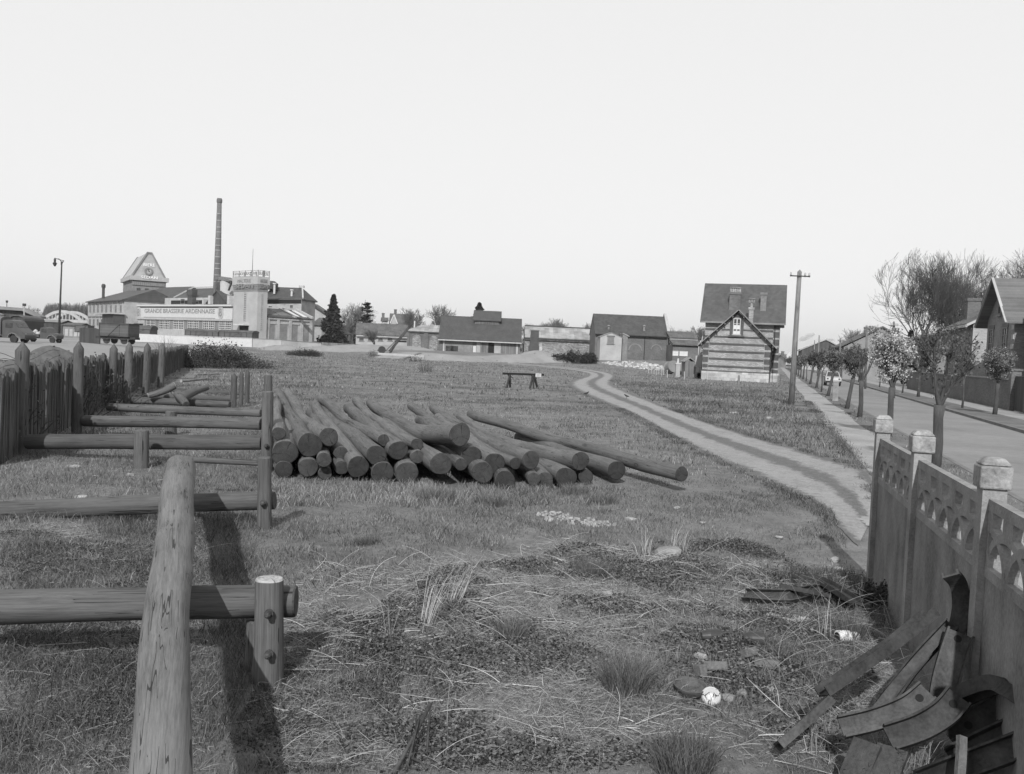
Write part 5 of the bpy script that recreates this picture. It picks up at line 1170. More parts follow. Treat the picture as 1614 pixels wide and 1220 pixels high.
def lorry():
    p = P(48, 541, 101); e = empty('canvas_lorry', (p.x, p.y, .5), R(-6), 'old lorry with a canvas-covered bed and rounded cab parked in the yard', 'lorry')
    # nose points right; origin at the nose tip
    prof_body(e, 'cab', [(-2.75,.55),(-1.9,.55),(-1.75,.9),(-1.0,.95),(-.75,.55),(-.05,.5),(.0,.95),(-.15,1.2),(-.9,1.75),(-1.25,2.3),(-1.5,2.52),(-2.1,2.62),(-2.6,2.55),(-2.75,2.4)], -1.0, 1.0, M_PAINTD)
    mb = MB(); mb.box(-2.35,-1.5,-1.03,-1.002,1.7,2.25); mb.build('side_window', M_GLASS, e)
    mb = MB(); mb.add([(-1.24,-.85,2.3),(-1.24,.85,2.3),(-.9,.85,1.78),(-.9,-.85,1.78)],[(0,1,2,3)]); mb.build('windscreen', M_GLASS, e)
    mb = MB(); pts = [(-1.9+.0,-1.12,.62),(-1.78,-1.12,.95),(-1.45,-1.12,1.12),(-1.05,-1.12,1.05),(-.8,-1.12,.75),(-.4,-1.12,.5)]
    for p0, p1 in zip(pts[:-1], pts[1:]): mb.bar(p0, p1, .35, .06)
    mb.build('mudguard', M_PAINTM, e)
    mb = MB(); mb.box(-.05,.12,-.95,.95,.42,.58); mb.build('bumper', M_METAL, e)
    for yy in (-.7,.7): mb = MB(); m = Matrix.Rotation(math.pi/2,4,'Y'); mb.lathe([(.05,-.15),(.13,-.05),(.13,.03)], 12, (-.1,yy,1.0), m); mb.build('headlight', M_ZINC, e)
    mb = MB(); mb.box(-6.9,-2.85,-1.08,1.08,.85,1.45); mb.build('bed', M_PAINTD, e)
    n = 8; mb = MB(); pts = [(-1.07*math.cos(math.pi*i/n), 2.55+.42*math.sin(math.pi*i/n)) for i in range(n+1)]
    mb.prism([(1.07,1.452)]+pts[::-1]+[(-1.07,1.452)], -6.9, -2.9, lambda a,d,z:(d,a,z)); mb.build('canvas_cover', M_CANVAS, e)
    mb = MB(); mb.box(-6.8,-.6,-.45,.45,.55,.8); mb.build('chassis', M_METAL, e)
    for x in (-1.35,-5.4):
        for yy in (-.9,.9): wheel(e, x, yy, .45, .46, .28)
lorry()
def pickup():
    p = P(95, 538, 112); e = empty('flatbed_truck', (p.x, p.y, .5), R(-4), 'small flatbed truck loaded with pale sacks right of the canvas lorry', 'truck')
    prof_body(e, 'cab', [(-2.2,.5),(-1.3,.5),(-.9,.55),(-.1,.55),(0,.9),(-.1,1.15),(-.95,1.25),(-1.25,1.85),(-1.55,1.95),(-2.1,1.9),(-2.2,1.6)], -.8, .8, M_PAINTD)
    mb = MB(); mb.box(-2.0,-1.35,-.83,-.802,1.3,1.75); mb.build('side_window', M_GLASS, e)
    mb = MB(); pts = [(-1.2,-.85,.5),(-1.05,-.85,.85),(-.6,-.85,1.0),(-.2,-.85,.8),(0,-.85,.5)]
    for p0, p1 in zip(pts[:-1], pts[1:]): mb.bar(p0, p1, .3, .05)
    mb.build('mudguard', M_PAINTM, e)
    mb = MB(); mb.box(-4.9,-2.25,-.9,.9,.7,.95); mb.build('bed', M_PAINTD, e)
    for x in (-.6,-4.0):
        for yy in (-.7,.7): wheel(e, x, yy, .36, .37, .2)
    for k in range(14):
        c = Vector((p.x-4.8+.19*k, p.y-.5+.4*(k%3), 1.46+.42)); s = empty('sack', (c.x, c.y, 1.45), rnd.random()*6, 'pale lumpy sack heaped among others on the flatbed truck', 'sack', 'pale sacks on the flatbed truck')
        mb = MB(); h = .35+.35*rnd.random(); mb.lathe([(.12,0),(.3,.08),(.32,h*.5),(.2,h*.85),(.05,h)], 9); mb.build('sack_body', M_RENDER if k % 2 else M_WHITE2, s, True)
pickup()
def street_car():
    p = street(5.75, 96.5); e = empty('pale_car', (p.x, p.y, .01), R(SD)+math.pi, 'pale saloon car parked nose-on along the left side of the street', 'car')
    e.rotation_euler.z = math.atan2(-CS, -SN)     # +x toward the camera
    prof_body(e, 'body', [(-2.0,.35),(1.95,.32),(2.0,.6),(1.85,.8),(.9,.92),(-1.5,.95),(-1.95,.8),(-2.05,.6)], -.75, .75, M_WHITE2)
    mb = MB(); mb.add([(.95,-.68,.93),(.95,.68,.93),(.45,.56,1.42),(.45,-.56,1.42),(-1.6,-.66,.95),(-1.6,.66,.95),(-1.1,.54,1.44),(-1.1,-.54,1.44)], [(0,1,2,3),(4,7,6,5),(0,3,7,4),(1,5,6,2),(3,2,6,7),(0,4,5,1)]); mb.build('cabin_top', M_WHITE2, e)
    mb = MB(); mb.add([(.94,-.58,.98),(.94,.58,.98),(.52,.5,1.37),(.52,-.5,1.37)], [(0,1,2,3)]); o = mb.build('windscreen', M_GLASS, e); o.location = (.03,0,.01)
    mb = MB(); mb.box(1.96,2.06,-.75,.75,.36,.48); mb.build('bumper', M_DARK, e)
    for yy in (-.55,.55): mb = MB(); m = Matrix.Rotation(math.pi/2,4,'Y'); mb.lathe([(.1,0),(.11,.05),(.06,.07)], 12, (1.9,yy,.68), m); mb.build('headlight', M_GLASS, e)
    for x in (-1.25,1.25):
        for yy in (-.66,.66): wheel(e, x, yy, .31, .31, .16)
street_car()
# ================================================================ TIMBER
def axis_frame(a, b):
    a = Vector(a); b = Vector(b); d = b-a; L_ = d.length; q = d.normalized().to_track_quat('Z', 'Y'); return a, q, L_
def log(name, a, b, r0, r1, label, cat='log', group=None, bend=(0,0), mat=None, emat=None, parts=True, n=20, seg=26, seed=0, cone=0.0, kinks=1.0):
    """round timber from a (radius r0) to b (r1); local z is its axis, bend in local x/y metres at the middle"""
    rg = random.Random(seed+101); a, q, L_ = axis_frame(a, b)
    e = bpy.data.objects.new(name, None); COL.objects.link(e); e.location = a; e.rotation_mode = 'QUATERNION'; e.rotation_quaternion = q
    e.empty_display_size = .2; tag(e, label, cat, group)
    mb = MB(); ph = [rg.random()*6.28 for _ in range(6)]; el = .05*rg.random()
    V_ = []
    knots = [(rg.random()*L_, rg.random()*6.28, .07+.09*rg.random()) for _ in range(int(L_*2.2))]
    for i in range(seg+1):
        t = i/seg; z = L_*t; w = 1-(2*t-1)**2
        cx = bend[0]*w + kinks*.012*math.sin(z*1.7+ph[0]); cy = bend[1]*w + kinks*.012*math.sin(z*1.3+ph[1])
        rr = r0+(r1-r0)*t
        if cone and z < cone: rr = rr*(z/cone)*.95+.02
        for k in range(n):
            th = 2*math.pi*k/n
            m = 1+el*math.cos(2*th+ph[2]) + .028*math.sin(3*th+ph[3]+z*.8) + .014*math.sin(5*th+ph[4]-z*1.1) + .012*math.sin(z*5+ph[5])
            for kz, kt, ks in knots:
                dz = (z-kz)/.09; dt = math.atan2(math.sin(th-kt), math.cos(th-kt))/.35
                if abs(dz) < 3 and abs(dt) < 3: m += ks*math.exp(-dz*dz-dt*dt)
            V_.append((cx+rr*m*math.cos(th), cy+rr*m*math.sin(th), z))
    F = []
    for i in range(seg):
        for k in range(n): p = i*n+k; s = i*n+(k+1) % n; F.append((p, s, s+n, p+n))
    mb.add(V_, F); o = mb.build('trunk_wood', mat or M_LOG, e, True)
    for end, sgn in ((0, -1), (seg, 1)):
        ring = [Vector(V_[end*n+k]) for k in range(n)]; c = sum(ring, Vector())/n
        tilt = Vector((rg.uniform(-.06,.06), rg.uniform(-.06,.06), 0))*.6
        mb = MB(); inner = [c+(p-c)*.93+Vector((0,0,sgn*.012)) for p in ring]; mid_ = [c+(p-c)*.5+Vector((0,0,sgn*.016)) for p in ring]
        vs = ring+inner+mid_+[c+Vector((0,0,sgn*.016))]
        fs = []
        for k in range(n):
            k2 = (k+1) % n; fs += [(k, k2, n+k2, n+k), (n+k, n+k2, 2*n+k2, 2*n+k), (2*n+k, 2*n+k2, 3*n)]
        mb.add(vs, fs); mb.build('cut_end', emat or M_LOGE, e, False)
    return e
# ---- the pile of poles.  near end (px, py), radius in px, depth or None (= resting on the ground), far end (px, py), far depth, far z or None
PILE = [
 # px, py, rpx, depth, fx, fy, fdepth, fr, bend, descriptor
 (438,685,10.5,14.9,432,625,21.5,7,.05,'thin pole at the left end of the pile, on top beside the tall post'),
 (450.5,713,20,14.7,449,650,21,9,.0,'thick pole with a shadowed cut end, second up at the pile\'s left end'),
 (488.5,702,19,14.8,440,620,22.5,7,-.12,'thick pole whose broad round end sits in the second layer left of the pile'),
 (518,687.4,15,15.0,455,618.5,22.8,7,-.22,'bowed pole crossing the left third of the top layer'),
 (446,744,14,14.6,446,690,21,10,0,'bottom pole at the pile\'s left corner'),
 (484,736,15,14.6,470,688,21,10,0,'bottom pole second from the left'),
 (512.7,724,11.5,14.4,500,690,19,8,0,'short light-ended thin pole poking out at the lower left'),
 (514,744.5,10.5,14.6,500,692,20,8,0,'very thin bottom pole beneath the light-ended one'),
 (518,706,11,15.6,490,650,22,8,0,'dark half-hidden pole end under the bowed pole'),
 (537,716,11,15.1,505,652,22,8,0,'small dark pole end in the second row, left of centre'),
 (536.5,739,11,14.7,515,690,20,9,0,'small round bottom pole left of centre'),
 (565,734,17,14.5,498,640,21.5,8,-.05,'thick pale-sided pole sloping down to the front, left of centre'),
 (594,716.5,16,14.6,502,638,22.3,8,-.06,'broad pole with an oval end, middle of the left half'),
 (606.4,695,9.5,15.2,508,629,21.5,7.5,-.1,'slim straight pole on top, left half'),
 (626.5,711.6,15.5,15.0,548,642,21.5,8,0,'pole with a half-shadowed end near the middle of the second row'),
 (656,699.4,10,15.2,561,632,22.0,7.5,-.12,'slim bowed pole on top near the middle'),
 (726.5,686.4,17.5,14.7,586,634,22.0,8,-.25,'largest pole crowning the pile with a wide round end'),
 (656,722,10.5,14.9,640,696,18.5,9,0,'short stubby pole end right of centre-left'),
 (694,733,17.5,14.4,596,652,21.5,9,-.05,'big rough pole with a hewn faceted end at the middle'),
 (726.5,733.8,10,14.6,640,668,21,8,0,'thin pole ending right of the hewn one'),
 (604,745.4,18,None,570,690,22,12,0,'thick dark bottom pole left of the middle'),
 (641,745.4,18.5,None,610,690,22,12,0,'thick bottom pole right in the middle'),
 (743.4,720.4,16,14.9,662,662,21.5,9,0,'pole end just under the crowning pole'),
 (779,730,17,14.8,690,660,21.5,9,0,'broad scarred pole right of the middle'),
 (759.5,746.4,17,14.5,700,690,21,11,0,'bottom pole with a rubbed oval end right of the middle'),
 (795.4,757,16,None,740,700,21,11,0,'bottom pole half lost in straw and shadow'),
 (812.8,729,9.5,14.9,649,641,22.4,6.5,-.1,'very slim long pole, right half of the top layer'),
 (836,726.6,14.5,14.8,684,642.5,22.6,7,-.12,'long straight pole with a clean round end, right half'),
 (914,725,15,15.2,724,657,22.6,7,-.2,'long bowed pole lying highest on the right'),
 (841,757,10.5,14.6,800,722,19,9,0,'thin low pole end with a pale rubbed tip'),
 (860,756,14,14.7,800,705,20,9,0,'low pole end tucked left of the long grooved one'),
 (893.3,754,17,14.8,790,690,21.5,8,0,'long low pole with a cracked round end, right side'),
 (923,751.4,12,15.3,880,722,19,9,0,'small low pole end behind the cracked one'),
 (972,743,15,15.6,820,690,22,9,0,'low pole with a split end, second from the right'),
 (1073,746,12,14.9,742,652,24.5,7,-.05,'longest pole reaching furthest out at the right end'),
]
def pile():
    for i, (x, y, rp, dep, fx, fy, fd, fr, bd, lab) in enumerate(PILE):
        if dep is None: g = GP(x, y+rp*.92); dep = g.y+.0
        a = P(x, y, dep); rr = rp*dep/F_PX; b = P(fx, fy, fd); r1 = fr*fd/F_PX
        a.z = max(a.z, rr*.85); b.z = max(b.z, r1*.85)
        log('log', a, b, rr, r1, lab, 'log', 'stacked poles', (0, bd), seed=i, n=22, seg=34, kinks=1.6, emat=M_LOGE)
pile()
# ---- foreground racks: rails on short posts
def post(px, pb, pt, wpx, label, depth=None, lean=0, cone=.0, group='rack posts', mat=None, sink=.3, name='timber_post'):
    g = G(px, pb) if depth is None else P(px, pb, depth); 
    if depth is not None: g.z = tz(g.x, g.y)
    t = P(px+lean, pt, g.y); rr = wpx/2*g.y/F_PX
    a = Vector((g.x, g.y, g.z-sink)); b = Vector((t.x, g.y, t.z))
    return log(name, b, a, rr, rr*1.1, label, 'post', group, (0,0), mat or M_RAIL, M_CONC if False else M_RAIL, seed=int(px)+int(pb), n=18, seg=16, cone=cone, kinks=.5), g
def rail(p0, d0, p1, d1, wpx, label, taper=1.0, mat=None, group='rack rails', name='timber_rail', bend=0):
    a = P(p0[0], p0[1], d0); b = P(p1[0], p1[1], d1); rr = wpx/2*(d0+d1)/2/F_PX
    return log(name, a, b, rr, rr*taper, label, 'rail', group, (0, bend), mat or M_LOGD, mat or M_LOGD, seed=int(p0[1]*3+p1[0]), n=22, seg=34, kinks=.6)
fp, g1 = post(425, 1078, 914, 44, 'nearest short post with a pale sawn top, two big bolts in its side', cone=0, lean=1)
M_TOPCUT = mat_log('pale_sawn_top', .24, True)
[c for c in fp.children if c.name.startswith('cut_end')][0].data.materials[0] = M_TOPCUT
def bolt(par_label, px, py, depth, rr=.035):
    p = P(px, py, depth); e = empty('bolt', p, 0); return e
def bolts_on(e, pts, depth):
    # bolt heads as parts of the post: placed in world, parented with the inverse matrix
    bpy.context.view_layer.update(); inv = e.matrix_world.inverted()
    for px, py, rr in pts:
        p = P(px, py, depth); mb = MB(); m = Matrix.Rotation(math.pi/2, 4, 'X')
        mb.lathe([(rr*1.35,-.008),(rr*1.4,.0),(rr*1.35,.008)], 16, p, m)
        mb.lathe([(rr,0.0),(rr*1.05,.02),(rr*.9,.05),(rr*.4,.062)], 8, p, m)
        mb.v = [tuple(inv @ Vector(v)) for v in mb.v]; mb.build('bolt', M_METALB, e)
bolts_on(fp, [(424,967,.022),(424,1031,.022)], g1.y-.115)
e_, g_ = post(403, 1058, 979, 30, 'split half post tucked behind the nearest bolted post', depth=g1.y+.20, group=None)
rail((-60, 958), 5.93, (464, 949), g1.y+.17, 56, 'nearest horizontal rail, crossing the whole left foreground', .94)
rail((-40, 806), 10.7, (432, 789), 10.75, 31, 'second rail back, just beyond the long lying log', .9)
p2, g2 = post(417, 832, 722, 20.5, 'short post carrying the second rail, its top beside the log pile')
bolts_on(p2, [(415,793,.03)], g2.y-.10)
log('timber_log', P(243, 1300, 2.8), P(283, 737, 10.3), .100, .160, 'long smooth pale log lying across the racks in the left foreground', 'log', None, (.0,.05), mat_log('smooth_pale_wood', .108), M_LOGE, n=36, seg=70, seed=5, kinks=.8)
rail((44, 696), 15.8, (412, 697), 15.6, 23.5, 'third rail back between the first tall post and the pile post')
post(223, 737, 679, 22, 'stub post in the middle of the third rail')
pt, gt = post(421, 740, 618, 17.5, 'tall post at the left end of the log pile', depth=15.2); bolts_on(pt, [(420,703,.03)], 15.08)
post(423, 700, 592, 13, 'narrow tall post standing right behind the pile post', depth=19.3)
rail((133, 662.5), 19.6, (411, 668.5), 19.2, 18, 'fourth rail back, ends at the pile post')
post(270, 686, 649, 17, 'stub post in the middle of the fourth rail')
rail((171, 641.5), 24.0, (411, 651.5), 23.4, 12.5, 'fifth rail back, slightly sloping')
rail((208, 631), 27.4, (362, 638), 27.0, 11, 'sixth rail back before the three leaning posts')
rail((246, 624), 31, (366, 629), 31, 8, 'seventh rail, half hidden under leaning logs')
rail((262, 615), 35, (390, 621), 35, 8, 'furthest low rail of the racks')
rail((306, 725), 12.6, (410, 729), 12.6, 9, 'thin dark pole lying low behind the long pale log', group=None)
for px, pb, pt_, w, lab in ((32,716,540,20,'first tall pointed post beside the palisade'),(120.6,684,539,14.5,'second tall post with a rounded top along the palisade'),(175.5,640,543,12,'third tall post along the palisade'),(200,636,540,11,'fourth tall post along the palisade'),(228.5,626,541,10,'fifth tall post, leaning slightly, along the palisade'),(252,611,541,9,'last tall post of the row along the palisade')):
    e_, g_ = post(px, pb, pt_, w, lab, lean=4, cone=.16 if px in (32,) else .10, group='tall posts along the palisade', name='tall_post')
for px, pb, pt_, w, lab in ((368,643,589,9,'left one of three close posts at the end of the sixth rail'),(380,640,585,6.5,'thin middle one of the three close posts'),(389,636,583,7,'right one of the three close posts')):
    post(px, pb, pt_, w, lab, lean=1, cone=.06, group='three close posts', mat=M_LOGD)
log('broken_log', P(234, 624, 27), P(275, 607, 27.4), .09, .12, 'short pale-ended log propped on the back rails, left one', 'log', 'logs propped on the back rails', (0,-.04), M_RAIL, M_TOPCUT, seed=31)
log('broken_log', P(284, 628, 26.4), P(326, 611, 28.2), .16, .08, 'forked log propped on the back rails, right one', 'log', 'logs propped on the back rails', (0,.05), M_RAIL, M_LOGE, seed=32)
log('broken_log', P(280, 622, 26.6), P(294, 638, 26.0), .13, .1, 'stump end jutting below the forked log', 'log', 'logs propped on the back rails', (0,0), M_LOGD, M_LOGE, seed=33)
log('pale_pole', G(285,602.5)+Vector((0,0,.06)), G(327,599)+Vector((0,0,.06)), .07, .04, 'thin pale pole lying on the dark ground beyond the back rails', 'pole', None, (0,0), M_POLE, M_TOPCUT, seed=34)
log('pale_pole', G(310,591.5)+Vector((0,0,.05)), G(345,590.5)+Vector((0,0,.05)), .06, .04, 'thin pale stick lying furthest beyond the back rails', 'pole', None, (0,0), M_POLE, M_TOPCUT, seed=35)

# ---- palisade of split stakes
def palisade():
    pts = [(-9.3, 10.5), (-8.45, 14.6), (-10.0, 19.6), (-12.6, 27.5), (-24.2, 66.0)]
    e = empty('palisade_fence', (pts[1][0], pts[1][1], 0), 0, 'ragged palisade of split wooden stakes running back along the left side', 'fence'); o = Vector(e.location)
    rg = random.Random(4); seg = []; 
    for (x0_, y0_), (x1_, y1_) in zip(pts[:-1], pts[1:]):
        l = math.hypot(x1_-x0_, y1_-y0_); n = int(l/.098)
        for i in range(n): seg.append((x0_+(x1_-x0_)*i/n, y0_+(y1_-y0_)*i/n, math.atan2(y1_-y0_, x1_-x0_)))
    rest = MB(); mat = mat_log('stake_wood', .075); k = 0
    for x, y, a in seg:
        if rg.random() < .03: continue
        w = .05+.05*rg.random(); h = (1.72-.10*min(1, max(0, (y-20)/20)))*(.88+.15*rg.random()); t = .02+.02*rg.random(); z = tz(x, y)-.1
        lx, ly = rg.gauss(0,.02), rg.gauss(0,.03); ca, sa = math.cos(a), math.sin(a)
        sh = rg.uniform(-.5,.5); dp = rg.uniform(-.015,.015)
        def pnt(u, v, zz): f = zz/h; return (x-o.x+ca*(u+lx*f)-sa*(v+ly*f+dp), y-o.y+sa*(u+lx*f)+ca*(v+ly*f+dp), z+zz)
        vs = [pnt(-w/2,-t,0),pnt(w/2,-t,0),pnt(w/2,t,0),pnt(-w/2,t,0),pnt(-w/2*.9,-t,h-.1*rg.random()),pnt(w/2*.9,-t,h-.1*rg.random()),pnt(w/2*.9,t,h),pnt(-w/2*.9,t,h)]
        near = 12.5 < y < 24 and k < 100
        mb = MB() if near else rest
        mb.add(vs, [(3,2,1,0),(4,5,6,7),(0,1,5,4),(1,2,6,5),(2,3,7,6),(3,0,4,7)])
        if near: k += 1; mb.build('stake', mat, e)
    q = rest.build('distant_stakes', mat, e); q['kind'] = 'stuff'
    mb = MB()
    for (x0_, y0_), (x1_, y1_) in zip(pts[:-1], pts[1:]):
        for z in (.55, 1.25): mb.bar((x0_-o.x-.07, y0_-o.y, z), (x1_-o.x-.07, y1_-o.y, z), .03, .05)
    mb.build('rail', M_LOGD, e)
    mb = MB(); rr = random.Random(9)
    for (x0_, y0_), (x1_, y1_) in ((pts[0], pts[1]), (pts[1], pts[2])):
        for z in (1.5, 1.62, 1.75):
            mb.tube([(x0_-o.x-.5+.5*t+(x1_-x0_)*t, y0_-o.y+(y1_-y0_)*t, z+.1*math.sin(t*9+z*7)) for t in [i/12 for i in range(13)]], .005, 4)
    mb.build('wire', M_METAL, e)
palisade()

# ---- barrier trestle with a small sign
def trestle():
    g = G(822, 612); d = g.y; e = empty('barrier_trestle', (g.x, g.y, 0), 0, 'dark low barrier trestle in the grass with a white notice on its right end', 'barrier')
    def q(px, py, dy=0): p = P(px, py, d+dy); return (p.x-g.x, p.y-g.y, max(p.z, .02))
    mb = MB(); mb.bar(q(792,588.7), q(857.5,590.8), .11, .12); mb.build('beam', M_DARK, e)
    for a, b, c in (((804,590),(798.5,613.5),-.3),((803.5,590),(804,612),.45),((840,591),(835,610.5),-.3),((841,591),(841,611),.1),((841,591),(848,612),.45)):
        mb = MB(); p0 = Vector(q(*a)); p1 = Vector(q(*b)); p1.y += c; p1.z = .0; mb.bar(p0, p1, .10, .10); mb.build('leg', M_METAL, e)
    for a_, b_ in ((q(800,590.5,.1), q(809,596,.1)), (q(837,592,.1), q(846,597,.1))): mb = MB(); mb.bar(a_, b_, .07, .07); mb.build('brace', M_DWOOD, e)
    p0, p1 = q(844.3,588.6,-.1), q(853,594.2,-.1); mb = MB(); mb.box(p0[0], p1[0], -.10, -.075, p1[2], p0[2]); s = mb.build('notice', M_WHITE, e)
    w = p1[0]-p0[0]; h = p0[2]-p1[2]
    lettering(s, 'LIMITE', Matrix.Translation(((p0[0]+p1[0])/2, -.104, p0[2]-h*.3)) @ FRONT, h*.24, w*.72, M_DARK, 'lettering', .002)
    lettering(s, 'DEPOT', Matrix.Translation(((p0[0]+p1[0])/2, -.104, p0[2]-h*.7)) @ FRONT, h*.24, w*.6, M_DARK, 'lettering', .002)
trestle()
# ---- inclined loading conveyor
def conveyor():
    d = 132; g = P(615, 556, d); z0_ = tz(g.x, g.y); e = empty('inclined_conveyor', (g.x, g.y, z0_), 0, 'long dark inclined loading conveyor with a spoked wheel at its foot', 'conveyor')
    def q(px, py, dd=0): p = P(px, py, d+dd); return Vector((p.x-g.x, p.y-g.y, p.z-z0_))
    mb = MB(); mb.bar(q(614,554), q(650,509), .5, .35); mb.bar(q(614,556.2), q(648,513), .12, .12); mb.build('boom', M_DWOOD, e)
    mb = MB(); mb.bar(q(608,553,.5), q(628,533,.5), .1, .1); mb.bar(q(622,547,.3), q(616,556,.3), .1, .1); mb.build('brace', M_DWOOD, e)
    c = q(602,551.5); mb = MB(); mb.lathe([(.45,-.12),(.55,-.12),(.55,.12),(.45,.12)], 20, c, Matrix.Rotation(math.pi/2,4,'X'))
    for i in range(4): a = math.pi*i/4; mb.bar(c+Vector((-.5*math.cos(a),0,-.5*math.sin(a))), c+Vector((.5*math.cos(a),0,.5*math.sin(a))), .06, .06)
    mb.build('wheel', M_METAL, e)
    mb = MB(); mb.bar(q(596,557.5), q(668,561.5), .5, .28); mb.build('base_beam', M_WHITE2, e)
conveyor()
# ================================================================ CONCRETE FENCE AND SCRAP
QF = 1.08
def fence():
    e = empty('concrete_fence', (3.87, 9.21, 0), -math.atan(.252), 'tall concrete panel fence with pierced arch openings beside the pavement', 'fence')
    # local y along the street direction, local x across (+ toward the street); bays run back toward the camera
    ys = [0, -2.006, -4.094, -6.15, -8.2]
    for i, y in enumerate(ys):
        mb = MB(); w = .066; mb.box(-w, w, y-w, y+w, -.3, 1.60); mb.build('post', M_CONC, e)
        mb = MB(); mb.box(-.088, .088, y-.088, y+.088, 1.603, 1.74); 
        mb.add([(-.086,y-.086,1.742),(.086,y-.086,1.742),(.086,y+.086,1.742),(-.086,y+.086,1.742),(-.05,y-.05,1.785),(.05,y-.05,1.785),(.05,y+.05,1.785),(-.05,y+.05,1.785)], [(0,1,5,4),(1,2,6,5),(2,3,7,6),(3,0,4,7),(4,5,6,7),(3,2,1,0)])
        o = mb.build('post_cap', mat_noise('mossy_concrete', .21, .4, 9, 40, .95, bs=.9, bd=.01) if i == 0 else MATS['mossy_concrete'], e)
        bv = o.modifiers.new('bevel', 'BEVEL'); bv.width = .012; bv.segments = 2
    for i in range(len(ys)-1):
        y0_, y1_ = ys[i+1]+.068, ys[i]-.068; Lb_ = y1_-y0_; T = .022
        mb = MB(); mb.box(-T, T, y0_, y1_, -.2, .52); mb.build('lower_panel', M_CONCD, e)
        mb = MB(); mb.box(-T-.002, T+.002, y0_, y1_, .523, 1.085); mb.build('upper_panel', M_CONCD, e)
        mb = MB(); zb_, zt_ = 1.088, 1.545
        mb.box(-.03, .03, y0_, y1_, zb_, zb_+.06); mb.box(-.03, .03, y0_, y1_, zt_-.065, zt_)
        npd = 5; pw = Lb_/npd
        mb.box(-.028, .028, y0_, y0_+.035, zb_+.06, zt_-.085); mb.box(-.028, .028, y1_-.035, y1_, zb_+.06, zt_-.085)
        H = .25; z0_ = zb_+.06
        for k in range(-1, npd):                       # interlaced round arches, each two openings wide
            c = y0_+(k+1)*pw; n = 14; bw = .05
            for j in range(n):
                t0, t1 = math.pi*j/n, math.pi*(j+1)/n
                pl = [(c+(pw-bw/2*0)*math.cos(t0)*1.0, z0_+H*math.sin(t0)), (c+pw*math.cos(t1), z0_+H*math.sin(t1)), (c+(pw-bw)*math.cos(t1), z0_+(H-bw)*math.sin(t1)), (c+(pw-bw)*math.cos(t0), z0_+(H-bw)*math.sin(t0))]
                if max(a for a, _ in pl) > y1_-.03 or min(a for a, _ in pl) < y0_+.03: continue
                mb.prism(pl, -.027-.0005*(k % 2), .027+.0005*(k % 2), lambda a, d_, z: (d_, a, z))
        for k in range(npd+1):                         # merlons between the small square openings
            c = y0_+k*pw; a, b = max(c-pw*.24, y0_), min(c+pw*.24, y1_)
            mb.box(-.0262, .0262, a, b, z0_+H-.045, zt_-.064)
        for k in range(npd):
            c = y0_+(k+.5)*pw; mb.box(-.0255, .0255, c-.0, c+.03, z0_, z0_+.0001)
        mb.build('pierced_panel', M_CONC, e)
fence()

# ---- steel pressings heaped against the fence
def channel(name, pts, w, fl, label, up=(0,0,1), t=.012, mat=None, group='rusty steel channels heaped by the fence', holes=()):
    """U-section swept along pts; w width of the web, fl flange height, up = side the flanges stand on"""
    pts = [Vector(p) for p in pts]; base = pts[0].copy(); e = empty(name, base, 0, label, 'steel channel', group)
    prof = [(-w/2, fl), (-w/2, 0), (w/2, 0), (w/2, fl), (w/2-t, fl), (w/2-t, t), (-w/2+t, t), (-w/2+t, fl)]
    mb = MB(); V_ = []; n = len(prof); upv = Vector(up).normalized(); px_ = None
    # smooth the path
    P2 = [pts[0]]
    for i in range(len(pts)-1):
        p0 = pts[max(i-1,0)]; p1 = pts[i]; p2 = pts[i+1]; p3 = pts[min(i+2,len(pts)-1)]
        for k in range(1, 7):
            s = k/6; P2.append(.5*((2*p1)+(p2-p0)*s+(2*p0-5*p1+4*p2-p3)*s*s+(3*p1-p0-3*p2+p3)*s**3))
    for i, p in enumerate(P2):
        d = (P2[min(i+1,len(P2)-1)]-P2[max(i-1,0)]).normalized(); u = (upv-d*upv.dot(d)).normalized(); x = d.cross(u)
        for a, b in prof: V_.append(p-base+x*a+u*b)
    F = []
    for i in range(len(P2)-1):
        for k in range(n): a = i*n+k; b = i*n+(k+1)%n; F.append((a,b,b+n,a+n))
    F.append(tuple(range(n))[::-1]); m = (len(P2)-1)*n; F.append(tuple(range(m,m+n)))
    mb.add(V_, F); o = mb.build('channel_body', mat or M_METAL, e)
    for f in holes:                                     # rivet holes: dark rings in the web
        i = int(f*(len(P2)-1)); p = P2[i]; d = (P2[min(i+1,len(P2)-1)]-P2[max(i-1,0)]).normalized(); u = (upv-d*upv.dot(d)).normalized(); x = d.cross(u)
        m4 = Matrix((( x.x,d.x,u.x,0),(x.y,d.y,u.y,0),(x.z,d.z,u.z,0),(0,0,0,1)))
        for off in (t+.002, -.003):
            mb = MB(); mb.lathe([(.022,-.001),(.022,.001)], 14, p-base+u*off, m4); mb.build('bolt_hole', M_DARK, e)
    return e
def Q(px, py, d): return P(px, py, d)
toC = (-.35,-.75,.55)
channel('steel_channel', [Q(1222,1170,4.95),Q(1262,1135,5.0),Q(1302,1098,5.06)], .15, .05, 'flat-lying channel at the left foot of the steel heap', (-.1,-.5,-.85), mat=M_METALB)
channel('steel_channel', [Q(1300,1098,5.05),Q(1350,1064,5.12),Q(1410,1022,5.22),Q(1472,972,5.32)], .15, .06, 'longest channel slanting up from the heap toward the fence, drilled near its top', (-.55,.3,.8), holes=(.9,.45))
channel('steel_channel', [Q(1372,1120,5.15),Q(1420,1060,5.25),Q(1482,992,5.4)], .12, .055, 'channel lying just under the longest one', (.45,-.6,-.6), holes=(.9,), mat=M_METALB)
channel('steel_channel', [Q(1395,1112,5.3),Q(1440,1050,5.42),Q(1500,985,5.5)], .09, .05, 'narrow channel in the shadow beneath the others', toC)
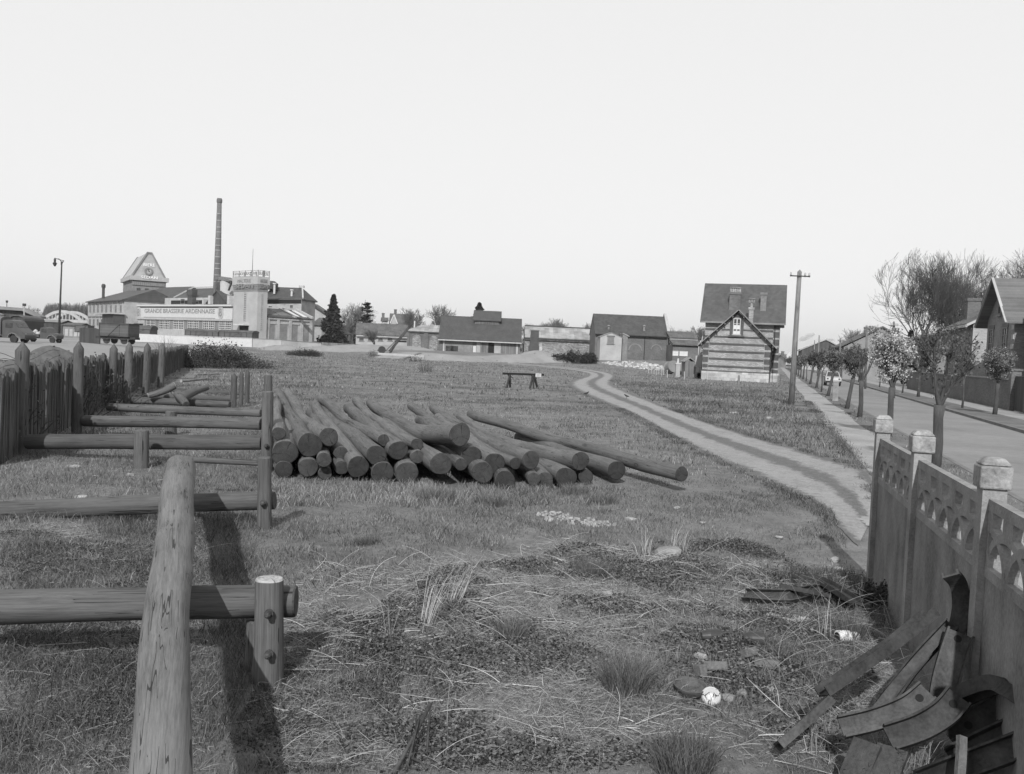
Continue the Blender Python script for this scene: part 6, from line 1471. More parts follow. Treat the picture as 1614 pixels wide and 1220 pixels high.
channel('steel_channel', [Q(1482,1135,5.1),Q(1489,1078,5.15),Q(1500,1035,5.2),Q(1512,998,5.25)], .15, .06, 'upright channel with an S bend standing against the fence', (-.35,-.85,.1), holes=(.93,), mat=M_METALB)
channel('steel_channel', [Q(1492,1060,5.5),Q(1504,1010,5.5),Q(1514,960,5.5),Q(1511,925,5.48),Q(1499,908,5.4)], .10, .035, 'tall curved channel whose hooked top leans toward the pierced panel', (.5,.8,0), mat=M_METALB)
channel('steel_channel', [Q(1325,1148,4.85),Q(1380,1135,4.85),Q(1430,1115,4.88),Q(1462,1090,4.9)], .12, .05, 'short bowed channel with a hole near its raised end', toC, holes=(.86,), mat=M_METALB)
channel('steel_channel', [Q(1400,1165,4.75),Q(1450,1148,4.76),Q(1488,1125,4.78),Q(1512,1098,4.8)], .14, .06, 'dark bowed channel in the middle of the heap, its ends turned up', toC, holes=(.86,))
channel('steel_channel', [Q(1495,1096,5.0),Q(1535,1076,4.85),Q(1573,1066,4.7),Q(1600,1082,4.6),Q(1640,1115,4.5)], .11, .08, 'arched channel bending down at the picture\'s right edge', (-.1,-.5,-.85))
channel('steel_channel', [Q(1498,1165,4.9),Q(1545,1130,4.85),Q(1600,1098,4.8)], .13, .05, 'wide dark plate channel behind the arched one', (-.5,-.8,.3), holes=(.4,))
channel('steel_channel', [Q(1515,1230,4.5),Q(1518,1190,4.55),Q(1519,1160,4.6)], .045, .03, 'short upright strip with a bright worn face at the bottom of the heap', (0,1,.2), mat=mat_noise('scraped_steel', .10, .3, 9, 60, .6, .4))
channel('steel_channel', [Q(1455,1235,4.8),Q(1520,1210,4.6),Q(1600,1180,4.5),Q(1650,1160,4.45)], .13, .05, 'broad dark channel across the bottom right corner of the heap', (-.6,-.6,.5))
channel('steel_channel', [Q(1500,1200,4.75),Q(1560,1170,4.7),Q(1650,1130,4.6)], .12, .05, 'dark channel behind the broad one in the bottom right corner', (-.5,-.5,.7))
def plank(pts, w, t, label, mat=None, name='plank', cat='plank', group=None):
    a, b = Vector(pts[0]), Vector(pts[1]); base = a.copy(); e = empty(name, base, 0, label, cat, group)
    mb = MB(); mb.bar((0,0,0), b-a, w, t); o = mb.build('board', mat or M_GWOOD, e); return e
M_OLDW = mat_log('old_board_wood', .045)
plank([Q(1335,1240,4.6)-Vector((0,0,.05)),Q(1368,1170,4.75)], .15, .03, 'wooden board end with a pale cut under the steel heap, left of two', M_OLDW, 'board', 'board', 'board ends under the heap')
plank([Q(1385,1240,4.55),Q(1408,1180,4.7)], .16, .03, 'wooden board end under the steel heap, right of two', M_OLDW, 'board', 'board', 'board ends under the heap')
# flat rails lying in the grass by the far end of the heap
channel('steel_channel', [G(1175,948)+Vector((0,0,.05)),G(1240,955)+Vector((0,0,.08)),G(1300,950)+Vector((0,0,.10)),G(1372,966)+Vector((0,0,.06))], .12, .05, 'long dark channel lying flat in the weeds beside the fence foot', (-.1,-.6,.6), group='steel channels flat in the weeds', mat=M_METALB)
channel('steel_channel', [G(1252,938)+Vector((0,0,.16)),G(1290,945)+Vector((0,0,.17)),G(1345,975)+Vector((0,0,.14))], .13, .05, 'curved channel resting across the flat one, open side up', (0,.25,1), group='steel channels flat in the weeds')
channel('steel_channel', [G(1228,950)+Vector((0,0,.14)),G(1262,956)+Vector((0,0,.13)),G(1306,964)+Vector((0,0,.12))], .06, .04, 'small dark strip of steel between the two flat channels', (0,.3,1), group='steel channels flat in the weeds')

# ---- litter
M_CERAM = mat_noise('white_ceramic', .6, .04, 4, 30, .12, .6, bs=.03)
M_CERAMD = mat_noise('brown_glazed_ceramic', .035, .2, 4, 30, .5, .3, bs=.03)
M_POT = mat_noise('fired_clay', .075, .3, 9, 60, .85)
M_ENAM = mat_noise('chipped_enamel', .38, .6, 16, 40, .35, .5)
def enamel():
    m, nt, b = base_mat('cracked_enamel', .4, .5); c = coords(nt); vo = N(nt, 'ShaderNodeTexVoronoi', feature='DISTANCE_TO_EDGE'); L(nt, c, vo.inputs['Vector']); vo.inputs['Scale'].default_value = 16
    n1 = noise(nt, c, 22, 4, .7); ok = mth(nt, 'GREATER_THAN', mth(nt, 'ADD', vo.outputs['Distance'], mth(nt, 'MULTIPLY', mth(nt, 'SUBTRACT', n1, .5), .5)), .03)
    put(nt, b, mth(nt, 'ADD', .05, mth(nt, 'MULTIPLY', ok, .42)), n1, .5, .01); return m
M_ENAM = enamel()
M_BRICKP = mat_noise('old_brick_piece', .11, .25, 10, 60, .95, bs=.6)
M_LIME = mat_noise('lime_rubble', .26, .3, 12, 60, .95, bs=.8, bd=.012)
def axial(name, label, cat, p, direction, prof, mat, part='body', group=None, n=20, inner=None):
    e = bpy.data.objects.new(name, None); COL.objects.link(e); e.location = p; e.rotation_mode = 'QUATERNION'
    e.rotation_quaternion = Vector(direction).to_track_quat('Z', 'Y'); tag(e, label, cat, group); mb = MB(); mb.lathe(prof, n)
    mb.build(part, mat, e, False)
    if inner: mb = MB(); mb.lathe(inner, n); mb.build('opening', M_DARK, e)
    return e
def gp(px, py, dz): return G(px, py)+Vector((0,0,dz))
iso = axial('insulator', 'glossy white porcelain insulator with two skirts lying in the straw', 'insulator', gp(1319,1014,.055), (.95,.25,-.02), [(.045,0),(.052,.004),(.052,.10),(.046,.115),(.034,.125),(.022,.128),(.022,.137),(.036,.14),(.038,.155),(.038,.185),(.03,.20),(.012,.2)], M_CERAM, 'porcelain_body', inner=[(.036,-.003),(.036,-.001)])
axial('clay_pipe', 'dark hollow insulator cup lying left, with a hook of iron', 'insulator', gp(1113,1013,.05), (.97,.1,.02), [(.03,-.04),(.045,-.0),(.05,.02),(.05,.1),(.046,.102)], M_CERAMD, 'cup', 'dark hollow insulator cups', inner=[(.038,.1025),(.038,.104)])
axial('clay_pipe', 'dark hollow insulator cup lying right, under the white rubble', 'insulator', gp(1179,1018,.055), (.96,-.1,.02), [(.03,-.04),(.05,-.0),(.056,.02),(.056,.11),(.05,.112)], M_CERAMD, 'cup', 'dark hollow insulator cups', inner=[(.042,.1125),(.042,.114)])
axial('drain_pipe', 'brown clay pipe half sunk in ground ivy near the bottom edge', 'pipe', gp(770,1180,.03), (.93,-.28,-.03), [(.032,0),(.036,.3),(.05,.302),(.05,.35),(.04,.352)], M_CERAMD, 'pipe_body', inner=[(.034,.353),(.034,.354)])
def hook(pts, label, rr=.011):
    e = empty('iron_hook', pts[0], 0, label, 'iron hook', 'bent iron hooks in the litter'); mb = MB(); mb.tube([p-pts[0] for p in pts], rr, 8); mb.build('rod', M_METALB, e, True)
hook([gp(1133,1011,.06),gp(1150,1011,.07),gp(1160,1016,.07),gp(1163,1028,.05),gp(1170,1036,.04)], 'bent iron hook between the two dark insulator cups')
hook([gp(1198,1014,.07),gp(1207,1019,.08),gp(1209,1030,.06),gp(1206,1038,.04)], 'curved iron hook right of the second dark cup')
dish = axial('clay_dish', 'round shallow clay dish lying face up beside the chipped enamel pot', 'dish', gp(1087,1096,.03), (.02,-.12,1), [(.075,-.02),(.092,0),(.108,.03),(.112,.045),(.102,.045),(.095,.025),(.06,.008)], M_POT, 'dish_body', n=28)
axial('enamel_pot', 'crushed white enamel pot with dark chips lying in the rubbish', 'pot', gp(1120,1110,.05), (-.2,-.7,.55), [(.025,-.04),(.055,-.035),(.066,0),(.06,.02),(.05,.03),(.02,.0)], M_ENAM, 'pot_body', n=14)
def shard(label, p, s, mat, group, name='brick', cat='brick', seed=0, flat=.5):
    rg = random.Random(seed); e = empty(name, p, rg.random()*6, label, cat, group); bm = bmesh.new()
    bmesh.ops.create_icosphere(bm, subdivisions=2, radius=1)
    ph = [rg.random()*6 for _ in range(6)]
    for v in bm.verts:
        c = v.co; k = 1+.18*math.sin(c.x*3+ph[0])+.16*math.sin(c.y*4+ph[1])+.14*math.sin(c.z*3.5+ph[2])
        v.co = Vector((max(-.8,min(.8,c.x*k))*s[0], max(-.8,min(.8,c.y*k))*s[1], max(-.7,min(.75,c.z*k))*s[2]))
    me = bpy.data.meshes.new('stone_body'); bm.to_mesh(me); bm.free(); me.materials.append(mat); link_mesh('stone_body', me, e); return e
def brick(label, p, s, rz, rx, mat, group='brick pieces in the rubbish', name='brick'):
    e = empty(name, p, rz, label, 'brick', group); e.rotation_euler.x = rx
    mb = MB(); mb.box(-s[0]/2,s[0]/2,-s[1]/2,s[1]/2,-s[2]/2,s[2]/2); o = mb.build('brick_body', mat, e); b = o.modifiers.new('bevel','BEVEL'); b.width = .008; b.segments = 2
brick('flat brick lying broad face up above the clay dish', gp(1124,1062,.05), (.17,.11,.06), .1, -.5, M_BRICKP)
brick('broken brick leaning just left of the flat brick', gp(1103,1068,.05), (.06,.09,.08), .5, -.3, M_BRICKP)
brick('brick half tilted up under the second dark cup', gp(1178,1040,.05), (.12,.09,.06), .6, -.5, M_BRICKP)
brick('half-buried brick lying toward the steel heap', gp(1208,1052,.03), (.17,.1,.06), -.3, -.2, M_BRICKP)
brick('small dark brick piece below the enamel pot', gp(1096,1128,.02), (.06,.15,.04), .35, -.1, M_BRICKP)
for i, (px, py, s, lab) in enumerate(((1190,990,(.08,.05,.04),'pale rounded stone above the dark insulator cups'),(1103,1040,(.03,.06,.05),'thin limy chunk left of the bricks'),(1148,1105,(.05,.04,.04),'grey stone chip right of the enamel pot'),(1170,1096,(.06,.04,.035),'angular stone in the middle of the litter'),(1213,1088,(.05,.04,.03),'pale chip close to the steel heap'),(958,940,(.05,.04,.04),'white crumbling stone in the ground ivy'),(515,998,(.06,.035,.035),'pale stone right of the nearest bolted post'),(456,1027,(.045,.03,.03),'dull stone at the foot of the nearest bolted post'),(641,998,(.04,.03,.03),'little pale stone in the middle of the straw'))):
    shard(lab, gp(px, py, s[2]*.3), s, M_LIME if i in (1,4,5) else M_CONC, 'loose stones in the foreground', 'stone', 'stone', i)
for i, (px, py, sx, lab) in enumerate(((995,821,.10,'bright angular stone just right of the rubble hump'),(1067,802,.07,'small white stone on the short turf nearest the track'),(1107,826,.05,'tiny white stone on the turf right of the rubble hump'),(1228,849,.06,'pale stone on the turf left of the first fence post'),(1316,885,.10,'flat white stone before the foot of the first fence post'),(1325,900,.07,'stone lying just under the flat white one'),(1212,660,.22,'pale slab in the grass strip near the telegraph pole'),(1156,652,.25,'flat pale debris in the grass by the track'),(1176,632,.2,'dark low debris in the grass below the striped house'),(118,737,.10,'white stone in the grass by the palisade, left'),(205,750,.08,'white stone in the grass behind the second rail'),(128,786,.11,'bright white scrap on the grass at the second rail'),(1418,622,.14,'small white scrap on the far verge'),(785,686,.05,'pale speck of stone at the pile'),(292,661,.12,'white scrap under the fourth rail'))):
    if px in (785,): continue
    z = .11 if px == 1418 else 0
    shard(lab, gp(px, py, .02+z), (sx,sx*.6,sx*.35), M_LIME if px not in (1176,) else M_METAL, 'scattered stones', 'stone', 'stone', 20+i)
# ---- rubble hump in the turf, white rubble by the fence
def heap(name, label, cat, centers, mat, n, smin, smax, seed, kind=None, base=None, group=None):
    rs = random.Random(seed); mb = MB(); c0 = Vector(centers[0][0]); e = empty(name, c0, 0, label, cat, group)
    for _ in range(n):
        c, ax, ay, h = rs.choice(centers); a = rs.random()*6.283; r_ = math.sqrt(rs.random()); x = c[0]+ax*r_*math.cos(a); y = c[1]+ay*r_*math.sin(a); z = c[2]+h*(1-r_*r_)*rs.uniform(.6,1)
        s = rs.uniform(smin, smax); bm = []
        q = [Vector((rs.uniform(.6,1)*i, rs.uniform(.6,1)*j, rs.uniform(.4,.8)*k))*s for i in (-1,1) for j in (-1,1) for k in (-1,1)]
        m = Matrix.Rotation(rs.random()*6, 3, 'Z') @ Matrix.Rotation(rs.random()*1, 3, 'X')
        mb.add([m @ v + Vector((x,y,z))-c0 for v in q], [(0,1,3,2),(4,6,7,5),(0,4,5,1),(2,3,7,6),(0,2,6,4),(1,5,7,3)])
    so = mb.build('stones', mat, e); so['kind'] = 'stuff'
    if base:
        for j, (c, ax, ay, h) in enumerate(centers):
            mb = MB(); nn = 22; V_ = []; k = 6
            for i in range(k+1):
                t = i/k
                for q_ in range(nn): a = 2*math.pi*q_/nn; w = 1+.15*math.sin(3*a+j)+.1*math.sin(5*a+j*2); V_.append((c[0]+ax*w*(1-t)*math.cos(a)-c0.x, c[1]+ay*w*(1-t)*math.sin(a)-c0.y, c[2]-.1*(1-t)+h*math.sin(t*math.pi/2)-c0.z))
            F = [(i*nn+q_, i*nn+(q_+1)%nn, (i+1)*nn+(q_+1)%nn, (i+1)*nn+q_) for i in range(k) for q_ in range(nn)]
            mb.add(V_, F); mb.build('mound', base, e, True)
    return e
M_SAND = mat_noise('pale_gravel', .20, .12, .4, 6, .97, bs=.5, bd=.05)
M_EARTH = mat_noise('dug_earth', .085, .25, .6, 5, .97, bs=.6, bd=.06)
g = G(905, 822); heap('rubble_hump', 'low pale rubble hump half overgrown by turf before the log pile', 'rubble', [(g,.42,.28,.03),(G(875,812),.3,.2,.03),(G(945,827),.25,.15,.03)], M_LIME, 150, .008, .03, 1)
g = G(1240, 975); heap('lime_rubble', 'crumbled white lime rubble spread in the weeds near the flat channels', 'rubble', [(g,.2,.08,.02),(G(1205,990),.12,.05,.02),(G(1262,978),.08,.06,.02)], M_LIME, 130, .008, .026, 2)
g = G(1052, 877); shard('big pale block half sunk at the top of the ivy mound', g+Vector((0,0,.04)), (.20,.14,.08), M_CONC, None, 'stone_block', 'stone', 55)
# broken stone heap behind the picket fence
cs = [(G(px, py), 2.2, 1.2, hh_) for px, py, hh_ in ((960,578,.7),(975,579,.9),(990,580,1.1),(1005,581,1.2),(1020,582,1.0),(1032,583,.8),(1045,580,.9))]
heap('rubble_pile', 'long heap of pale broken stone beyond the bend of the track', 'rubble', cs, mat_noise('broken_pale_stone', .34, .35, 3, 12, .95), 420, .12, .36, 3, base=M_RENDERD)
# gravel banks in front of the warehouse
def bank(pts, label, mat, name='gravel_pile', cat='gravel', group='gravel piles before the warehouse'):
    c = [(G(px, py), ax, ay, hh_) for px, py, ax, ay, hh_ in pts]; c = [(Vector((p.x,p.y,tz(p.x,p.y)-.1)),ax,ay,h) for p,ax,ay,h in c]
    return heap(name, label, cat, c, mat, 120, .05, .12, len(pts), base=mat, group=group)
bank([(x, 566+(x-640)*.035, 7, 3.5, 1.05+.2*math.sin(x)) for x in range(655, 850, 13)], 'long bank of pale gravel lying before the warehouse', M_SAND)
bank([(852,572.5,3.6,2.5,1.15),(866,573.5,3.0,2.2,.95),(846,571,4,3,1.1)], 'two rounded pale gravel cones right of the long bank', M_SAND)
bank([(x, 558+(x-500)*.02, 6, 3, .85) for x in range(520, 650, 14)], 'low pale spoil bank left of the conveyor', M_SAND)
bank([(448,551,5,3,.9),(470,553,5,3,.8),(492,554.5,5,3,.9)], 'low pale spoil ridge before the grey yard wall', M_SAND)
# earth mounds behind the palisade
def em(px, py, ax, ay, h, d_): p = P(px, py, d_); return (Vector((p.x,p.y,tz(p.x,p.y)-.1)), ax, ay, h)
heap('earth_mound', 'rough mound of dug earth behind the palisade, before the lorries', 'earth', [em(78,560,2.2,1.4,1.55,45),em(60,560,1.6,1.2,1.3,44),em(103,560,1.7,1.2,1.3,46),em(30,562,1.4,1.2,.95,42),em(130,560,1.2,1.0,.95,47)], M_EARTH, 120, .05, .12, 7, base=M_EARTH)
heap('earth_mound', 'small pale mound further right behind the palisade', 'earth', [em(245,553,1.4,1.0,.95,66),em(262,553,1.4,1.0,.8,68)], M_RENDER, 40, .05, .12, 8, base=M_EARTH)
# picket fence and bits by the striped house
def pickets():
    g = G(1048, 592); e = empty('picket_fence', g, 0, 'short row of pale thin pickets left of the striped house', 'fence'); rg = random.Random(3)
    k = [(1022.5,589,583),(1027,588.5,583),(1031,589.5,582),(1034.5,591.5,581.8),(1038.5,590,581),(1042.5,591.6,580.6),(1045.5,591.5,580.5),(1049,589.5,580),(1051.8,595.5,583),(1054.5,589.5,578.5),(1057.5,589.5,578.2),(1066,588.5,578),(1075,587,577),(1078.6,598,585.5),(1088,589,579)]
    for px, pb, pt_ in k:
        a = GP(px, pb); t = P(px+rg.uniform(-.4,.4), pt_, a.y); mb = MB(); mb.bar((a.x-g.x,a.y-g.y,-.1),(t.x-g.x,a.y-g.y,t.z-g.z), .075, .05, (0,1,0)); mb.build('picket', M_RENDER, e)
    a = GP(1022,586.5); b = GP(1060,586.5); mb = MB(); mb.bar((a.x-g.x, a.y-g.y, .45), (b.x-g.x, b.y-g.y, .45), .02, .03); mb.build('wire', M_METAL, e)
pickets()
def boxthing(name, label, cat, px0, px1, pt_, pb, depth, dy, mat, part, z=None):
    a = P(px0, pb, depth); b = P(px1, pt_, depth); z0_ = tz(a.x, depth) if z is None else z; e = empty(name, (a.x, depth, z0_), 0, label, cat); mb = MB()
    mb.box(0, b.x-a.x, 0, dy, 0, b.z-z0_); o = mb.build(part, mat, e); return e, b.x-a.x, b.z-z0_
e, w, h = boxthing('notice_board', 'blank white board fixed beside the corner of the striped house', 'board', 1096, 1107.5, 561, 572.5, 96, .05, M_WHITE2, 'board'); 
for c in e.children: c.data.transform(Matrix.Translation((0,0,.95)) @ Matrix.Diagonal((1,1,(h-.95)/h,1)))
mb = MB(); mb.box(.05,.12,.0,.05,0,.94); mb.box(w-.12,w-.05,0,.05,0,.94); mb.build('leg', M_DWOOD, e)
e, w, h = boxthing('hand_cart', 'dark timber cart with big wheels beside the notice board', 'cart', 1096, 1107, 572, 594, 94, 1.1, M_DWOOD, 'body')
for c in e.children: c.data.transform(Matrix.Translation((0,0,.45)) @ Matrix.Diagonal((1,1,.5,1)))
for x in (.2, w-.2): mb = MB(); mb.lathe([(.3,-.03),(.36,-.03),(.36,.03),(.3,.03)], 16, (x,-.06,.36), Matrix.Rotation(math.pi/2,4,'X')); mb.build('wheel', M_METAL, e)
e, w, h = boxthing('board_hut', 'little grey plank hut between the pickets and the notice board', 'hut', 1079, 1095, 570, 592, 100, 2, M_GWOOD, 'wall')
mb = MB(); mb.prism([(-.15,h-.1),(w/2,h+.35),(w+.15,h-.1),(w+.15,h),(w/2,h+.45),(-.15,h)], -.1, 2.1, lambda a,d,z:(a,d,z)); mb.build('roof', M_TILEL, e)
def tank(px, py, label, r_=.55, L_=1.2, op=True):
    g = P(px, py, 112); e = empty('barrel', (g.x,112,tz(g.x,112)), 0, label, 'barrel', 'barrels and drums beyond the pickets'); mb = MB(); m = Matrix.Rotation(math.pi/2-.25,4,'X') @ Matrix.Rotation(.3,4,'Y')
    mb.lathe([(r_,0),(r_*1.05,L_*.1),(r_*.97,L_*.12),(r_,L_)], 18, (0,0,r_), m); mb.build('drum', M_RENDERD, e, False)
    if op: mb = MB(); mb.lathe([(r_*.9,-.006),(r_*.9,-.002)], 18, (0,0,r_), m); mb.build('open_end', M_DARK, e)
tank(1055,576,'open drum lying with its dark mouth toward us above the pickets', .75)
tank(1071,575,'pale rounded drum lying in the middle', .7, op=False); tank(1085,574,'pale drum nearest the plank hut', .6, op=False)
e, w, h = boxthing('stone_post', 'squat pale stone gate post among the pickets', 'post', 1065, 1072.5, 574, 590.5, 98, .5, M_RENDER, 'post_body')
mb = MB(); mb.box(-.05, w+.05, -.05, .55, h+.003, h+.12); mb.lathe([(.12,h+.12),(.1,h+.6),(.02,h+.62)], 8, (w/2,.2,0)); mb.build('cap', M_WHITE, e)
# white drainpipes and tall stakes left of the house
for px, lab in ((1101,'left one of the two pale pipes left of the striped house'),(1104.5,'right one of the two pale pipes left of the striped house')):
    a = P(px, 560, 97); t = P(px+.6, 541, 97); e = empty('standing_pipe', (a.x,97,0), 0, lab, 'pipe', 'pale standing pipes'); mb = MB(); mb.tube([(0,0,0),(0,0,t.z),(.15,0,t.z+.1+.9*(px>1102)),(.1,0,t.z+.3+.9*(px>1102))], .07, 8); mb.build('pipe_body', M_WHITE2, e, True)
# small posts
def concrete_post():
    p = street(3.65, 57.5); e = empty('concrete_marker', p, -math.asin(SN), 'stubby square concrete marker post between the street trees', 'post'); mb = MB(); mb.box(-.16,.16,-.16,.16,-.2,1.12); mb.box(-.18,.18,-.18,.18,1.123,1.2); mb.build('post_body', M_CONC, e)
concrete_post()
for i, (px, pb, pt_, w_, lab) in enumerate(((1164.5,607,592,.12,'dark stump post standing before the striped house plinth'),(1225.5,611,592,.05,'thin stake at the right corner of the striped house, left'),(1233,618,600,.05,'thin stake nearer the pavement beside the striped house'),(1230,607,590,.05,'thin stake close to the striped house wall'))):
    g = G(px, pb); t = P(px+.6, pt_, g.y); log('short_stake', (g.x,g.y,-.2), (t.x,g.y,t.z), w_, w_*.8, lab, 'stake', 'stakes near the striped house', (0,0), M_POLE, seed=60+i, n=8, seg=4)
# wire basket scrap at the lower edge
def cage():
    g = G(668, 1195); e = empty('wire_cage', g, 0, 'bent iron rods of a broken basket near the bottom edge', 'scrap iron'); 
    def q(px, py, dz): p = G(px, py); return Vector((p.x-g.x, p.y-g.y, dz))
    mb = MB(); mb.tube([q(620,1225,.02), q(650,1190,.10), q(676,1172,.24)], .012, 8); mb.tube([q(676,1172,.24), q(672,1200,.02)], .006, 6); mb.tube([q(655,1172,.18), q(650,1210,.02)], .005, 6); mb.tube([q(640,1205,.05), q(662,1212,.04), q(672,1218,.02)], .008, 6); mb.tube([q(660,1180,.20), q(640,1220,.02)], .006, 6)
    mb.build('rods', M_METALB, e, True)
cage()
# birds on the track
def bird(px, py, label, s=1.0, face=1):
    g = G(px, py); e = empty('bird', (g.x,g.y,.012), 0 if face > 0 else math.pi, label, 'bird', 'birds on the track')
    vs = [(-.17,.14,.012),(-.09,.15,.04),(0,.17,.062),(.07,.20,.05),(.11,.245,.034),(.135,.262,.03),(.165,.258,.012)]
    mb = MB(); mb.tube([(a*s,0,b*s) for a,b,_ in vs], [c*s for _,_,c in vs], 10); mb.tube([(.165*s,0,.258*s),(.195*s,0,.25*s)], [.008*s,.002], 6); mb.build('bird_body', mat_noise('dark_feathers', .03, .3, 20, 60, .7), e, True)
    mb = MB()
    for y in (-.025,.025): mb.tube([(.01,y*s,.12*s),(.0,y*s,.0)], .006, 5); mb.bar((-.0,y*s,.004),(.05*s,y*s,.004),.01,.006)
    mb.build('leg', M_METAL, e)
bird(924, 624.5, 'dark bird standing at the left edge of the track', .85); bird(987.5, 628.5, 'dark bird facing away on the grass strip of the track', .8, -1)
# ================================================================ TREES
M_BARK = mat_noise('tree_bark', .06, .3, 4, 30, .95, bs=.5, stretch=(1,1,.35))
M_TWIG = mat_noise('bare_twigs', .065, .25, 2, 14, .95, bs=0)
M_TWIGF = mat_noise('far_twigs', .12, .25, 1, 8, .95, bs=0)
M_LEAF = mat_attr('leaf_shades', 1.0, .75, .25)
M_NEEDLE = mat_attr('needle_shades', 1.0, .8, .1)
def bare(seed, h, r0, levels=5, kids=3, trunk=.28, spread=.55, lenf=.72, up=.25, jit=.18, leaders=1, lean=0, rmin=.0, env=None):
    """returns (trunk MB, crown MB) of a leafless tree, base at the origin"""
    rg = random.Random(seed); T_ = MB(); C_r = MB()
    def grow(p, d, L_, r_, lv):
        n = 4 if lv > 1 else (3 if lv else 2); pts = [p]; rad = [r_]; q = p.copy(); dd = d.copy()
        for i in range(n):
            dd = (dd + Vector((rg.gauss(0,jit), rg.gauss(0,jit), rg.gauss(0,jit*.6)+up*.25))).normalized(); q = q+dd*(L_/n); pts.append(q.copy()); rad.append(max(r_*(1-(i+1)/n*.42), rmin))
        if env and lv < levels-1:
            c_, er, ez = env; w_ = (q.x/er)**2+(q.y/er)**2+((q.z-c_)/ez)**2
            if w_ > 1: return
        tgt = T_ if lv >= levels-1 else C_r
        tgt.tube(pts, rad, 8 if lv >= levels-1 else (4 if lv >= 2 else 3), cap=False)
        if lv == 0: return
        m = int(kids+rg.random())
        for k in range(m):
            t = rg.uniform(.35, 1.0) if k else 1.0; i = min(int(t*n), n-1); f = t*n-i; b = pts[i].lerp(pts[i+1], f)
            a = rg.random()*6.283; sp = spread*rg.uniform(.6,1.25) if k else spread*.35
            x = dd.cross(Vector((0,0,1))); x = x.normalized() if x.length > .05 else Vector((1,0,0)); y = dd.cross(x)
            nd = (dd + (x*math.cos(a)+y*math.sin(a))*sp + Vector((0,0,up))).normalized()
            grow(b, nd, L_*lenf*rg.uniform(.75,1.15), rad[i]*.62, lv-1)
    for k in range(leaders):
        a = 6.28*k/leaders; off = Vector((math.cos(a), math.sin(a), 0))*(r0*1.2 if leaders > 1 else 0)
        grow(off, Vector((math.cos(a)*.12*(leaders>1)+lean, math.sin(a)*.12*(leaders>1), 1)).normalized(), h*trunk, r0, levels)
    zm = max(v[2] for v in C_r.v) if C_r.v else h; s = h/zm
    for M_ in (T_, C_r): M_.v = [(x*s, y*s, z*s) for x, y, z in M_.v]
    return T_, C_r
def tree(name, loc, tc, label, cat='tree', group=None, rz=0, bark=None, twig=None, sx=1.0):
    e = empty(name, loc, rz, label, cat, group); e.scale = (sx, sx, 1)
    tc[0].build('trunk', bark or M_BARK, e, True); tc[1].build('crown', twig or M_TWIG, e, True); return e
def leaf_cloud(name, pts, size, v, mat, parent=None, flat=0.0, rs=nrs, elong=1.0):
    n = len(pts); a = rs.randn(n, 3); a /= np.linalg.norm(a, axis=1, keepdims=True); b = rs.randn(n, 3)
    if flat: a[:, 2] *= (1-flat); b[:, 2] *= (1-flat); a /= np.linalg.norm(a, axis=1, keepdims=True)
    b -= a*(a*b).sum(1, keepdims=True); b /= np.linalg.norm(b, axis=1, keepdims=True)
    s = (np.asarray(size)*(.6+.8*rs.rand(n)))[:, None]; a = a*s*elong; b = b*s
    V = np.stack([pts-a, pts-b*.7+a*.15, pts+a, pts+b*.7+a*.15], 1).reshape(-1, 3)
    return np_mesh(name, V, np.arange(n*4).reshape(n, 4), None, mat, np.repeat(v, 4), parent)
def clump_points(centers, n, sig, rs=nrs):
    c = np.asarray(centers); i = rs.randint(0, len(c), n); return c[i] + rs.randn(n, 3)*sig, i

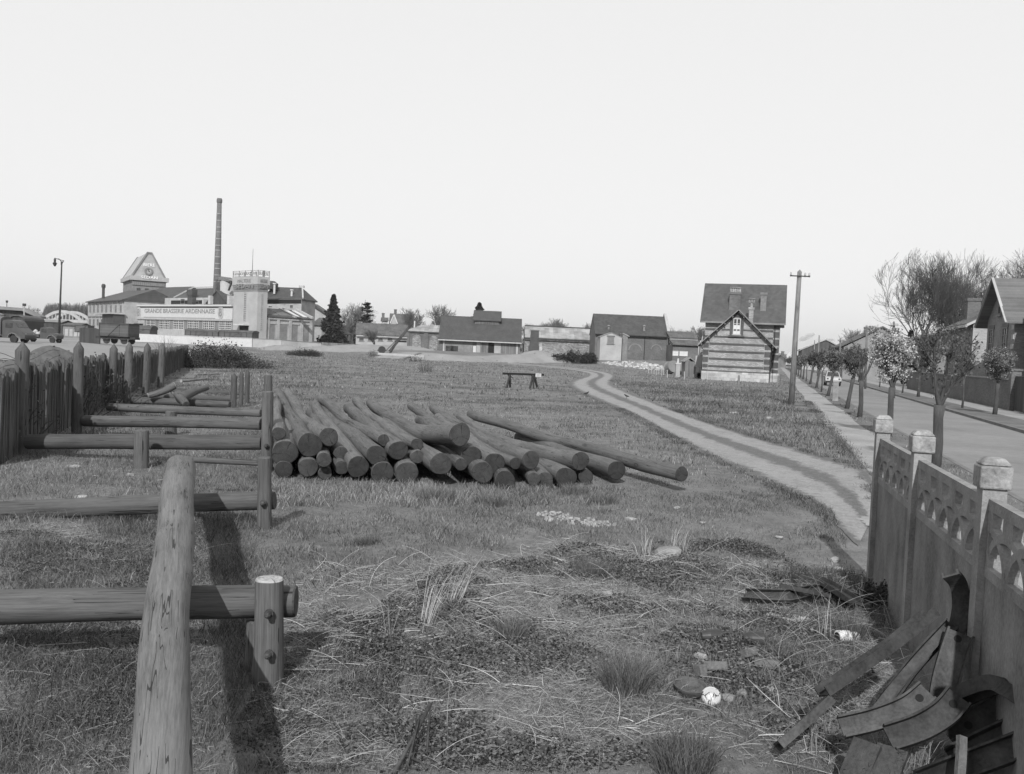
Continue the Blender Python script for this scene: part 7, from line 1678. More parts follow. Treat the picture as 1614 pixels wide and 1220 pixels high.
# ---- pollarded street trees
def pollard(s, q, kind, seed, label, h=3.25, group='pollard trees along the street', hb=1.55, cw=.62, z=0.0, thin=False, lean=0.0, tr=.095):
    p = street(q, s, z); e = empty('pollard_tree', p, 0, label, 'tree', group); rg = random.Random(seed); rs = np.random.RandomState(seed)
    T_ = MB(); C_r = MB(); r0 = tr*(.55 if thin else 1)
    T_.tube([(0,0,-.1),(lean*.3+.03,0,hb*.4),(lean*.8,0.02,hb*.8),(lean,0,hb)], [r0*1.25,r0,r0*.92,r0*1.15], 12, wob=.08, rg=rg)
    tips = []
    for k in range(4 if thin else 7):
        a = 6.283*k/7+rg.uniform(-.3,.3); o = cw*rg.uniform(.5,.95); zt_ = rg.uniform(.35,.85)
        p0 = Vector((lean,0,hb-.05)); p1 = Vector((lean+math.cos(a)*o*.45, math.sin(a)*o*.45, hb+(h-hb)*.25)); p2 = Vector((lean+math.cos(a)*o*.8, math.sin(a)*o*.8, hb+(h-hb)*zt_))
        T_.tube([p0, p1, p2], [r0*(.5 if kind in ('bare', 'sparse') else .4), r0*(.3 if kind == 'bare' else .25), r0*(.2 if kind == 'bare' else .15)], 7, cap=False)
        for j in range(3):
            a2 = a+rg.uniform(-.8,.8); t = rg.uniform(.3,1); b = p1.lerp(p2, t); e2 = b+Vector((math.cos(a2)*.22, math.sin(a2)*.22, rg.uniform(.05,.4)))
            C_r.tube([b, (b+e2)/2+Vector((0,0,-.03)), e2], [.022,.018,.022], 5, cap=False); tips.append(e2)
            for m in range(13 if kind in ('bare', 'sparse') else 4):
                a3 = rg.random()*6.28; f = e2+Vector((math.cos(a3)*rg.uniform(.08,.28), math.sin(a3)*rg.uniform(.08,.28), rg.uniform(.02,.34)))
                C_r.tube([e2, (e2+f)/2+Vector((rg.gauss(0,.02),rg.gauss(0,.02),0)), f], [.009,.007,.003], 3, cap=False); tips.append(f)
    T_.build('trunk', M_BARK, e, True); cro = C_r.build('crown', M_TWIG, e, True)
    if kind != 'bare':
        far = s > 70; n = 1600 if far else (1000 if kind == 'sparse' else 15000)
        c = np.array([tuple(t) for t in tips]); extra = rs.randn(170, 3); extra /= np.linalg.norm(extra, axis=1, keepdims=True); extra *= np.array([cw, cw, (h-hb)*.5])*(.35+.65*rs.rand(170,1)); extra += np.array([lean, 0, hb+(h-hb)*.55]); c = np.vstack([c, extra])
        pts, idx = clump_points(c, n, .07, rs)
        tone = {'sparse': (.085, .06), 'light': (.34, .25), 'mid': (.15, .13), 'dark': (.055, .04)}[kind]; ct = rs.rand(len(c))
        v = np.clip(tone[0]+tone[1]*(ct[idx]-.5)*2*.7+tone[1]*rs.randn(n)*.6, .03, .6)
        leaf_cloud('blossom' if kind == 'light' else 'foliage', pts, 0.06 if far else .030, v, M_LEAF, cro, rs=rs)
    elif not thin:
        c = np.array([tuple(t) for t in tips]); pts, idx = clump_points(c, 260, .05, rs); leaf_cloud('buds', pts, .018, .08+.12*rs.rand(260), M_LEAF, cro, rs=rs)['kind'] = 'stuff'
    return e
def sd(y, q): return (y+q*SN)/CS
LT = [(20.3,'sparse',.02,'nearest bare pollard of the left row, low-forked, rising behind the second fence post',3.15),(28.8,'light',.05,'pollard crowned with dense pale blossom behind the first fence post',3.3),(38.4,'bare',0,'bare pollard between the pale blossoming one and a darker leafy one',3.25),(45.3,'mid',.25,'leaning pollard with mottled leafy crown beside the pale car',3.2),(61.5,'mid',.3,'strongly leaning pollard with mottled crown, just before the concrete marker',3.2),(70,'thin',0,'thin staked young tree in the left row after the leaning pollard',3.0),(79,'dark',.25,'dark-crowned leaning pollard in the left row',3.2),(92.5,'dark',.2,'dark-crowned pollard further along the left row',3.2),(104,'thin',0,'thin sapling far along the left row',3.0),(116,'mid',.1,'small distant pollard in the left row, mottled',3.2)]
for i, (y, k, ln, lab, h) in enumerate(LT): pollard(sd(y, 3.65), 3.65, 'bare' if k == 'thin' else k, 100+i, lab, h=h, thin=(k == 'thin'), lean=ln, hb=1.45 if i == 0 else 1.6, cw=.58 if i == 0 else .62, tr=.11 if i == 0 else .095)
for i, y in enumerate((128,140,152,164,178,192,208,226,246,270,300)): pollard(sd(y, 3.65), 3.65, 'dark' if i % 3 else 'mid', 130+i, 'tiny distant pollard, one of those merging at the end of the left row', h=3.2, lean=.1)
RT = [(44.05,'mid',.08,'leafy dark-trunked pollard nearest on the far verge',3.3,10.6),(49.7,'thin',0,'young bare staked tree on the far verge beside the garden gate',3.6,10.2),(65,'bare',0,'bare pollard on the far verge in front of the garden wall',3.6,10.2),(73,'thin',0,'thin sapling on the far verge behind the bare pollard',3.4,10.2),(89,'thin',.0,'slender sapling on the far verge where the wall ends',3.2,10.2),(111,'mid',.1,'small leafy pollard far along the far verge',3.2,10.2),(118,'dark',.1,'dark little pollard furthest along the far verge',3.2,10.2)]
for i, (y, k, ln, lab, h, q) in enumerate(RT): pollard(sd(y, q), q, 'bare' if k == 'thin' else k, 200+i, lab, h=h, thin=(k == 'thin'), lean=ln, z=.11, group='pollard trees on the far verge')

# ---- big bare trees behind the houses on the right
def place_tree(px, depth, top, tc, label, group, ref=None, h0=None, name='bare_tree', rz=0, sx=1.0, zb=None, bark=None, twig=None):
    p = P(px, hy(px), depth); z = tz(p.x, p.y) if zb is None else zb; t = P(px, top, depth); h = t.z-z
    if ref is None:
        e = tree(name, (p.x, p.y, z), tc, label, 'tree', group, rz, bark, twig); 
    else:
        e = copy_tree(ref); e.location = (p.x, p.y, z); e.rotation_euler.z = rz; e['label'] = label
        if group: e['group'] = group
    k = h/h0; e.scale = (k*sx, k*sx, k); return e
gR = 'tall bare trees behind the houses'
b1 = place_tree(1437, 118, 396, bare(3, 18.6, .24, 6, 3.9, .32, .55, .77, .12, .14, rmin=.014, env=(11.5, 6.4, 7.4)), 'tall bare tree on the left side of the big clump, its twigs leaning left', gR, h0=18.6)
b2 = place_tree(1455, 122, 388, bare(8, 18.6, .26, 6, 3.9, .34, .50, .77, .18, .12, rmin=.014, env=(11.5, 4.8, 8.0)), 'tall bare tree in the middle of the big clump', gR, h0=18.6)
b3 = place_tree(1472, 120, 392, bare(14, 18.6, .25, 6, 3.9, .34, .52, .77, .16, .13, rmin=.014, env=(11.5, 5.0, 7.6)), 'tall bare tree on the right side of the big clump', gR, h0=18.6)
place_tree(1521, 128, 392, None, 'bare tree standing alone right of the clump, above the plain house', gR, b1, 18.6, rz=1.4, sx=.8)
place_tree(1556, 122, 405, None, 'bare tree seen between the plain house chimneys and the gable', gR, b3, 18.6, rz=3.1, sx=.95)
place_tree(1590, 118, 402, None, 'bare tree rising directly above the gabled house roof', gR, b2, 18.6, rz=4.4, sx=.9)
place_tree(1618, 110, 385, None, 'bare tree cut by the right edge above the roof', gR, b1, 18.6, rz=5.0, sx=1.0)
place_tree(1500, 135, 440, None, 'lower bare tree filling the gap right of the clump', gR, b3, 18.6, rz=.7, sx=1.2)
place_tree(1536, 130, 430, None, 'lower bare tree behind the plain house ridge', gR, b1, 18.6, rz=2.7, sx=1.2)
# ---- conifers
def conifer(px, depth, top, base_py, wpx, label, seed, kind='cone', v0=.022, name='conifer', zb=None):
    p = P(px, hy(px), depth); z = tz(p.x, p.y) if zb is None else zb; h = P(px, top, depth).z-z; w = wpx/2*depth/F_PX; rs = np.random.RandomState(seed)
    e = empty(name, (p.x, p.y, z), 0, label, 'tree'); mb = MB(); mb.tube([(0,0,-.2),(0,0,h*.5),(0,0,h*.97)], [w*.09+.15,w*.06+.08,.03], 8)
    rg = random.Random(seed); pts = []
    nb = 240 if kind == 'cone' else 90
    for i in range(nb):
        t = (i+.5)/nb
        if kind == 'cone': zz = h*(.06+.92*t); R_ = w*1.5*(1-t)**.92*rg.uniform(.55,1.12)+.12; droop = -.10*R_; lift = .12
        else: zz = h*(.16+.82*(int(t*11)/11+.055*rg.random())); R_ = w*1.15*(1.0-.85*abs(t-.2))*rg.uniform(.3,1.15); droop = .12*R_; lift = 0
        a = rg.random()*6.283; q0 = Vector((0,0,zz)); q1 = Vector((math.cos(a)*R_*.6, math.sin(a)*R_*.6, zz+droop*.3)); q2 = Vector((math.cos(a)*R_, math.sin(a)*R_, zz+droop+lift*R_*.5))
        mb.tube([q0, q1, q2], [.05+.02*R_,.04,.015], 3, cap=False)
        m = 22 if kind == 'cone' else 40
        for k in range(m):
            s = .2+.8*rg.random()**.7; c = q0.lerp(q1, s/.6) if s < .6 else q1.lerp(q2, (s-.6)/.4); sg = R_*.14 if kind == 'cone' else R_*.17
            pts.append((c.x+rg.gauss(0,sg), c.y+rg.gauss(0,sg), c.z+rg.gauss(0, sg*.5 if kind == 'cone' else sg*.25)))
    mb.build('trunk', M_BARK, e, True); pts = np.array(pts)
    leaf_cloud('crown', pts, .42*(h/14) if kind == 'cone' else .27*(h/11), np.clip(v0*(1+.5*rs.randn(len(pts))), .008, .09), M_NEEDLE, e, flat=.5, rs=rs); return e
conifer(523.5, 262, 463, 530, 33, 'dark pointed giant conifer right of the brewery', 41)
conifer(577, 262, 474, 520, 30, 'dark spreading cedar with flat tiers between the round bare tree and the steep-roofed house', 42, 'tier', .028, 'cedar')
conifer(753, 216, 476, 520, 38, 'dark conifer tip poking up behind the warehouse ventilator', 43)
conifer(1433, 104, 520, 590, 15, 'small dark conifer at the foot of the big bare clump', 44)
# ---- smaller far bare trees
gF = 'bare trees behind the yard buildings'
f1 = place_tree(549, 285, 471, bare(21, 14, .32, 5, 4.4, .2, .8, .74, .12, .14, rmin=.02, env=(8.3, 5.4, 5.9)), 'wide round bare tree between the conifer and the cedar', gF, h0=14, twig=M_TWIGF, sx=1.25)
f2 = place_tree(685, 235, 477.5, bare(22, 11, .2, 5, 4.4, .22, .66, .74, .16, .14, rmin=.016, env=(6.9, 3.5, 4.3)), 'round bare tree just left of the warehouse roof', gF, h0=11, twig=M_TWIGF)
place_tree(654, 240, 484, None, 'bare tree beside the steep-roofed house, left of the one by the warehouse', gF, f2, 11, rz=2, sx=1.1)
place_tree(557, 300, 478, None, 'fainter bare tree just behind the wide round one', gF, f1, 14, rz=1.9)
place_tree(879, 300, 500, None, 'bare tree above the stone shed, the middle of three', gF, f2, 11, rz=1.1, sx=1.1)
place_tree(858, 320, 507, None, 'small faint bare tree above the stone shed, left of the middle one', gF, f2, 11, rz=4, sx=1.4)
place_tree(916, 310, 504, None, 'bare tree above the stone shed, right of the middle one', gF, f1, 14, rz=.4, sx=1.0)
place_tree(842, 330, 510, None, 'low faint bare tree above the kiln', gF, f2, 11, rz=3, sx=1.5)
place_tree(1068, 300, 513, None, 'small bare tree behind the link shed, left', gF, f1, 14, rz=2.4, sx=1.2)
place_tree(1092, 280, 512, None, 'small bare tree behind the link shed, next to the striped house', gF, f2, 11, rz=5, sx=1.3)
place_tree(1351, 210, 517, None, 'faint bare tree above the long pale roof down the street', gF, f2, 11, rz=.9, sx=1.2)
place_tree(1340, 240, 528, None, 'lower faint bare tree above the long pale roof', gF, f1, 14, rz=.2, sx=1.2)
place_tree(44, 300, 479, None, 'faint bare tree above the end of the station shed', gF, f1, 14, rz=5.5, sx=1.0)
place_tree(591, 168, 519, None, 'small bushy bare tree before the long low building', gF, f2, 11, rz=2.9, sx=1.6)
place_tree(665, 300, 512, None, 'low bare tree peeping over the arched hall', gF, f1, 14, rz=2.9, sx=1.6)
# distant poplar wood behind the bridge and hedge lines (each reads as one mass)
def wood(name, px0, px1, top, depth, n, label_kind, seed, hvar=.12, z0=.5, spread=18, v=.10, narrow=.09):
    rg = random.Random(seed); mb = MB(); w0 = P(px0, hy(px0), depth)
    for i in range(n):
        px = px0+(px1-px0)*(i+rg.random())/n; t = (px-px0)/(px1-px0); d = depth+rg.uniform(0, spread); p = P(px, hy(px), d); h = (P(px, top, d).z-z0)*(1-hvar*rg.random())*(min(1, .55+t*4) if name == 'poplar_wood' else 1)
        for k in range(26):
            a = rg.random()*6.28; t0 = rg.random()**.8; b = Vector((p.x, p.y, z0+h*t0*.85)); L_ = h*(.12+.22*(1-t0)); e = b+Vector((math.cos(a)*h*narrow*(1.2-t0), math.sin(a)*h*narrow, L_))
            mb.tube([b, (b+e)/2+Vector((0,0,-.1*L_)), e], [.10,.07,.04], 3, cap=False)
        mb.tube([(p.x,p.y,z0),(p.x,p.y,z0+h)], [.25,.05], 4, cap=False)
    tag(mb.build(name, mat_noise(name+'_twigs', v, .2, .3, 2, .95, bs=0)), kind='stuff')
wood('poplar_wood', 64, 142, 476, 420, 150, '', 5)
wood('distant_hedge', 500, 700, 507, 300, 120, '', 6, .3, .5, 25, .08, .35)
wood('distant_hedge', 820, 1110, 521, 300, 130, '', 7, .4, .5, 25, .1, .35)
wood('distant_hedge', 1225, 1330, 557, 330, 60, '', 8, .4, .0, 25, .1, .35)
wood('distant_hedge', -60, 150, 503, 330, 80, '', 9, .4, .5, 25, .1, .3)
# ---- bushes
def bush(name, px, pb, w, h, label, seed, n=2500, v=.035, leaf=.07, depth=None, twigs=80, group=None, dy=None):
    g = G(px, pb) if depth is None else P(px, pb, depth); z = tz(g.x, g.y); e = empty(name, (g.x, g.y, z), 0, label, 'bush', group); rg = random.Random(seed); rs = np.random.RandomState(seed); mb = MB(); tips = []
    for k in range(twigs):
        a = rg.random()*6.28; o = w*math.sqrt(rg.random()); b = Vector((math.cos(a)*o*.6, math.sin(a)*o*.6*(dy or 1), 0)); hh_ = h*(1.08-(o/w)**2*.85)*rg.uniform(.6,1.05); e2 = Vector((math.cos(a)*o*1.05, math.sin(a)*o*1.05*(dy or 1), hh_))
        mb.tube([b, (b+e2)/2+Vector((rg.gauss(0,.1*w),0,h*.12)), e2], [.012+.004*h,.01,.004], 3, cap=False); tips += [tuple(b.lerp(e2, t)+Vector((0,0,h*.1*(1-t)))) for t in (.45,.75,1)]
    mb.build('branches', M_TWIG, e)
    if n: pts, i = clump_points(tips, n, w*.06, rs); pts[:, 2] = np.abs(pts[:, 2]); leaf_cloud('foliage', pts, leaf, np.clip(v*(1+.45*rs.randn(n)), .01, .2), M_LEAF, e, rs=rs)
    return e
bush('bramble_bush', 345, 560, 3.0, 1.75, 'dark bramble bush humped at the far end of the palisade', 61, 5000, .035, .06, depth=66, twigs=160)
bush('bramble_bush', 318, 563, 1.7, 1.5, 'lower bramble bush leaning against the palisade end', 62, 3000, .045, .05, depth=63, twigs=110)
bush('bramble_bush', 385, 565, 2.6, .8, 'spreading low bramble right of the humped bush', 63, 3000, .07, .05, depth=66, twigs=110)
bush('dark_bush', 905, 569, 3.4, 1.9, 'dark bush against the stone shed wall by the pale hut', 64, 4000, .03, .11, depth=150, twigs=120)
bush('dark_bush', 884, 567, 2.4, 1.1, 'lower dark bush left of the one by the pale hut', 65, 2500, .035, .1, depth=152, twigs=80)
bush('dark_bush', 928, 567, 1.6, 1.9, 'dark bush filling the gap to the pale hut', 70, 2500, .035, .1, depth=150, twigs=80)
bush('brush_heap', 481, 561.5, 2.6, .95, 'dark heap of cut brushwood alone in the field', 66, 3500, .03, .06, twigs=120)
bush('twiggy_shrub', 671, 586, .9, 1.35, 'leafless twiggy shrub in the middle of the field', 67, 0, twigs=46)
bush('twiggy_shrub', 590, 556, 1.5, 1.2, 'leafless shrub near the foot of the conveyor', 68, 300, .06, .06, twigs=50, depth=140)
bush('twiggy_shrub', 262, 542, 2.2, 2.2, 'leafless shrub in front of the paned hall windows', 69, 0, twigs=70, depth=110)
bush('twiggy_shrub', 655, 566, 1.2, 1.2, 'leafless shrub at the end of the conveyor beam', 71, 200, .06, .06, twigs=40, depth=120)
bush('weed_bush', 1375, 955, .26, .30, 'tangled weeds crowding the foot of the first two fence panels', 72, 900, .06, .014, twigs=70)
bush('bramble_bush', 100, 600, 1.5, 1.75, 'thin bramble growing through the palisade top, left', 73, 500, .07, .03, depth=23, twigs=70)
bush('bramble_bush', 150, 600, 1.6, 1.7, 'thin bramble growing through the palisade top, right', 74, 500, .07, .03, depth=27, twigs=70)
bush('bramble_bush', -10, 640, 1.2, 1.9, 'thin bramble over the palisade at the left edge', 75, 400, .07, .025, depth=16.5, twigs=60)

# ================================================================ GRASS AND STRAW
def pnoise(x, y, s, seed):
    r_ = np.random.RandomState(seed); o = 0
    for k in range(7):
        a = r_.rand()*6.28; f = s*(.6+1.6*r_.rand()); o = o+np.sin((x*np.cos(a)+y*np.sin(a))*f+r_.rand()*6.28)
    return o/2.6
def inpoly(x, y, poly):
    c = np.zeros(len(x), bool); j = len(poly)-1
    for i in range(len(poly)):
        xi, yi = poly[i]; xj, yj = poly[j]
        if abs(yi-yj) > 1e-9:
            m = ((yi > y) != (yj > y)) & (x < (xj-xi)*(y-yi)/(yj-yi)+xi); c ^= m
        j = i
    return c
def scatter(n, y0, y1, rs, xl=-.66, xr=.66, pad=.6):
    y = np.sqrt(y0*y0+(y1*y1-y0*y0)*rs.rand(n)); x = (xl+(xr-xl)*rs.rand(n))*y+pad*(rs.rand(n)-.5)
    q = x*CS-y*SN
    keep = ~inpoly(x, y, TRK) & ~inpoly(x, y, YARD)
    ok = np.where(q < 1.0, True, (q < 1.35) & (y > 13)) | ((q < 1.9) & (y > 15)) | ((q > 3.2) & (q < 4.2) & (rs.rand(n) < .5))
    tx = -8.4-(y-14.6)*.30
    return x[keep & ok], y[keep & ok]
def blades(name, x, y, h, w, v, lean, rs, mat, zoff=0, bend=.6, parent=None, origin=None):
    n = len(x); z = terr(x, y)+zoff; a = rs.rand(n)*6.283; la = rs.rand(n)*6.283; dx, dy = np.cos(a)*w/2, np.sin(a)*w/2; lx, ly = np.cos(la)*lean*h, np.sin(la)*lean*h
    b = np.stack([x, y, z], -1); D = np.stack([dx, dy, 0*dx], -1); m = b+np.stack([lx*.35, ly*.35, h*.58], -1); t = b+np.stack([lx, ly, h*(1-bend*lean**2*.5)], -1)
    V = np.stack([b-D, b+D, m+D*.75, m-D*.75, t], 1).reshape(-1, 3); i = np.arange(n)[:, None]*5
    if origin is not None: V = V-np.array(origin)
    return np_mesh(name, V, i+np.array([[0,1,2,3]]), i+np.array([[3,2,4]]), mat, np.repeat(v, 5), parent)
M_GRASS = mat_attr('grass_shades', 1.0, .85, .25); M_STRAW = mat_attr('straw_shades', 1.0, .8, .1)
rs = np.random.RandomState(5)
def tone(x, y, rs, base=.148, amp=.36):
    bd = sst(26, 34, y)*sst(85, 60, y)*np.clip(pnoise(x*.35, y*1.1, 1.0, 77)*.8, 0, 1)*.45
    base = base*(1-bd)
    n = pnoise(x, y, .55, 1)*.5+pnoise(x, y, 2.3, 2)*.35+pnoise(x, y, 9, 3)*.25
    return np.clip(base*(1+amp*n+.42*rs.randn(len(x))), .02, .5)
def grass_zone(n, y0, y1, h0, h1, w, base, seed, dens=.0):
    rs = np.random.RandomState(seed); x, y = scatter(n, y0, y1, rs); pn = pnoise(x, y, 1.4, 8)+.6*pnoise(x, y, 6, 9)
    k = rs.rand(len(x)) < np.clip(.62+.35*pn, .12, 1); x, y, pn = x[k], y[k], pn[k]
    h = (h0+(h1-h0)*rs.rand(len(x))**2)*np.clip(1+.35*pn, .4, 2); return tag(blades('grass', x, y, h, w*(.6+.8*rs.rand(len(x))), tone(x, y, rs, base), .3+.9*rs.rand(len(x)), rs, M_GRASS), kind='stuff')
grass_zone(190000, 2.2, 7.5, .018, .075, .0032, .14, 21)
grass_zone(230000, 7.5, 17, .02, .07, .006, .158, 22)
grass_zone(200000, 17, 42, .03, .10, .014, .17, 23)
grass_zone(170000, 42, 150, .04, .15, .05, .168, 24)
def clumps(n, y0, y1, seed):
    rs = np.random.RandomState(seed); cx, cy = scatter(n, y0, y1, rs); k = pnoise(cx, cy, .5, 5) > -.3; cx, cy = cx[k], cy[k]; m = 46; s = .05+.16*rs.rand(len(cx))
    x = (cx[:, None]+rs.randn(len(cx), m)*s[:, None]).ravel(); y = (cy[:, None]+rs.randn(len(cx), m)*s[:, None]).ravel(); hb = np.repeat(.05+.11*rs.rand(len(cx))**2, m); tb = np.repeat(.11+.09*rs.rand(len(cx)), m)
    k = ~inpoly(x, y, TRK) & (x*CS-y*SN < 1.0); x, y, hb, tb = x[k], y[k], hb[k], tb[k]
    tag(blades('rank_grass', x, y, hb*(.4+.8*rs.rand(len(x))), .004+.00035*y, np.clip(tb*(1+.35*rs.randn(len(x))), .02, .4), .4+.8*rs.rand(len(x)), rs, M_GRASS), kind='stuff')
clumps(900, 7, 40, 61); clumps(900, 40, 130, 62)
# rank taller grass under and beyond the racks, along the palisade and before the pile
def region_grass(poly_px, n, h0, h1, w, base, seed, name='rank_grass'):
    rs = np.random.RandomState(seed); pts = np.array([(G(a, b).x, G(a, b).y) for a, b in poly_px]); mn, mx = pts.min(0), pts.max(0)
    x = mn[0]+(mx[0]-mn[0])*rs.rand(n*2); y = mn[1]+(mx[1]-mn[1])*rs.rand(n*2); k = inpoly(x, y, pts); x, y = x[k][:n], y[k][:n]
    pn = pnoise(x, y, 3.2, seed); k = rs.rand(len(x)) < np.clip(.5+.5*pn, .05, 1); x, y = x[k], y[k]
    tag(blades(name, x, y, h0+(h1-h0)*rs.rand(len(x))**1.5, w*(.5+rs.rand(len(x))), tone(x, y, rs, base, .35), .3+rs.rand(len(x)), rs, M_GRASS), kind='stuff')
region_grass([(0,720),(300,620),(420,640),(420,830),(250,830),(0,830)], 45000, .05, .20, .006, .14, 31)
region_grass([(0,840),(400,800),(400,1060),(330,1220),(0,1220)], 60000, .03, .14, .004, .115, 32)
region_grass([(430,760),(980,770),(1000,795),(430,800)], 22000, .05, .16, .007, .18, 33)
region_grass([(300,590),(480,565),(560,600),(430,640),(330,615)], 22000, .08, .28, .02, .16, 34)
region_grass([(960,600),(1230,618),(1330,720),(1190,690),(1010,625)], 30000, .08, .25, .02, .14, 35)
region_grass([(1180,900),(1360,905),(1420,1010),(1300,1100),(1180,1020)], 22000, .03, .14, .004, .10, 36)
def edge_grass():
    rs = np.random.RandomState(77); X = []; Y = []
    for side, m in ((trkL, 1), (trkR, 1)):
        d = np.r_[0, np.cumsum(np.hypot(*np.diff(side, axis=0).T))]; t = rs.rand(20000)*26; x = np.interp(t, d, side[:, 0]); y = np.interp(t, d, side[:, 1]); s = .09
        X.append(x+rs.randn(len(x))*s); Y.append(y+rs.randn(len(x))*s)
    ss = 14+40*rs.rand(12000)**1.3; q = 1.95+rs.randn(12000)*.13; X.append(q*CS+ss*SN); Y.append(-q*SN+ss*CS)
    x = np.concatenate(X); y = np.concatenate(Y); k = (pnoise(x, y, 3.5, 4) > -.5) & ((x*CS-y*SN < 1.0) | (y > 15)); x, y = x[k], y[k]
    tag(blades('grass', x, y, (.02+.05*rs.rand(len(x)))*(1+y*.02), .004+.0003*y, tone(x, y, rs, .14), .3+.9*rs.rand(len(x)), rs, M_GRASS), kind='stuff')
edge_grass()
# dark ground ivy / clover patches
def leaves(poly_px, n, size, v, seed, hmax=.05):
    rs = np.random.RandomState(seed); pts = np.array([(G(a, b).x, G(a, b).y) for a, b in poly_px]); mn, mx = pts.min(0), pts.max(0)
    x = mn[0]+(mx[0]-mn[0])*rs.rand(n*2); y = mn[1]+(mx[1]-mn[1])*rs.rand(n*2); k = inpoly(x, y, pts); x, y = x[k][:n], y[k][:n]
    pn = pnoise(x, y, 3.5, seed)+.5*pnoise(x, y, 14, seed+1); k = rs.rand(len(x)) < np.clip(.5+.7*pn, 0, 1); x, y, pn = x[k], y[k], pn[k]
    z = terr(x, y)+hmax*rs.rand(len(x))*np.clip(.6+.5*pn, .2, 1.4); vv = np.clip(v*(1+.55*rs.randn(len(x))), .012, .25)
    tag(leaf_cloud('ground_ivy', np.stack([x, y, z], -1), size, vv, M_LEAF, None, .55, rs), kind='stuff')
leaves([(640,920),(900,860),(1180,850),(1330,940),(1400,1040),(1300,1220),(560,1220),(480,1100)], 150000, .0115, .098, 41, .06)
leaves([(0,840),(240,860),(220,1220),(0,1220)], 60000, .009, .075, 42, .05)
leaves([(460,980),(640,960),(620,1220),(330,1220)], 30000, .008, .07, 43, .035)
# straw: thousands of fine pale fibres plus long bent stalks
def straw(name, n, polys, l0, l1, r_, v, seed, up=.12, seg=4, wts=None, hz=.02):
    rs = np.random.RandomState(seed); X = []; Y = []
    for poly_px, m in polys:
        pts = np.array([(G(a, b).x, G(a, b).y) for a, b in poly_px]); mn, mx = pts.min(0), pts.max(0); x = mn[0]+(mx[0]-mn[0])*rs.rand(m*3); y = mn[1]+(mx[1]-mn[1])*rs.rand(m*3); k = inpoly(x, y, pts); pn = pnoise(x, y, 2.6, seed); k &= rs.rand(len(x)) < np.clip(.6+.38*pn, .08, 1); X.append(x[k][:m]); Y.append(y[k][:m])
    x = np.concatenate(X); y = np.concatenate(Y); n = len(x); L_ = l0+(l1-l0)*rs.rand(n)**2.2; a = rs.rand(n)*6.283; c = rs.randn(n)*.55; e = np.abs(rs.randn(n))*up
    z0 = terr(x, y)+hz*rs.rand(n); e = np.minimum(e*np.where(rs.rand(n) < .5, 2.2, .4), .9); t = np.linspace(0, 1, seg+1); P_ = np.zeros((n, seg+1, 3)); px_ = np.stack([x, y, z0], -1); P_[:, 0] = px_
    for i in range(seg):
        aa = a+c*(t[i]-.5); px_ = px_+np.stack([np.cos(aa), np.sin(aa), e*(1-.9*t[i])], -1)*(L_/seg)[:, None]; P_[:, i+1] = px_
    P_[..., 2] = np.maximum(P_[..., 2], terr(P_[..., 0], P_[..., 1])+.003)
    rad = r_*(.5+rs.rand(n))[:, None]*np.linspace(1.1, .5, seg+1)[None]
    d = np.stack([-np.sin(a), np.cos(a), 0*a], -1)[:, None]; u = np.array([0, 0, 1.0])[None, None]
    V = np.stack([P_+d*rad[..., None], P_-d*rad[..., None], P_+u*rad[..., None]*1.6], 2).reshape(n, -1, 3)
    base = np.arange(n)[:, None, None]*(seg+1)*3; F = []
    for i in range(seg):
        for k in range(3): k2 = (k+1) % 3; F.append([i*3+k, i*3+k2, (i+1)*3+k2, (i+1)*3+k])
    F = (base+np.array(F)[None]).reshape(-1, 4); vv = np.clip(v*(1+.3*rs.randn(n)), .08, .6)
    tag(np_mesh(name, V.reshape(-1, 3), F, None, M_STRAW, np.repeat(vv, (seg+1)*3)), kind='stuff')
Z1 = [(480,900),(900,850),(1340,900),(1420,1080),(1300,1220),(420,1220)]; Z2 = [(0,830),(330,830),(330,1220),(0,1220)]; Z3 = [(0,730),(420,660),(420,820),(0,830)]; Z4 = [(420,960),(560,960),(560,1130),(420,1130)]
straw('dry_straw', 0, [(Z1, 52000), (Z2, 16000), (Z4, 5000), (Z3, 4500)], .015, .11, .0011, .27, 51, .45, 3)
straw('dry_straw', 0, [(Z1, 1800), (Z2, 180), (Z4, 90), (Z3, 40)], .07, .42, .0018, .38, 52, .22, 6, hz=.03)
straw('dry_straw', 0, [([(1180,930),(1400,930),(1500,1120),(1480,1220),(1230,1220)], 420)], .2, .6, .0016, .26, 53, 1.2, 6, hz=.03)
# tufts: things one could point at
def tuft(px, pb, r_, h, n, v, label, seed, w=.004, lean=.55, name='grass_tuft', bundle=0):
    g = G(px, pb); rs = np.random.RandomState(seed); a = rs.rand(n)*6.283; rr = r_*np.sqrt(rs.rand(n)); x = g.x+rr*np.cos(a); y = g.y+rr*np.sin(a)
    o = (g.x, g.y, tz(g.x, g.y)); hh_ = h*(.4+.6*rs.rand(n)); m = blades(name, x, y, hh_, w*(.5+rs.rand(n)), np.clip(v*(1+.3*rs.randn(n)), .03, .6), lean*(.3+rs.rand(n)), rs, M_GRASS if v < .2 else M_STRAW, origin=o)
    # lean outward from the middle
    c = np.empty(n*15, np.float32); m.data.vertices.foreach_get('co', c); c = c.reshape(n, 5, 3); out = np.stack([np.cos(a), np.sin(a)], -1)*(rr/r_)[:, None]*(hh_*.45)[:, None]
    if bundle: out = out*.3+np.array([bundle, -.05])*hh_[:, None]
    c[:, 2:4, :2] += out[:, None]*.4; c[:, 4, :2] += out; m.data.vertices.foreach_set('co', c.ravel()); m.data.update(); m.location = o; tag(m, label, 'grass', 'grass tufts in the foreground'); return m
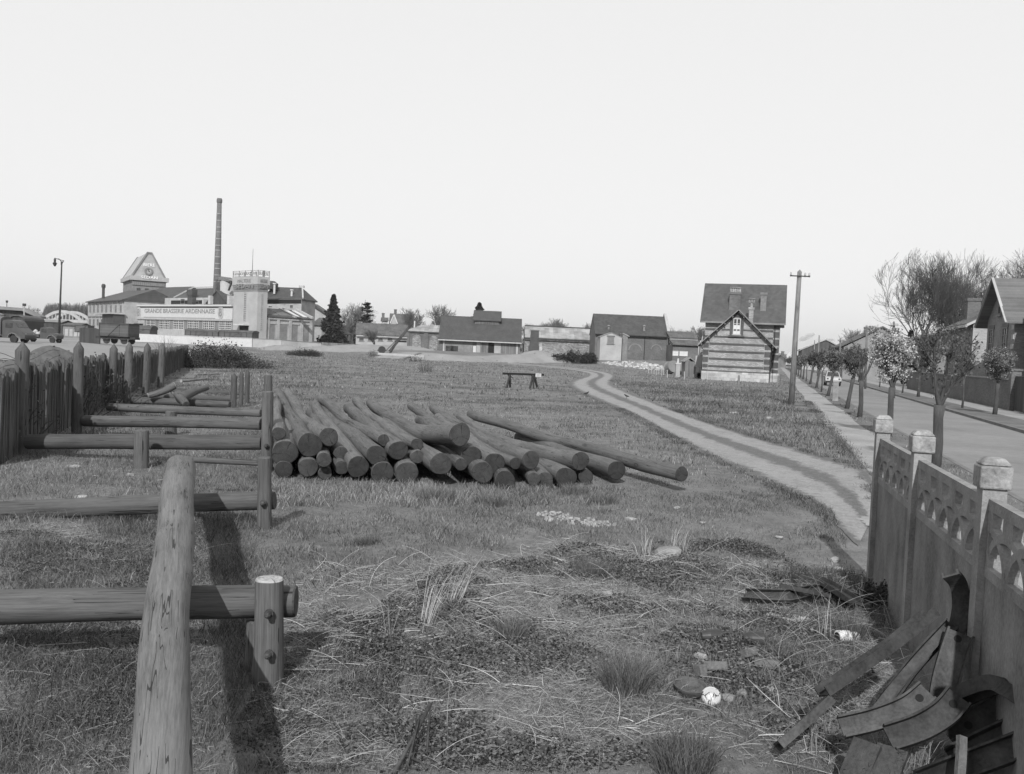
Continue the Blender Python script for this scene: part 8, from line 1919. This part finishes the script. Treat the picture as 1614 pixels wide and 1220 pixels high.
for i, a in enumerate(((985,1088,.13,.30,900,.135,'tall fine tuft in the middle of the weeds, left of the litter'),(1078,1212,.15,.24,900,.115,'dark round tuft cut by the bottom edge'),(935,905,.16,.20,700,.14,'soft green tuft left of the pale block'),(803,1010,.10,.24,500,.14,'small fine tuft between two straw patches'),(685,787,.28,.24,900,.15,'pale tuft under the bottom logs, middle'),(775,795,.24,.20,600,.14,'pale tuft under the bottom logs, right'),(950,792,.22,.18,500,.13,'low tuft in front of the low pole ends'),(577,858,.14,.14,380,.10,'low dark tuft on the short turf'),(505,725+60,.2,.12,300,.14,'low pale tuft at the left bottom of the pile'),(1340,1010,.10,.30,420,.12,'weedy tuft beside the porcelain insulator'),(905,778,.2,.2,400,.14,'small tuft before the cracked pole'))):
    tuft(*a, 80+i, w=.004 if a[1] > 850 else .007)
tuft(672,985,.06,.64,46,.36,'sheaf of tall dry stalks leaning right, left part', 95, .0032, .2, 'dry_stalks', .35)
tuft(715,950,.08,.60,50,.36,'sheaf of tall dry stalks leaning right, right part', 96, .0032, .2, 'dry_stalks', .45)
tuft(612,1005,.05,.50,14,.34,'few thin upright stalks left of the leaning sheaf', 97, .0035, .3, 'dry_stalks', .0)
tuft(1015,875,.10,.36,40,.30,'dry stalks standing just left of the pale block', 98, .006, .35, 'dry_stalks', -.1)
tuft(1062,868,.14,.34,90,.28,'dry grass plume standing behind the pale block', 99, .005, .4, 'dry_stalks', .15)
tuft(1300,1010,.06,.55,12,.3,'tall thin stems rising beside the porcelain insulator', 103, .005, .3, 'dry_stalks', -.1)
tuft(1225,1115,.03,.40,5,.36,'three pale stalks standing by the lying channel', 104, .005, .3, 'dry_stalks', -.25)
tuft(1290,1185,.10,.45,40,.24,'thin stems in front of the steel heap', 105, .004, .5, 'dry_stalks', .1)
tuft(1440,1215,.08,.40,24,.26,'stems growing up through the steel heap', 106, .004, .5, 'dry_stalks', .1)
for i, (px, pb, h) in enumerate(((182,640,.4),(150,650,.4),(90,700,.4),(230,840,.26),(250,690,.36),(350,830,.24))): tuft(px, pb, .35, h, 60, .16, ('thin dry weeds behind the third rail','thin dry weeds at the palisade foot','thin dry weeds beside the first tall post','thin dry weeds under the long pale log','thin dry weeds by the stub post','thin dry weeds between the second rail and its post')[i], 110+i, .005, .5, 'dry_weeds')
# ================================================================ AIR
mb = MB(); mb.box(-3600, 2400, -12, 3800, -6, 90)
M_HAZE = bpy.data.materials.new('haze_air'); M_HAZE.use_nodes = True; nt = M_HAZE.node_tree; nt.nodes.clear()
pv = nt.nodes.new('ShaderNodeVolumePrincipled'); pv.inputs['Density'].default_value = .00018; pv.inputs['Color'].default_value = (.9,.9,.9,1); pv.inputs['Anisotropy'].default_value = .3
ou = nt.nodes.new('ShaderNodeOutputMaterial'); nt.links.new(pv.outputs[0], ou.inputs['Volume'])
tag(mb.build('haze', M_HAZE), kind='stuff')

def smoke():
    for i, (px, py, rx, rz, tilt, lab) in enumerate(((1272,531,13,5,.45,'left'),(1304,537,12,4,.1,'right'))):
        d = 420; c = P(px, py, d); bm = bmesh.new(); bmesh.ops.create_icosphere(bm, subdivisions=3, radius=1)
        for v in bm.verts: v.co = Vector((v.co.x*rx*d/F_PX, v.co.y*2.5, v.co.z*rz*d/F_PX + v.co.x*rx*d/F_PX*tilt))
        me = bpy.data.meshes.new('smoke'); bm.to_mesh(me); bm.free()
        m = MATS.get('smoke') or bpy.data.materials.new('smoke'); MATS['smoke'] = m
        m.use_nodes = True; nt = m.node_tree; nt.nodes.clear(); pv = nt.nodes.new('ShaderNodeVolumePrincipled'); pv.inputs['Color'].default_value = (.35,.35,.35,1)
        n = noise(nt, coords(nt), .35, 3); L(nt, mrange(nt, n, .45, .7, 0, .30), pv.inputs['Density']); ou = nt.nodes.new('ShaderNodeOutputMaterial'); L(nt, pv.outputs[0], ou.inputs['Volume']); me.materials.append(m)
        o = link_mesh('smoke', me); o.location = c; tag(o, kind='stuff')
smoke()
